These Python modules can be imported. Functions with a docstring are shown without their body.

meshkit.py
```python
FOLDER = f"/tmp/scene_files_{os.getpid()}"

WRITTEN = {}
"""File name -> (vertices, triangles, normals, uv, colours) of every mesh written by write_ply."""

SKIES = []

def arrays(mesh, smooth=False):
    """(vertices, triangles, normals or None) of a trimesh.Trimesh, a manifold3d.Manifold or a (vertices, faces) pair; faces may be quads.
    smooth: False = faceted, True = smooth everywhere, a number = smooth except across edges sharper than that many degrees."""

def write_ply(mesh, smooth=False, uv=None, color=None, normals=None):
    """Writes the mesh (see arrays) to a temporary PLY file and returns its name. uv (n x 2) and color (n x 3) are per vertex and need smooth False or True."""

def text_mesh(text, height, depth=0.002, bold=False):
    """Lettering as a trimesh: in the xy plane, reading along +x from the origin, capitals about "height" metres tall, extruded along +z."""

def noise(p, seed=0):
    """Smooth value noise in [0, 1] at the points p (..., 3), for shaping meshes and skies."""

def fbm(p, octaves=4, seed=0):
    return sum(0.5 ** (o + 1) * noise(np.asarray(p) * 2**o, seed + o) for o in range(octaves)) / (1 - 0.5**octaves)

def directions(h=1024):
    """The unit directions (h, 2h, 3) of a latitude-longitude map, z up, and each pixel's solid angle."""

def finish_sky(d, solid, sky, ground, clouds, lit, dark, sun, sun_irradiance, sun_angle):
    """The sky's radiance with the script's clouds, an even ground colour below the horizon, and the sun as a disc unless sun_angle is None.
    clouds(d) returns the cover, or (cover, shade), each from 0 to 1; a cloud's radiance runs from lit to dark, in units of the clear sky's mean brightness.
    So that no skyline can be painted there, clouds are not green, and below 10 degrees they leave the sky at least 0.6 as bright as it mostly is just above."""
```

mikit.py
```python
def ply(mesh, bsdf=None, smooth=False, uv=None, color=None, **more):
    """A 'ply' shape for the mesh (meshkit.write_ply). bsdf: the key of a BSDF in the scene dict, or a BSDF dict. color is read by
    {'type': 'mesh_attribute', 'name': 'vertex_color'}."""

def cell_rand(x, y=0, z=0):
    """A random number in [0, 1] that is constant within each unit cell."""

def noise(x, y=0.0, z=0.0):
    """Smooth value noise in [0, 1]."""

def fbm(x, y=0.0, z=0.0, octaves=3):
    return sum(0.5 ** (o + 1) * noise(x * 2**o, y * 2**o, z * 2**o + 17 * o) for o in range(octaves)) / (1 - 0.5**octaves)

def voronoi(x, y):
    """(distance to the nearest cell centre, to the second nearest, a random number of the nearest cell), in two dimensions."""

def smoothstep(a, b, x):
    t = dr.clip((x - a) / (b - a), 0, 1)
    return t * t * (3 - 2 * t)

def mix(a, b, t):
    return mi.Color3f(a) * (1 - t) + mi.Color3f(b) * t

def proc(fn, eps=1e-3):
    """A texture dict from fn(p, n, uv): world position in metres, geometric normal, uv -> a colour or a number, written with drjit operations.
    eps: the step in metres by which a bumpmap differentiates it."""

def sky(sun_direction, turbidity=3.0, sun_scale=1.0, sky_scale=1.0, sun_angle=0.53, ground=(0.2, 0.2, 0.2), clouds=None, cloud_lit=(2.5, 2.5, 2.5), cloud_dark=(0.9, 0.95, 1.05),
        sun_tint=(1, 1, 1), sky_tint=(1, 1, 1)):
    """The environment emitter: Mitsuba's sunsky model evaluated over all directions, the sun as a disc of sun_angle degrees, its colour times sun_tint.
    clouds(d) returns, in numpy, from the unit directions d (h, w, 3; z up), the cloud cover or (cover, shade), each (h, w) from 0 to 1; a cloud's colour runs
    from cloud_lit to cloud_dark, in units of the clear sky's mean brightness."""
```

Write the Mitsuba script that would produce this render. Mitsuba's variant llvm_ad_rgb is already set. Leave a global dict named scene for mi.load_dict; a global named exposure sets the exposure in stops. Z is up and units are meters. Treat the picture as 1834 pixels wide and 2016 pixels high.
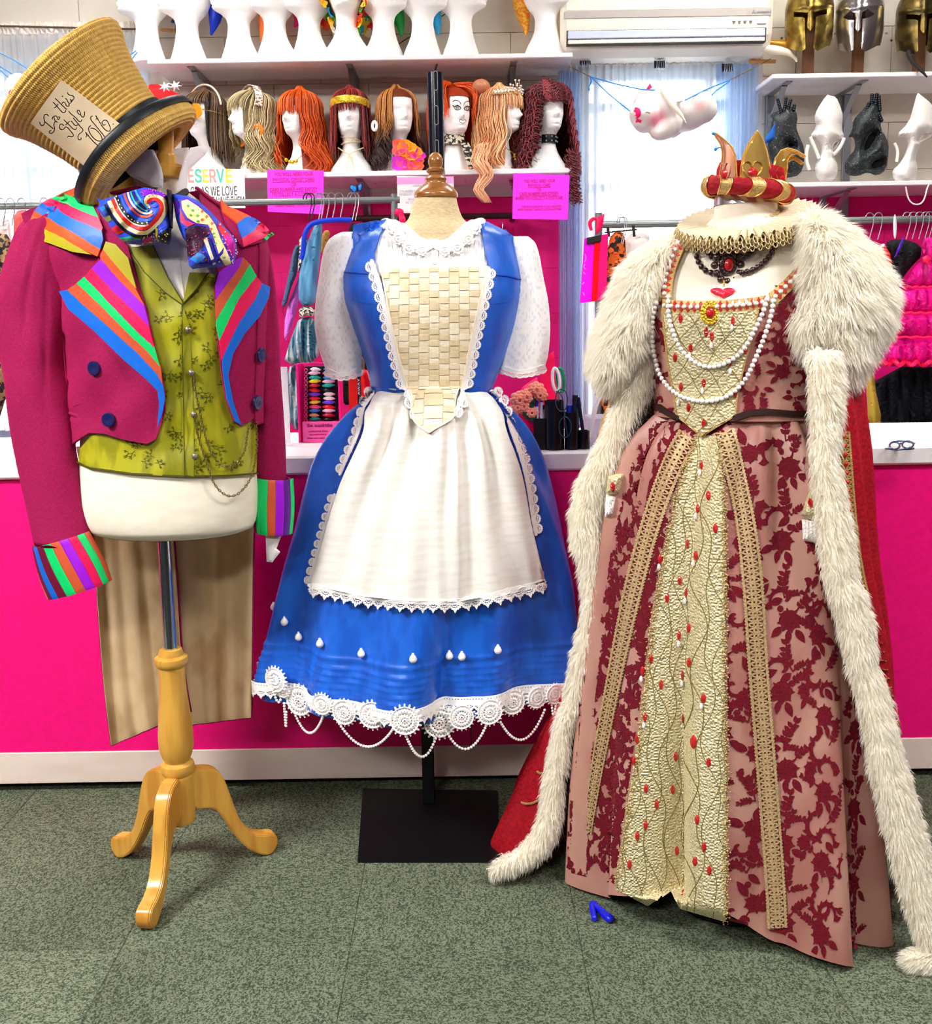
import math, random
import numpy as np, trimesh, shapely, manifold3d as m3
import drjit as dr, mitsuba as mi
import mikit, meshkit
from mikit import proc, noise, fbm, voronoi, cell_rand, smoothstep, mix
from shapely.geometry import Polygon, LineString, Point, MultiPolygon, box as sbox
from shapely.ops import unary_union
from shapely import affinity
from scipy.interpolate import LinearNDInterpolator, NearestNDInterpolator, PchipInterpolator
T = mi.ScalarTransform4f
rng = np.random.default_rng(7)
random.seed(7)
scene, labels = {}, {}

# ---------------------------------------------------------------- camera, sky, lamps, exposure
exposure = 0.12
W_, H_ = 1834, 2016
FPX = 2000.0
CAM = np.array([0.0, 0.0, 1.36])
PITCH, ROLL = math.radians(8.0), math.radians(0.95)
PPX, PPY = 917.0, 615.0 + FPX * math.tan(PITCH)
_fw = np.array([0, math.cos(PITCH), -math.sin(PITCH)])
_up0 = np.array([0, math.sin(PITCH), math.cos(PITCH)])
_rt0 = np.array([1.0, 0, 0])
_rt = math.cos(ROLL) * _rt0 - math.sin(ROLL) * _up0
_up = math.sin(ROLL) * _rt0 + math.cos(ROLL) * _up0
scene['camera'] = {
    'type': 'perspective', 'fov_axis': 'x', 'fov': math.degrees(2 * math.atan(W_ / 2 / FPX)),
    'near_clip': 0.05, 'far_clip': 200.0,
    'principal_point_offset_x': 0.0, 'principal_point_offset_y': (H_ / 2 - PPY) / H_,
    'to_world': T().look_at(origin=CAM.tolist(), target=(CAM + _fw).tolist(), up=_up.tolist())}
scene['daylight'] = mikit.sky((0.5, 0.25, 0.8), turbidity=4.0, sun_scale=0.0, sky_scale=52.0,
                              ground=(0.4, 0.4, 0.38),
                              clouds=lambda d: np.full(d.shape[:2], 0.85), cloud_lit=(1.6, 1.6, 1.65), cloud_dark=(1.2, 1.25, 1.3))
FILL_LAMP = 33.0      # radiance of the unseen ceiling panels added as fill
FILL_LAMPS = [(-2.3, 0.7, 2.5), (1.5, 0.8, 1.15), (-1.0, -1.6, 1.5), (-1.2, 3.3, 0.35), (1.2, 3.3, 0.35)]

# ---------------------------------------------------------------- helpers
def C(h):
    h = h.lstrip('#'); c = np.array([int(h[i:i + 2], 16) / 255 for i in (0, 2, 4)])
    return [float(x) for x in np.where(c <= 0.04045, c / 12.92, ((c + 0.055) / 1.055) ** 2.4)]
def rgb(c):
    return {'type': 'rgb', 'value': C(c) if isinstance(c, str) else [float(x) for x in c]}
def mat(key, color, rough=0.8, metal=0.0, spec=0.3, bump=None, two=True, **kw):
    """color: hex, rgb or a proc function"""
    if key in scene: return key
    col = proc(color) if callable(color) else rgb(color)
    b = {'type': 'principled', 'base_color': col, 'roughness': float(rough), 'metallic': float(metal), 'specular': float(spec), **kw}
    if bump is not None:
        b = {'type': 'bumpmap', 'nested_texture': proc(bump[0], eps=bump[2] if len(bump) > 2 else 5e-4), 'scale': float(bump[1]), 'bsdf': b}
    scene[key] = {'type': 'twosided', 'bsdf': b} if two else b
    return key
def sheer(key, color, clear=0.35, diff=1.0):
    scene[key] = {'type': 'principledthin', 'base_color': rgb(color), 'roughness': 0.35, 'spec_trans': float(clear), 'diff_trans': float(diff), 'eta': 1.2}
    return key
def numbered(base):
    if base not in scene and base not in labels: return base
    k = 1
    while f'{base}_{k:03d}' in scene or f'{base}_{k:03d}' in labels: k += 1
    return f'{base}_{k:03d}'
_next = {}
def newkey(base):
    n = _next.get(base, 0); _next[base] = n + 1
    return base if n == 0 else f'{base}_{n:03d}'
def thing(name, label, cat, group=None):
    k = newkey(name); labels[k] = {'label': label, 'category': cat}
    if group: labels[k]['group'] = group
    return k
def obj(name, mesh, m, parent=None, smooth=35, to=None, label=None, kind=None, color=None, **kw):
    k = newkey(f'{parent}__{name}' if parent else name)
    d = dict(mesh) if isinstance(mesh, dict) else mikit.ply(mesh, m, smooth=smooth, color=color, **kw)
    if to is not None: d['to_world'] = to
    scene[k] = d
    if label or kind:
        labels[k] = {}
        if label: labels[k]['label'] = label
        if kind: labels[k]['kind'] = kind
    return k
def solo(name, label, cat, mesh, m, group=None, smooth=35, **kw):
    k = thing(name, label, cat, group)
    d = mikit.ply(mesh, m, smooth=smooth, **kw); scene[k] = d
    return k
def struct(name, mesh, m, smooth=False, label=None):
    scene[name] = mikit.ply(mesh, m, smooth=smooth); labels[name] = {'kind': 'structure'}
    if label: labels[name]['label'] = label
    return name

def ray(px, py):
    px, py = np.asarray(px, float), np.asarray(py, float)
    return _fw + _rt * ((px - PPX) / FPX)[..., None] + _up * ((PPY - py) / FPX)[..., None]
def P(px, py, D):
    """the point at image position (px, py) on the upright plane y = D"""
    r = ray(px, py); D = np.asarray(D, float)
    return CAM + r * (D / r[..., 1])[..., None]
def PZ(px, py, z):
    r = ray(px, py); return CAM + r * ((z - CAM[2]) / r[..., 2])[..., None]
def proj(p):
    d = np.asarray(p, float) - CAM
    w = d @ _fw
    return np.stack([PPX + FPX * (d @ _rt) / w, PPY - FPX * (d @ _up) / w], -1)
def Pw(pts, D):
    a = np.asarray(pts, float); return P(a[:, 0], a[:, 1], D)

def tri(v, f): return trimesh.Trimesh(np.asarray(v, float), np.asarray(f, int), process=False)
def join(ms): return trimesh.util.concatenate([m for m in ms if m is not None and len(m.faces)])
def man2tri(m):
    o = m.to_mesh(); return tri(o.vert_properties[:, :3], o.tri_verts)
def box(x0, x1, y0, y1, z0, z1, ch=0.0):
    if ch <= 0:
        b = trimesh.creation.box((x1 - x0, y1 - y0, z1 - z0)); b.apply_translation(((x0 + x1) / 2, (y0 + y1) / 2, (z0 + z1) / 2)); return b
    c = np.array([(x0 + x1) / 2, (y0 + y1) / 2, (z0 + z1) / 2]); h = np.array([x1 - x0, y1 - y0, z1 - z0]) / 2
    ch = min(ch, h.min() * .8); pts = []
    for s in np.ndindex(2, 2, 2):
        s = np.array(s) * 2 - 1
        for k in range(3):
            e = np.full(3, ch); e[k] = 0
            pts.append(c + s * (h - e))
    return trimesh.convex.convex_hull(np.array(pts))
def obox(a, b, w, h, up=(0, 0, 1), ch=0.0):
    """a bar from a to b, w wide, h high"""
    a, b = np.asarray(a, float), np.asarray(b, float); L = np.linalg.norm(b - a); d = (b - a) / L
    s = np.cross(d, up); n = np.linalg.norm(s)
    if n < 1e-6: s = np.cross(d, (0, 1, 0)); n = np.linalg.norm(s)
    s /= n; u = np.cross(s, d)
    m = box(0, L, -w / 2, w / 2, -h / 2, h / 2, ch)
    R = np.eye(4); R[:3, 0], R[:3, 1], R[:3, 2], R[:3, 3] = d, s, u, a
    m.apply_transform(R); return m
def gfaces(nv, nu, close=False):
    i, j = np.meshgrid(np.arange(nv - 1), np.arange(nu if close else nu - 1), indexing='ij'); i, j = i.ravel(), j.ravel(); k = (j + 1) % nu
    a, b, c, d = i * nu + j, i * nu + k, (i + 1) * nu + k, (i + 1) * nu + j
    return np.vstack([np.stack([a, b, c], 1), np.stack([a, c, d], 1)])
def grid(V, close=False, caps=(False, False)):
    V = np.asarray(V, float); nv, nu = V.shape[:2]; f = gfaces(nv, nu, close); v = V.reshape(-1, 3)
    for k, on in enumerate(caps):
        if on:
            r = 0 if k == 0 else nv - 1; v = np.vstack([v, V[r].mean(0)]); c = len(v) - 1
            j = np.arange(nu); a, b = r * nu + j, r * nu + (j + 1) % nu
            f = np.vstack([f, np.stack([a, np.full(nu, c), b], 1) if k == 0 else np.stack([a, b, np.full(nu, c)], 1)])
    if close:
        a, b, c = v[f[:, 0]], v[f[:, 1]], v[f[:, 2]]
        if np.einsum('ij,ij->', a - v.mean(0), np.cross(b - v.mean(0), c - v.mean(0))) < 0: f = f[:, ::-1]
    return tri(v, f)
def thicken(V, t, close=False):
    """a sheet grid made into a closed slab; t may be an array"""
    m = grid(V, close); n = m.vertex_normals.reshape(V.shape); nv, nu = V.shape[:2]
    B = V - n * np.asarray(t)[..., None] if np.ndim(t) else V - n * t
    f1 = gfaces(nv, nu, close); o = nv * nu
    fs = [f1, f1[:, ::-1] + o]
    def edge(ids):
        a, b = ids[:-1], ids[1:]; fs.append(np.stack([b, a, a + o], 1)); fs.append(np.stack([b, a + o, b + o], 1))
    I = np.arange(nv * nu).reshape(nv, nu)
    top = I[0] if not close else np.r_[I[0], I[0, 0]]; bot = I[-1] if not close else np.r_[I[-1], I[-1, 0]]
    edge(top); edge(bot[::-1])
    if not close: edge(I[::-1, 0]); edge(I[:, -1])
    return tri(np.vstack([V.reshape(-1, 3), B.reshape(-1, 3)]), np.vstack(fs))
def lathe(prof, n=32, axis=None, at=(0, 0, 0), smoothn=0):
    """prof: (r, z) pairs; axis: direction of +z"""
    p = np.asarray(prof, float)
    if smoothn:
        t = np.r_[0, np.cumsum(np.hypot(*np.diff(p, axis=0).T))]; s = np.linspace(0, t[-1], smoothn)
        p = np.stack([PchipInterpolator(t, p[:, 0])(s), PchipInterpolator(t, p[:, 1])(s)], 1)
    th = np.linspace(0, 2 * np.pi, n, endpoint=False)
    V = np.stack([p[:, :1] * np.cos(th), p[:, :1] * np.sin(th), np.repeat(p[:, 1:], n, 1)], -1)
    m = grid(V, True, (p[0, 0] > 1e-5, p[-1, 0] > 1e-5))
    if axis is not None: m.apply_transform(frame(axis))
    m.apply_translation(at); return m
def frame(axis, at=(0, 0, 0), xdir=None):
    z = np.asarray(axis, float); z = z / np.linalg.norm(z)
    x = np.asarray(xdir if xdir is not None else ((1, 0, 0) if abs(z[0]) < .9 else (0, 1, 0)), float)
    x = x - z * (x @ z); x /= np.linalg.norm(x); R = np.eye(4)
    R[:3, 0], R[:3, 1], R[:3, 2], R[:3, 3] = x, np.cross(z, x), z, at
    return R
def tubes(Pt, R, n=6, close=False, caps=True):
    """a batch of tubes. Pt (N, K, 3), R (N, K) or number"""
    Pt = np.asarray(Pt, float)
    if Pt.ndim == 2: Pt = Pt[None]
    N, K = Pt.shape[:2]; R = np.broadcast_to(np.asarray(R, float), (N, K)) if np.ndim(R) != 1 else np.broadcast_to(np.asarray(R, float)[None], (N, K))
    if close: d = np.roll(Pt, -1, 1) - np.roll(Pt, 1, 1)
    else: d = np.gradient(Pt, axis=1)
    d /= np.linalg.norm(d, axis=2, keepdims=True) + 1e-12
    ref = np.zeros((N, K, 3)); m = np.abs(d).mean(1)[:, None].argmin(-1)
    ref[np.arange(N), :, m[:, 0]] = 1.0
    s = np.cross(d, ref); s /= np.linalg.norm(s, axis=2, keepdims=True) + 1e-12
    u = np.cross(s, d); th = np.linspace(0, 2 * np.pi, n, endpoint=False)
    V = Pt[:, :, None] + R[:, :, None, None] * (s[:, :, None] * np.cos(th)[:, None] + u[:, :, None] * np.sin(th)[:, None])
    if close: V = np.concatenate([V, V[:, :1]], 1); K += 1
    f = gfaces(K, n, True)
    if caps and not close:
        c0 = np.array([[0, i + 1, i] for i in range(1, n - 1)]); c1 = np.array([[0, i, i + 1] for i in range(1, n - 1)]) + (K - 1) * n
        f = np.vstack([f, c0, c1])
    F = (f[None] + (np.arange(N) * K * n)[:, None, None]).reshape(-1, 3)
    return tri(V.reshape(-1, 3), F)
def tube(pts, r, n=8, k=None, close=False):
    pts = np.asarray(pts, float)
    if k: pts = smooth_path(pts, k, close)
    if np.ndim(r) == 1 and len(r) != len(pts): r = np.interp(np.linspace(0, 1, len(pts)), np.linspace(0, 1, len(r)), r)
    return tubes(pts[None], np.asarray(r, float)[None] if np.ndim(r) else r, n, close)
def smooth_path(pts, k, close=False):
    pts = np.asarray(pts, float)
    if close: pts = np.vstack([pts, pts[:1]])
    t = np.r_[0, np.cumsum(np.linalg.norm(np.diff(pts, axis=0), axis=1))]; t = t + np.arange(len(t)) * 1e-9
    from scipy.interpolate import CubicSpline
    cs = CubicSpline(t, pts, bc_type='periodic' if close else 'not-a-knot') if len(pts) > 3 else PchipInterpolator(t, pts)
    return cs(np.linspace(0, t[-1], k + (1 if close else 0)))[: k if close else None]
_ico = {s: trimesh.creation.icosphere(s) for s in (1, 2, 3)}
def beads(pts, r, s=1, scale=(1, 1, 1)):
    pts = np.atleast_2d(pts); v, f = _ico[s].vertices * np.asarray(scale), _ico[s].faces; r = np.broadcast_to(r, len(pts))
    V = (v[None] * r[:, None, None] + pts[:, None]).reshape(-1, 3)
    return tri(V, (f[None] + (np.arange(len(pts)) * len(v))[:, None, None]).reshape(-1, 3))
def ball(c, r, s=2, scale=(1, 1, 1)):
    return beads(np.asarray(c, float)[None], r, s, scale)
def catenary(a, b, sag, n):
    t = np.linspace(0, 1, n)[:, None]; p = np.asarray(a) * (1 - t) + np.asarray(b) * t
    p[:, 2] -= sag * 4 * (t * (1 - t))[:, 0]; return p
def resample(pts, step):
    L = np.r_[0, np.cumsum(np.linalg.norm(np.diff(pts, axis=0), axis=1))]; n = max(2, int(round(L[-1] / step)) + 1)
    s = np.linspace(0, L[-1], n); return np.stack([np.interp(s, L, pts[:, k]) for k in range(pts.shape[1])], 1)

def rows_loft(rows, D, nv=40, nth=96, ratio=0.6, back=None, yaw=0.0, p=2.0, fold=None, lift=None, pxD=None):
    """rows: (py, xl, xr[, ratio]) at depth D -> vertex grid (nv, nth, 3) and its centre line, half width, depths.
    theta 0 is the front, growing to the picture's right."""
    rows = np.array([list(r) + [ratio] * (4 - len(r)) for r in rows], float)
    t = rows[:, 0]; s = np.linspace(t[0], t[-1], nv)
    xl, xr, ra = (PchipInterpolator(t, rows[:, k])(s) for k in (1, 2, 3))
    Dv = np.interp(s, t, D) if np.ndim(D) else np.full(nv, float(D))
    L, R = P(xl, s, Dv), P(xr, s, Dv)
    Cn = (L + R) / 2; A = np.linalg.norm(R - L, axis=1) / 2 / math.cos(yaw)
    Bf = A * ra; Bb = Bf if back is None else A * back if np.ndim(back) == 0 else A * np.interp(s, t, back)
    th = np.linspace(-np.pi, np.pi, nth, endpoint=False)[None]
    sn, cs = np.sin(th), np.cos(th)
    e = 2.0 / p
    lx = A[:, None] * np.sign(sn) * np.abs(sn) ** e
    ly = -np.where(cs > 0, Bf[:, None], Bb[:, None]) * np.sign(cs) * np.abs(cs) ** e
    v = np.linspace(0, 1, nv)[:, None]
    if fold is not None:
        k = 1 + fold(th, v); lx, ly = lx * k, ly * k
    x = lx * math.cos(yaw) + ly * math.sin(-yaw) * -1 * -1; y = lx * math.sin(yaw) + ly * math.cos(yaw)
    V = np.stack([Cn[:, :1] + x, Cn[:, 1:2] + y, np.repeat(Cn[:, 2:], nth, 1)], -1)
    if lift is not None: V[..., 2] += lift(th, v)
    return V
class Front:
    """looks up the camera side of surfaces, to lay cloth, trims and beads on them"""
    def __init__(self, meshes, lim=-0.03):
        pts, nr = [], []
        for m in meshes:
            n = m.vertex_normals; v = m.vertices; d = v - CAM; d = d / np.linalg.norm(d, axis=1, keepdims=True)
            k = (n * d).sum(1); s = k < lim if (k < 0).mean() > .25 else k > -lim
            sg = -np.sign(k[s])[:, None]
            pts.append(v[s]); nr.append(n[s] * sg)
        v, n = np.vstack(pts), np.vstack(nr); q = proj(v) + rng.normal(0, 1e-3, (len(v), 2))
        val = np.hstack([v[:, 1:2], n]); self.li, self.ne = LinearNDInterpolator(q, val), NearestNDInterpolator(q, val)
    def on(self, px, py, off=0.0, straight=0.0):
        px, py = np.asarray(px, float), np.asarray(py, float); a = self.li(px, py); bad = np.isnan(a[..., 0])
        if bad.any(): a[bad] = self.ne(px[bad], py[bad]) if a.ndim > 1 else self.ne(px, py)
        n = a[..., 1:]; n = n * (1 - straight) + np.array([0, -1.0, 0]) * straight; n = n / (np.linalg.norm(n, axis=-1, keepdims=True) + 1e-9)
        return P(px, py, a[..., 0]) + n * (np.asarray(off)[..., None] if np.ndim(off) else off)
def chaikin(pl, n=2):
    p = np.asarray(pl, float)
    for _ in range(n):
        q = np.roll(p, -1, 0); p = np.stack([p * .75 + q * .25, p * .25 + q * .75], 1).reshape(-1, 2)
    return p
def polys(g):
    if g.is_empty: return []
    return [q for q in getattr(g, 'geoms', [g]) if q.geom_type == 'Polygon' and q.area > 1e-9]
def extr(g, res):
    cs = []
    for q in polys(g):
        cs.append(np.array(q.exterior.coords)[:-1]); cs += [np.array(r.coords)[:-1] for r in q.interiors]
    m = m3.CrossSection(cs, m3.FillRule.EvenOdd).extrude(1.0)
    v = m.to_mesh(); v0 = m.warp_batch(lambda a: a * np.array([1, 1, res * .9])) if False else m
    if res: v0 = m3.Manifold.scale(m, (1, 1, res * .5)).refine_to_length(res)
    o = v0.to_mesh(); vv = o.vert_properties[:, :3].astype(float); vv[:, 2] /= (res * .5 if res else 1)
    return vv, o.tri_verts
def applique(front, g, thick=0.003, res=6.0, off=-0.001, straight=0.0, wave=None):
    """cloth or trim of outline g (image px) laid on the surface"""
    if isinstance(g, (list, tuple)): g = Polygon(g)
    if not g.is_valid: g = g.buffer(0)
    v, f = extr(g, res)
    o = off + v[:, 2] * thick
    if wave is not None: o = o + wave(v[:, 0], v[:, 1])
    return tri(front.on(v[:, 0], v[:, 1], o, straight), f[:, ::-1])
def inflate(g, D, T_, R=None, res=6.0, fold=None, back=1.0, power=0.5):
    """a puffed solid of outline g (px) standing at depth D; T_ half thickness (m), R px over which it rounds"""
    if isinstance(g, (list, tuple)): g = Polygon(g)
    if not g.is_valid: g = g.buffer(0)
    v, f = extr(g, res)
    d = shapely.distance(shapely.points(v[:, 0], v[:, 1]), g.boundary)
    if R is None: R = max(d.max(), 1e-6)
    q = 1 - np.clip(d / R, 0, 1); h = T_ * (1 - q * q) ** power
    mid = (v[:, 2] > .01) & (v[:, 2] < .99)
    s = np.where(v[:, 2] > .5, -1.0, back)
    Dv = D(v[:, 0], v[:, 1]) if callable(D) else np.full(len(v), float(D))
    y = Dv + s * h
    if fold is not None: y = y + fold(v[:, 0], v[:, 1]) * np.clip(d / R * 3, 0, 1)
    return tri(P(v[:, 0], v[:, 1], y), f[:, ::-1])
def sheet(left, right, D, nu=40, nv=40, fold=None, front=None, off=0.0):
    """grid between two px edge curves; D number or fn(u,v,px,py); with front: laid on that surface"""
    def cur(c):
        c = np.asarray(c, float); t = np.r_[0, np.cumsum(np.hypot(*np.diff(c, axis=0).T))]; t /= t[-1]; s = np.linspace(0, 1, nv)
        return np.stack([PchipInterpolator(t, c[:, 0])(s), PchipInterpolator(t, c[:, 1])(s)], 1)
    a, b = cur(left), cur(right); u = np.linspace(0, 1, nu)[None, :, None]; q = a[:, None] * (1 - u) + b[:, None] * u
    U, Vv = np.broadcast_to(u[..., 0], q.shape[:2]), np.broadcast_to(np.linspace(0, 1, nv)[:, None], q.shape[:2])
    if front is not None:
        o = off + (fold(U, Vv) if fold is not None else 0.0)
        return front.on(q[..., 0], q[..., 1], np.broadcast_to(o, q.shape[:2]))
    Dv = D(U, Vv, q[..., 0], q[..., 1]) if callable(D) else np.full(q.shape[:2], float(D))
    if fold is not None: Dv = Dv + fold(U, Vv)
    return P(q[..., 0], q[..., 1], Dv)
def fur(mesh, count, length, comb, stiff=0.6, width=0.0012, seed=1, spread=0.35, curl=0.0):
    """hair blades on a mesh: two bent quads each"""
    r = np.random.default_rng(seed); a = mesh.area_faces; fi = r.choice(len(a), count, p=a / a.sum())
    b = r.random((count, 2)); s = np.sqrt(b[:, :1]); w = np.hstack([1 - s, s * (1 - b[:, 1:]), s * b[:, 1:]])
    p = (mesh.vertices[mesh.faces[fi]] * w[..., None]).sum(1); n = mesh.face_normals[fi]
    cb = comb(p) if callable(comb) else np.broadcast_to(np.asarray(comb, float), p.shape)
    L = length(p) if callable(length) else length
    L = L * r.uniform(.55, 1.15, count)
    clump = meshkit.noise(p * 45)[:, None] - .5; clump2 = meshkit.noise(p * 45 + 31)[:, None] - .5
    sw = np.hstack([clump, clump2, meshkit.noise(p * 45 + 77)[:, None] - .5])
    d0 = n * stiff + cb * .5 + sw * spread * 1.6 + r.normal(0, spread * .45, p.shape); d0 /= np.linalg.norm(d0, axis=1, keepdims=True)
    d1 = d0 * .6 + cb * .9 + sw * spread * 2; d1 /= np.linalg.norm(d1, axis=1, keepdims=True)
    p1 = p + d0 * (L * .5)[:, None]; p2 = p1 + d1 * (L * .5)[:, None]
    sd = np.cross(d0, r.normal(0, 1, p.shape)); sd /= np.linalg.norm(sd, axis=1, keepdims=True) + 1e-9
    wv = width * r.uniform(.6, 1.4, (count, 1))
    V = np.stack([p - sd * wv, p + sd * wv, p1 - sd * wv * .8, p1 + sd * wv * .8, p2], 1).reshape(-1, 3)
    f = np.array([[0, 1, 3], [0, 3, 2], [2, 3, 4]]); F = (f[None] + (np.arange(count) * 5)[:, None, None]).reshape(-1, 3)
    return tri(V, F)
def text_on(lines, origin, xdir, up, gap=0.0006):
    """lines: (string, centre x, baseline y, height, bold) in metres on a board; returns one mesh"""
    out = []; x = np.asarray(xdir, float); x /= np.linalg.norm(x); u = np.asarray(up, float); u /= np.linalg.norm(u); n = np.cross(x, u)
    for s, cx, by, h, bold in lines:
        m = meshkit.text_mesh(s, h, 0.0008, bold); m.apply_translation((-m.bounds[:, 0].mean() + cx, by, gap))
        v = m.vertices; out.append(tri(np.asarray(origin) + v[:, :1] * x + v[:, 1:2] * u + v[:, 2:] * n, m.faces))
    return join(out)
# ---------------------------------------------------------------- the room
DW = 4.35                       # back wall
mat('cream_paint', lambda p, n, uv: mix((.74, .68, .58), (.62, .54, .44), smoothstep(.45, .8, fbm(p.x * 3, p.z * 5, p.y * 3, 4))), .75)
mat('pink_paint', lambda p, n, uv: mix((.88, .0, .20), (.80, .0, .16), smoothstep(.3, .75, fbm(p.x * 2.5, p.z * 9, 3., 3))), .6)
mat('white_paint', '#f0eef0', .5)
mat('white_board', lambda p, n, uv: mix((.86, .83, .84), (.74, .68, .68), smoothstep(.5, .85, fbm(p.x * 4, p.y * 6, p.z * 4, 3))), .45)
mat('ceiling_paint', '#a8a49e', .9); mat('far_wall', '#5d4a50', .9)
mat('grey_steel', '#8c8f90', .35, .9)
mat('bracket_steel', '#9a9ca0', .4, .7)
mat('black_gap', '#0b0d0d', .8)
def carpet(p, n, uv):
    a = noise(p.x * 420, p.y * 420, 1.0); b = fbm(p.x * 260, p.y * 150, 5.0, 3); c = fbm(p.x * 2.2, p.y * 2.2, 9.0, 3)
    col = mix((.036, .048, .030), (.165, .19, .125), smoothstep(.25, .75, a * .5 + b * .5))
    return col * (0.75 + c * .5)
mat('carpet', carpet, .95, spec=.1, bump=(lambda p, n, uv: fbm(p.x * 300, p.y * 220, 3.0, 2), 0.004, 4e-4))
def carpet2(p, n, uv): return carpet(mi.Point3f(p.y + 3.1, p.x - 1.7, p.z), n, uv) * 1.06
mat('carpet_turned', carpet2, .95, spec=.1, bump=(lambda p, n, uv: fbm(p.x * 220, p.y * 300, 3.0, 2), 0.004, 4e-4))

struct('floor', box(-4.2, 4.2, -3.4, 4.6, -0.06, -0.006), 'black_gap')
ts = 0.5
ox, oy = PZ(690, 1860, 0)[:2]
tile = {}
for i in range(-5, 6):
    for j in range(-3, 5):
        x0, y0 = ox + i * ts, oy + j * ts
        if y0 > 2.95 or y0 + ts < 1.2: continue
        o = (i + j) % 2
        if o not in tile: tile[o] = mikit.ply(box(0.0004, ts - .0004, 0.0004, ts - .0004, -.006, 0, .0015), 'carpet' if o == 0 else 'carpet_turned')
        obj('carpet_tile', tile[o], None, 'floor', to=T().translate([float(x0), float(y0), 0.0]))
struct('ceiling', box(-4.2, 4.2, -3.4, 4.6, 3.1, 3.2), 'ceiling_paint')
struct('wall_left', box(-4.3, -4.2, -3.4, 4.6, 0, 3.1), 'far_wall')
struct('wall_right', box(4.2, 4.3, -3.4, 4.6, 0, 3.1), 'far_wall')
struct('wall_front', box(-4.2, 4.2, -3.5, -3.4, 0, 3.1), 'far_wall')

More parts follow.
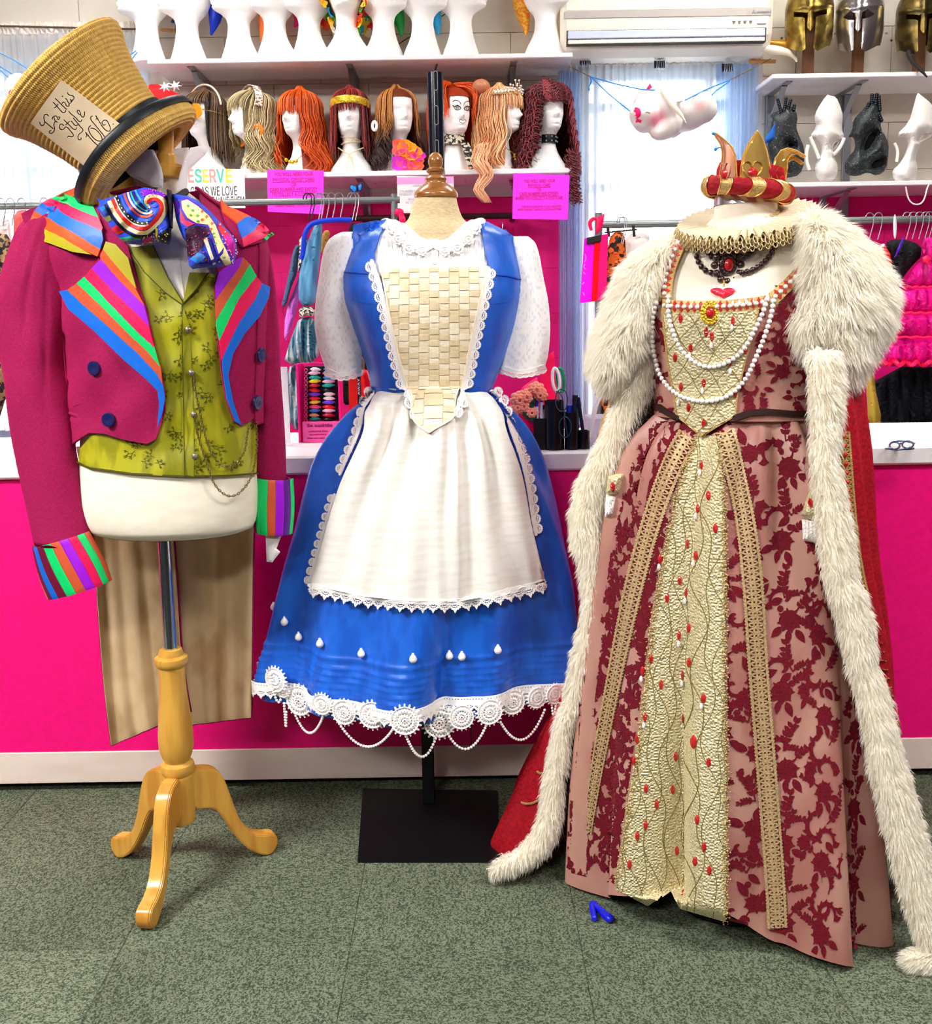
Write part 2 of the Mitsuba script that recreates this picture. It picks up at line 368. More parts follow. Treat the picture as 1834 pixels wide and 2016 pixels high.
# back wall of painted blocks around two windows
def pw(px, py, D=DW): return P(px, py, D)
WX0, WX1 = pw(1140, 300)[0], pw(1462, 300)[0]; WZ0, WZ1 = 0.85, pw(1300, 128)[2]
LX1 = pw(292, 200)[0]; LX0 = LX1 - 1.3; LZ1 = pw(100, 118)[2]
ZP = pw(700, 392)[2]            # pink below this height
wall_g = sbox(-4.2, 0, 4.2, 3.1).difference(sbox(WX0, WZ0, WX1, WZ1)).difference(sbox(LX0, WZ0, LX1, LZ1))
def slab(g, y0, y1):
    out = []
    for q in polys(g):
        m = trimesh.creation.extrude_polygon(q, y1 - y0, engine='earcut'); v = m.vertices
        out.append(tri(np.stack([v[:, 0], y1 - v[:, 2], v[:, 1]], 1), m.faces))
    return join(out)
struct('wall_back', slab(wall_g, DW + .012, DW + .15), 'cream_paint')
bw, bh = 0.39, 0.19
for r in range(0, 17):
    for c in range(-12, 12):
        x0 = c * bw + (bw / 2 if r % 2 else 0) - .18; z0 = r * bh + .02
        b = sbox(x0 + (e := .0012 if z0 > ZP - .1 else .0004), z0 + e, x0 + bw - e, z0 + bh - e).intersection(wall_g)
        if b.is_empty or b.area < .002 or abs(x0 + .2) > 3.9 or z0 > 3.0 or z0 < .55: continue
        for part, m in ((b.intersection(sbox(-9, -1, 9, ZP)), 'pink_paint'), (b.intersection(sbox(-9, ZP, 9, 9)), 'cream_paint')):
            if part.area > .0015: obj('block', slab(part, DW - .001 * ((r * 7 + c * 3) % 3), DW + .03), m, 'wall_back', smooth=False)

# windows: frames, mullions, glass and the pale world outside
mat('window_frame', '#9db8c9', .5)
scene['pane_glass'] = {'type': 'thindielectric', 'int_ior': 1.5}
def window(n, x0, x1, z0, z1, xs, zs):
    k = f'window_{n}'
    fr = [box(x0, x1, DW + .05, DW + .10, z0, z0 + .05), box(x0, x1, DW + .05, DW + .10, z1 - .05, z1), box(x0, x0 + .05, DW + .05, DW + .10, z0, z1), box(x1 - .05, x1, DW + .05, DW + .10, z0, z1)]
    struct(k, join(fr), 'window_frame')
    for x in xs: obj('mullion', box(x - .018, x + .018, DW + .05, DW + .10, z0, z1, .004), 'window_frame', k, smooth=False)
    for z in zs: obj('transom', box(x0, x1, DW + .05, DW + .10, z - .018, z + .018, .004), 'window_frame', k, smooth=False)
    xx, zz = [x0] + list(xs) + [x1], [z0] + list(zs) + [z1]
    for a, b in zip(xx[:-1], xx[1:]):
        for c, d in zip(zz[:-1], zz[1:]):
            obj('pane', tri([[a, DW + .075, c], [b, DW + .075, c], [b, DW + .075, d], [a, DW + .075, d]], [[0, 1, 2], [0, 2, 3]]), 'pane_glass', k, smooth=False)
window(1, WX0, WX1, WZ0, WZ1, [pw(1178, 300)[0], pw(1400, 300)[0]], [pw(1250, 365)[2], pw(1250, 205)[2], pw(1150, 490)[2]])
window(2, LX0, LX1, WZ0, LZ1, [pw(x, 250)[0] for x in (8, 38, 68, 120, 180)], [pw(50, 332)[2], pw(50, 178)[2]])
solo('garden_wall', 'pale rendered wall outside seen blurred through the sheer curtains', 'wall', box(-5, 5, 6.6, 6.8, -.3, 1.2), mat('outside', '#cfd8d4', .9))

# counter with pink front
DC = 2.79
cz_t = P(917, 893, DC - .02)[2]; cz_b = P(917, 927 - 12, DC - .02)[2]
kz = P(917, 1467, DC)[2]; kb = .028
mat('counter_pink', lambda p, n, uv: mix((.95, .002, .215), (.90, .002, .19), smoothstep(.35, .7, fbm(p.x * 90, p.z * 90, 2.0, 3))), .5)
mat('laminate_white', '#f3f0f2', .35)
mat('kick_white', lambda p, n, uv: mix((.82, .69, .61), (.74, .60, .52), smoothstep(.3, .7, fbm(p.x * 3, p.z * 14, 1.0, 3))), .5)
cn = thing('shop_counter', 'long shop counter with hot pink front panel and white worktop behind the costumes', 'counter')
obj('worktop', box(-4.1, 4.1, DC - .02, DC + .56, cz_t - .052, cz_t, .006), 'laminate_white', cn)
for x0, x1 in ((-4.1, -2.2), (-2.198, -.0), (.002, 2.2), (2.202, 4.1)):
    obj('front_panel', box(x0, x1, DC, DC + .02, kz, cz_t - .052, .0015), 'counter_pink', cn)
obj('kick_board', box(-4.1, 4.1, DC - .004, DC + .02, kb, kz, .002), 'kick_white', cn, label='white kick board along the bottom of the counter')
obj('carcass', box(-4.1, 4.1, DC + .06, DC + .54, 0.0, cz_t - .052), 'black_gap', cn)

# ceiling lamps added out of view as front and side fill
for k, (x, y, s) in enumerate(FILL_LAMPS):
    lm = thing('added_ceiling_light', 'added unseen ceiling fill panel ' + ('over the carpet in front of the tailcoat', 'over the carpet in front of the gown', 'behind the camera', 'over the left end of the wig shelf', 'in front of the right wall shelves')[k], 'ceiling light', 'added fill panels')
    obj('housing', box(x - .63, x + .63, y - .33, y + .33, 3.06, 3.1, .005), 'white_paint', lm)
    q = tri([[x - .6, y - .3, 3.055], [x - .6, y + .3, 3.055], [x + .6, y + .3, 3.055], [x + .6, y - .3, 3.055]], [[0, 1, 2], [0, 2, 3]])
    kk = obj('diffuser', q, 'white_paint', lm, smooth=False)
    scene[kk]['emitter'] = {'type': 'area', 'radiance': {'type': 'rgb', 'value': [FILL_LAMP * s, FILL_LAMP * s * .985, FILL_LAMP * s * .95]}}
# ---------------------------------------------------------------- shelves, brackets, air conditioner, rails, signs
def shelf(px0, px1, py0, py1, D, label, th=.018):
    a, b = P(px0, py0, D), P(px1, py1, D); z = (a[2] + b[2]) / 2
    k = solo('wall_shelf', label, 'shelf', box(a[0], b[0], D, DW, z - th, z, .003), 'white_board')
    return a[0], b[0], z
S1 = shelf(288, 1127, 97, 123, 4.05, 'long white upper wall shelf carrying the headscarf mannequin heads')
S2 = shelf(288, 1127, 329, 345, 3.97, 'long white lower wall shelf carrying the row of wigs', .02)
S3 = shelf(1520, 2060, 131, 151, 4.03, 'white upper shelf at the right carrying the metal helmets')
S4 = shelf(1500, 2060, 350, 361, 3.97, 'white lower shelf at the right carrying the black and white masks')
def bracket(px, D, z, th, label):
    x = P(px, 300, D)[0]; m = []
    y1 = DW - .002
    m.append(box(x - .014, x + .014, D + .04, y1, z - th - .004, z - th, .001))
    m.append(obox((x, D + .10, z - th - .006), (x, y1 - .02, z - th - .13), .022, .006))
    m.append(box(x - .014, x + .014, y1 - .004, y1, z - th - .20, z - th, .001))
    solo('shelf_bracket', label, 'bracket', join(m), 'bracket_steel', smooth=False)
for px, D, S, w in ((378, 4.05, S1, 'under the upper shelf above the brown bob wig'), (690, 4.05, S1, 'under the upper shelf above the red wig with gold headband'), (1014, 4.05, S1, 'under the upper shelf behind the tiara wig'),
                    (702, 3.97, S2, 'under the wig shelf, holding the blue butterfly'), (1556, 4.03, S3, 'under the helmet shelf above the first black mask'), (1705, 4.03, S3, 'under the helmet shelf between white and black masks'), (1690, 3.97, S4, 'under the mask shelf at the right, on the pink wall')):
    bracket(px, D, S[2], .018, 'steel shelf bracket ' + w)
# wall standard behind the masks
for px, w in ((1512, 'slotted steel wall upright behind the first black mask'), (1664, 'slotted steel wall upright between white and black masks')):
    x = P(px, 260, DW)[0]; solo('wall_upright', w, 'shelf upright', box(x - .016, x + .016, DW - .022, DW - .004, S4[2] - .3, S3[2] - .02, .002), 'bracket_steel', smooth=False)

# air conditioner
ac = thing('air_conditioner', 'white wall-mounted air conditioner above the right window', 'air conditioner')
mat('ac_plastic', '#f2ebda', .4); mat('ac_grey', '#b9b1aa', .35); mat('ac_dark', '#33302c', .6); mat('ac_blue', '#c9d2f2', .3); mat('ac_logo', '#8a8784', .4)
DA = 4.10
ax0, ax1 = P(1100, 60, DA)[0], P(1527, 60, DA)[0]
azl = lambda y: P(1310, y, DA)[2]
prof = [(DW - .004, azl(-42)), (DA + .03, azl(-42)), (DA, azl(-32)), (DA, azl(18)), (DA + .004, azl(20)), (DA + .004, azl(33)), (DA, azl(35)), (DA + .005, azl(70)), (DA + .03, azl(92)), (DA + .08, azl(103)), (DW - .004, azl(104))]
g = Polygon([(y, z) for y, z in prof]); mm = trimesh.creation.extrude_polygon(g, ax1 - ax0 - .06, engine='earcut'); v = mm.vertices
obj('casing', tri(np.stack([v[:, 2] + ax0 + .03, v[:, 0], v[:, 1]], 1), mm.faces[:, ::-1] if False else mm.faces), 'ac_plastic', ac, smooth=False)
for s, xx in ((1, ax0), (-1, ax1)):   # rounded ends
    pts = [np.array([xx + s * .03, y, z]) for y, z in prof] + [np.array([xx + s * .008, y + (.02 if y < DA + .05 else 0), z + (.012 if z < azl(60) else -.012)]) for y, z in prof]
    obj('end_cap', trimesh.convex.convex_hull(np.array(pts)), 'ac_plastic', ac, smooth=False)
obj('grey_band', box(ax0 + .02, ax1 - .02, DA - .002, DA + .02, azl(34), azl(19), .002), 'ac_grey', ac, smooth=False)
lx0, lx1 = P(1117, 60, DA)[0], P(1505, 60, DA)[0]
obj('outlet_surround', box(lx0 - .004, lx1 + .004, DA - .006, DA + .03, azl(86), azl(58), .001), 'ac_dark', ac, smooth=False)
obj('louvre', box(lx0, lx1, DA - .010, DA + .01, azl(75), azl(59), .003), 'ac_blue', ac, smooth=False)
obj('louvre', box(lx0, lx1, DA - .008, DA + .01, azl(85), azl(76), .003), 'ac_plastic', ac, smooth=False)
xx = P(1499, 45, DA)[0]; obj('display', box(xx - .018, xx + .018, DA - .004, DA + .004, azl(50), azl(40), .001), 'ac_blue', ac, smooth=False)
lg = []
for k in range(4): x = P(1444 + k * 11, 45, DA)[0]; lg += [box(x - .006, x + .006, DA - .004, DA, azl(44) - .001, azl(44) + .001), box(x - .004, x + .004, DA - .004, DA, azl(47) - .001, azl(47) + .001)]
def rhomb(c, d, w, l):
    c, d = np.array(c, float), np.array(d, float); n = np.array([-d[1], d[0]]); return Polygon([c, c + d * l / 2 + n * w, c + d * l, c + d * l / 2 - n * w])
em = unary_union([rhomb((0, 0), (math.sin(a), math.cos(a)), .0033, .009) for a in (0, 2.094, 4.189)])
em = affinity.translate(em, P(1486, 28, DA)[0] - .006, azl(27))
lg.append(slab(em, DA - .004, DA - .001))
lg.append(text_on([('MITSUBISHI', 0, 0, .0065, True)], (P(1501, 28, DA)[0] + .004, DA - .0035, azl(29)), (1, 0, 0), (0, 0, 1)))
obj('lettering', join(lg), 'ac_logo', ac, smooth=False)
# curtain pelmet gap and curtains
mat('curtain_head', '#f5eee6', .9); sheer('sheer_white', (.93, .95, 1.0), .5, 1.2); sheer('sheer_blue', (.62, .76, .97), .35, 1.1)
def curtain(px0, px1, pyt, pyb, D, pleats, amp, m, label, nu=260, head=True):
    k = thing('sheer_curtain', label, 'curtain'); a, b = P(px0, pyt, D), P(px1, pyt, D); zt = (a[2] + b[2]) / 2; zb = P(px0, pyb, D)[2]
    u = np.linspace(0, 1, nu)[None]; v = np.linspace(0, 1, 16)[:, None]
    ph = u * pleats * 2 * np.pi + 2.2 * np.sin(u * 17) + v * .8 * np.sin(u * 9)
    y = D + amp * np.sin(ph) * (.5 + .5 * v) + .006 * np.sin(u * 61)
    V = np.stack([a[0] + (b[0] - a[0]) * (u + 0 * v), y + 0 * v, zt + (zb - zt) * (v + 0 * u)], -1)
    obj('cloth', grid(V), m, k, smooth=True)
    if head:
        n = 700; uu = np.linspace(0, 1, n); r = np.random.default_rng(3)
        V = np.stack([np.stack([a[0] + (b[0] - a[0]) * uu, D - .006 + .016 * np.sin(uu * pleats * 9 + 3 * np.sin(uu * 40)) * s, np.full(n, zt) + dz + r.normal(0, .003, n) * (1 if dz > .01 else .2)], -1) for dz, s in ((.022, .6), (.010, 1), (-.002, .7), (-.020, .5))])
        obj('gathered_heading', grid(V), 'curtain_head', k, smooth=True)
    return k
curtain(1108, 1500, 117, 835, 4.27, 30, .014, 'sheer_white', 'white sheer curtain clipped over the right window behind the pig')
curtain(1098, 1142, 140, 835, 4.24, 4, .018, 'sheer_blue', 'narrow bluish sheer curtain panel beside the pink wall, right of the choker wig', head=False)
curtain(1410, 1492, 125, 835, 4.25, 6, .016, 'sheer_blue', 'bluish sheer curtain side panel between the pig and the right shelves', head=False)
curtain(-120, 292, 57, 850, 4.28, 26, .012, 'sheer_white', 'white sheer curtain over the left window behind the straw hat')
a, b = P(1108, 102, 4.22), P(1478, 108, 4.22)
solo('curtain_gap_shade', 'dark strip for the shaded gap between the air conditioner and the curtain heading', 'board', box(a[0], b[0], 4.30, 4.34, a[2] - .05, a[2] + .012), 'ac_dark', smooth=False)  # dark strip put in for the shade of the gap above the curtain
a, b = P(-60, 50, 4.26), P(292, 58, 4.26)
mat('rod_dark', '#5b4a3c', .5); solo('curtain_rod', 'thin dark curtain rod over the left window behind the straw hat', 'curtain rod', tube([a, b], .004), 'rod_dark')
mat('wood_peg', '#b98a58', .6)
solo('wooden_peg', 'short wooden dowel peg on the wall right of the pig window', 'peg', tube([P(1476, 121, 4.22), P(1524, 121, 4.30)], .008), 'wood_peg')
solo('wooden_peg', 'short wooden dowel peg on the wall between the first two top shelf heads', 'peg', tube([P(318, 59, 4.2), P(356, 61, 4.3)], .007), 'wood_peg')
mat('clip_black', '#1a2436', .3); mat('wire_steel', '#c9ccd2', .25, .9)
for px, py, w in ((1151, 120, 'leftmost, above the white cord of the pig'), (1297, 127, 'middle one, straight above the pig'), (1430, 133, 'rightmost of the three on the curtain')):
    k = thing('binder_clip', f'black binder clip on the curtain heading, {w}', 'binder clip')
    c = P(px, py, 4.22); obj('jaw', trimesh.convex.convex_hull([c + np.array([sx * wx, yy, z]) for sx in (-1, 1) for wx, yy, z in ((.021, -.014, -.016), (.019, .002, -.016), (.021, -.004, .014))]), 'clip_black', k, smooth=False)
    for s in (-1, 1):
        obj('wire_handle', tube([c + np.array([s * .004 - .008, -.012, -.012]), c + np.array([s * .004 - .004, -.015, .03]), c + np.array([s * .004, -.012, .04]), c + np.array([s * .004 + .004, -.015, .03]), c + np.array([s * .004 + .008, -.012, -.012])], .0011, 5, 16), 'wire_steel', k)

# clothes rails
def rail(px0, px1, py0, py1, D, r, label):
    a, b = P(px0, py0, D), P(px1, py1, D); z = (a[2] + b[2]) / 2
    return thing('clothes_rail', label, 'clothes rail'), a, b, z
mat('rail_grey', '#7f8583', .35, .5)
k, a, b, z = rail(-260, 787, 392, 412, 3.60, .011, 'grey tubular clothes rail behind the tailcoat and the blue dress')
ZR1 = z; obj('tube', tube([(a[0], 3.6, z), (b[0], 3.6, z)], .0115, 16), 'rail_grey', k); obj('upright', tube([(b[0] - .02, 3.6, z + .02), (b[0] - .02, 3.6, cz_t + .05), (b[0] - .02, 3.6, 0)], .011, 12), 'rail_grey', k)
k, a, b, z = rail(1178, 2080, 428, 442, 3.62, .011, 'grey tubular clothes rail behind the red gown')
ZR2 = z; obj('tube', tube([(a[0], 3.62, z), (b[0], 3.62, z)], .0125, 16), 'rail_grey', k); obj('upright', tube([(a[0], 3.62, z + .04), (a[0], 3.62, 0)], .0125, 12), 'rail_grey', k)
mat('ribbon_pink', '#ff0a58', .45)
c = P(785, 418, 3.58); solo('ribbon', 'pink ribbon knot on the end of the rail left of the linen neck', 'ribbon', join([ball(c, .017, 2, (1, .7, .8)), tube([c, c + np.array([.012, -.01, -.03]), c + np.array([.004, -.01, -.055])], [.008, .012, .004], 8, 12)]), 'ribbon_pink')
q = [(1188, 425), (1160, 432), (1163, 447), (1160, 452)]
solo('ribbon', 'hot pink ribbon tied to the rail upright over the clipboard', 'ribbon', join([inflate([(1174, 428), (1190, 420), (1186, 445), (1176, 462), (1172, 455)], 3.58, .006, res=4), tube(Pw([(1176, 436), (1168, 431), (1162, 436), (1162, 448), (1164, 454)], 3.59), [.003, .006, .007, .006, .005], 6, 24)]), 'ribbon_pink')
a, b = P(690, 430, 4.2), P(1035, 436, 4.2)
mat('dark_rod', '#3a1a16', .5); solo('wall_rod', 'dark brown rod on the pink wall behind the linen neck', 'rod', join([tube([a, (b[0], a[1], a[2])], .012, 12)] + [box(x - .01, x + .01, 4.2, DW, a[2] - .01, a[2] + .01) for x in (a[0] + .05, b[0] - .05)]), 'dark_rod')
for px in (875, 985): obj('hook', tube([P(px, 432, 4.19), P(px + 4, 440, 4.17), P(px + 2, 455, 4.17), P(px - 8, 470, 4.17)], .0015, 5, 12), 'wire_steel', 'wall_rod')

# signs
mat('sign_pink', '#ff34f2', .5); mat('sign_text', '#c00a6a', .6); mat('paper', '#f4f2f4', .7); mat('ink', '#3a3430', .8)
def sign(name, quad, D, m, label, cat='sign'):
    """upright board; returns key and a mapper of px to board metres"""
    k = thing(name, label, cat); q = Pw(quad, D); lo, hi = q.min(0), q.max(0)
    xs = np.array([q[0], q[1], q[2], q[3]])
    v = np.vstack([xs + [0, -.001, 0], xs + [0, .001, 0]])
    obj('sheet', trimesh.convex.convex_hull(v), m, k, smooth=False)
    return k
def write_fit(k, lines, D, m, name='text_line'):
    """lines: (text, x0 px, x1 px, baseline py, height px, bold): stretched to the width"""
    for s, x0, x1, by, h, b in lines:
        t = meshkit.text_mesh(s, 1.0, 0.1, b); v = t.vertices.copy(); lo, hi = t.bounds
        ox, oz = P(x0, by, D)[[0, 2]]; x2 = P(x1, by, D)[0]
        v = np.stack([ox + (v[:, 0] - lo[0]) / (hi[0] - lo[0]) * (x2 - ox), D - .0012 - v[:, 2] * .008, oz + v[:, 1] * h * D / FPX - (v[:, 0] - lo[0]) / (hi[0] - lo[0]) * 0], 1)
        obj(name, tri(v, t.faces), m, k, smooth=False)
def underline(k, segs, D, m):
    obj('underline', join([box(P(a, y, D)[0], P(b, y, D)[0], D - .0018, D - .0006, P(a, y + .5, D)[2], P(a, y - .5, D)[2]) for a, b, y in segs]), m, k, smooth=False)
D = 3.955
k = sign('paper_sign', [(526, 334), (637, 336), (636, 422), (527, 417)], D, 'sign_pink', 'magenta payment notice on the wig shelf edge, left of the butterfly')
write_fit(k, [('YOU WILL NEED YOUR', 540, 616, 347, 6.5, True), ('PHYSICAL CREDIT CARD', 537, 619, 358, 6.5, True), ('OR', 573, 583, 367, 6.5, True), ('CARD NUMBER AND EXPIRY', 531, 625, 377, 6.5, True), ('TO COLLECT A COSTUME', 535, 621, 387, 6.5, True), ('THIS INFO IS HELD BY US AS A SECURITY BOND', 534, 628, 402, 3.6, True), ('AGAINST DAMAGE / LOSS & LATE FEES', 541, 622, 408, 3.6, True)], D, 'sign_text')
underline(k, [(537, 619, 359.5), (531, 625, 378.5)], D, 'sign_text')
k = sign('paper_sign', [(1010, 341), (1121, 345), (1117, 433), (1008, 431)], D, 'sign_pink', 'magenta payment notice under the curly dark red wig')
write_fit(k, [('YOU WILL NEED YOUR', 1031, 1092, 360, 5.8, True), ('PHYSICAL CARD', 1039, 1083, 368.5, 5.8, True), ('OR', 1057, 1065, 377, 5.4, True), ('CARD NUMBER AND EXPIRY', 1022, 1099, 385, 5.8, True), ('WHEN YOU COLLECT A COSTUME', 1014, 1107, 394, 5.8, True), ('THIS INFO IS HELD BY US AS A SECURITY', 1026, 1105, 409.5, 3.8, True), ('BOND AGAINST DAMAGE / LOSS & LATE FEES', 1019, 1105, 415, 3.8, True)], D, 'sign_text')
underline(k, [(1039, 1083, 370), (1022, 1099, 386.5)], D, 'sign_text')
k = sign('paper_sign', [(335, 332), (481, 333), (483, 410), (335, 408)], D, 'paper', 'white hand-lettered sign on the shelf edge behind the bow tie')
for s, x0, x1, c in (('E', 371, 382, '#e79a92'), ('S', 384, 398, '#58c7a0'), ('E', 400, 411, '#e8d24a'), ('R', 413, 426, '#ee9a92'), ('V', 427, 442, '#4cc7a4'), ('E', 445, 457, '#e8d84a')):
    m = mat('ink_' + c.strip('#'), c, .7); write_fit(k, [(s, x0, x1, 359, 24, True)], D, m, 'letter')
write_fit(k, [('CH AS WE LOVE', 376, 467, 386, 17, False), ("LL CAN'T HAVE THEM", 381, 481, 403, 14, False)], D, 'ink')
k = sign('paper_sign', [(781, 346), (893, 349), (893, 421), (783, 419)], 3.93, 'paper', 'white printed notice in a clear holder behind the wooden neck cap')
mat('sign_pale', '#f7a8e4', .6); mat('ink_pale', '#c9b9c4', .7)
obj('header', box(P(781, 350, 3.93)[0], P(893, 350, 3.93)[0], 3.9275, 3.9285, P(800, 362, 3.93)[2], P(800, 349, 3.93)[2]), 'sign_pale', k, smooth=False)
write_fit(k, [('UNDER 18 HIRE', 812, 850, 368, 4, True), ('IF YOU ARE UNDER 18 THE LAW', 787, 830, 379, 4, True), ('REQUIRES THAT A PARENT', 786, 830, 385, 4, True), ('PROVIDES CARD', 803, 832, 395, 4, True), ('AS THE BOND', 798, 832, 401, 4, True)], 3.93, 'ink_pale')
scene['clear_acrylic'] = {'type': 'thindielectric', 'int_ior': 1.49}
q = Pw([(778, 343), (896, 346), (896, 424), (780, 422)], 3.92); obj('clear_holder', tri(q, [[0, 2, 1], [0, 3, 2]]), 'clear_acrylic', k, smooth=False)
# butterfly on the bracket
mat('butterfly_blue', '#1f7fe0', .35); mat('butterfly_dark', '#10182c', .5)
k = thing('butterfly', 'blue butterfly ornament perched on the bracket under the wig shelf', 'butterfly')
D = 3.93
for pl in ([(702, 366), (690, 362), (687, 371), (692, 376), (697, 381), (703, 376)], [(703, 366), (711, 358), (714, 366), (712, 374), (708, 378), (704, 375)]):
    obj('wing', inflate(pl, D, .002, res=3), 'butterfly_dark', k); obj('wing_patch', inflate(Polygon(pl).buffer(-1.8), D - .002, .002, res=3), 'butterfly_blue', k)
obj('body', tube(Pw([(702, 362), (703, 379)], D - .002), [.002, .003, .0015], 6, 8), 'butterfly_dark', k)
# black slotted post behind the linen dress form
mat('black_gloss', '#0c1220', .18, spec=.6)
k = thing('slotted_post', 'tall glossy black slotted post standing behind the wooden neck finial', 'post')
D = 3.2; a, b = P(856, 144, D), P(856, 640, D)
g = LineString([(0, b[2]), (0, a[2])]).buffer(.026, cap_style=2)
xs = a[0]; zz = np.array([a[2] - .05, a[2] - .15, a[2] - .25, a[2] - .35])
obj('tube', tube([(xs, D, cz_t + .012), (xs, D, a[2])], .0245, 24), 'black_gloss', k, smooth=35)
for z0 in zz:
    gg = LineString([(xs + .002, z0), (xs + .002, z0 + .045)]).buffer(.0065).difference(LineString([(xs + .002, z0), (xs + .002, z0 + .045)]).buffer(.004)); obj('slot_rim', slab(gg, D - .027, D - .022), 'rail_grey', k, smooth=False)
    gg = LineString([(xs + .002, z0), (xs + .002, z0 + .045)]).buffer(.004); obj('slot', slab(gg, D - .0255, D - .022), 'black_gap', k, smooth=False)
obj('antenna', tube([(xs - .002, D, a[2]), P(860, 126, D)], [.0035, .003], 8, 4), 'black_gap', k)
obj('foot', box(xs - .09, xs + .09, D - .09, D + .09, cz_t, cz_t + .014, .003), 'black_gloss', k, smooth=False)

mat('string_black', '#2a2624', .8); solo('wall_string', 'thin dark string stretched across the wall behind the upper shelf heads', 'string', tube([P(770, 96, 4.33), P(900, 12, 4.33)], .0018, 5), 'string_black')
# flying pig
k = thing('flying_pig', 'pale winged pig ornament hanging on cords in front of the right window', 'pig ornament')
Dp = 3.75; s = Dp / FPX
def blob(parts, res, it=8):
    m = m3.Manifold()
    for hull in parts:
        h = [m3.Manifold.sphere(1, 24).scale(list(np.broadcast_to(r, 3))).translate(list(map(float, c))) for c, r in hull]
        m = m + (m3.Manifold.batch_hull(h) if len(h) > 1 else h[0])
    m = m.refine_to_length(res); t = man2tri(m); t.merge_vertices(); trimesh.smoothing.filter_taubin(t, .5, -.53, it); return t
pp = lambda x, y, d=0.0: P(x, y, Dp + d)
pig = blob([[(pp(1346, 222, .07), (48 * s, .085, 36 * s))], [(pp(1368, 209, .06), (34 * s, .08, 40 * s))], [(pp(1293, 210), (47 * s, .088, 46 * s))], [(pp(1300, 214), .06), (pp(1345, 220, .05), .055)], [(pp(1268, 226, -.06), .055), (pp(1254, 224, -.10), .026)], [(pp(1268, 240, -.05), .04), (pp(1256, 242, -.09), .02)],
            [(pp(1310, 240), .06), (pp(1292, 262, -.06), .025), (pp(1302, 266, -.03), .02)], [(pp(1385, 215, .06), .05), (pp(1390, 204, .05), .02)], [(pp(1330, 235, .1), .05), (pp(1325, 262, .12), .02)]], .010, 5)
def pigcol(v):
    q = proj(v); c = np.tile(np.array([.86, .80, .76]), (len(v), 1))
    for x, y, r, col in ((1288, 238, 13, (.9, .12, .25)), (1300, 228, 12, (.9, .25, .35)), (1376, 206, 14, (.9, .45, .45))):
        w = np.exp(-((q[:, 0] - x) ** 2 + (q[:, 1] - y) ** 2) / r ** 2)[:, None] * .8; c = c * (1 - w) + np.array(col) * w
    return c
scene['pig_skin'] = {'type': 'twosided', 'bsdf': {'type': 'principled', 'base_color': {'type': 'mesh_attribute', 'name': 'vertex_color'}, 'roughness': .5, 'specular': .3}}
# the rosy cheek is painted on the ornament itself
obj('body', pig, 'pig_skin', k, smooth=True, color=pigcol(pig.vertices))
mat('pig_pink', '#f01a70', .5); mat('pig_cream', '#f4e9dc', .5); mat('wing_cream', '#e9e2cc', .6)
pf = Front([pig])
for x, y, rx, ry in ((1253, 223, 7, 8),): obj('snout', applique(pf, affinity.scale(Point(x, y).buffer(1), rx, ry), .02, 4, -.01), 'pig_pink', k)
obj('mouth', applique(pf, [(1251, 233), (1262, 236), (1260, 243), (1252, 241)], .006, 3, -.002), 'pig_pink', k)
for pl, inn in (([(1268, 180), (1273, 166), (1280, 161), (1286, 165), (1295, 178)], [(1272, 175), (1279, 164), (1283, 172), (1275, 177)]), ([(1294, 212), (1302, 202), (1314, 208), (1320, 214), (1306, 222)], [(1299, 215), (1303, 205), (1312, 209), (1308, 217)])):
    obj('ear', inflate(pl, Dp - .05, .012, res=4), 'pig_cream', k); obj('ear_lining', inflate(inn, Dp - .062, .005, res=3), 'pig_pink', k)
for pl, d in (([(1297, 171), (1302, 174), (1325, 200), (1342, 222), (1352, 244), (1340, 232), (1318, 210), (1304, 190)], -.085), ([(1318, 196), (1330, 196), (1348, 198), (1332, 204)], -.06)):
    obj('wing', inflate(pl, Dp + d, .006, res=4), 'wing_cream', k)
mat('cord_blue', '#2c86d8', .6); mat('cord_brown', '#6d5a4c', .7)
obj('eye', tube(pf.on([1270, 1274, 1278], [221.5, 221, 223.5], .003), .0012, 5), 'cord_brown', k)
for pts, m in (([(1127, 134), (1162, 151)], 'cord_brown'), ([(1162, 151), (1210, 165), (1262, 176), (1293, 178)], 'cord_blue'), ([(1162, 151), (1200, 187), (1246, 224)], 'cord_blue'), ([(1516, 116), (1478, 136), (1438, 157)], 'cord_brown'), ([(1438, 157), (1390, 176), (1347, 198)], 'cord_blue'), ([(1436, 160), (1410, 178), (1391, 197)], 'cord_blue')):
    a = np.array(pts, float); d = np.interp(a[:, 0], [1120, 1162, 1250, 1300, 1390, 1438, 1520], [4.2, 4.0, Dp - .1, Dp - .06, Dp, 3.95, 4.25])
    obj('cord', tube(P(a[:, 0], a[:, 1], d), .0022, 6), m, k)
obj('tassel', tube(Pw([(1160, 152), (1163, 162), (1159, 172), (1160, 178)], 4.0), [.001, .004, .002, .004], 6, 12), 'cord_blue', k)
k = thing('flying_pig', 'second pink and white pig ornament half hidden behind the straw hat crown', 'pig ornament')
p2 = blob([[(P(40, 178, 3.75), (.05, .07, .06))], [(P(28, 186, 3.72), .03), (P(24, 190, 3.70), .02)]], .012); obj('body', p2, 'pig_cream', k, smooth=True); obj('snout', ball(P(27, 186, 3.69), .017, 2), 'pig_pink', k)
for pts in ([(-2, 130), (30, 150), (45, 165)], [(0, 138), (25, 160), (42, 172)], [(58, 138), (30, 120), (0, 104)], [(246, 115), (268, 100)], [(250, 128), (270, 103)]): obj('cord', tube(Pw(pts, 3.8), .002, 5), 'cord_blue', k)
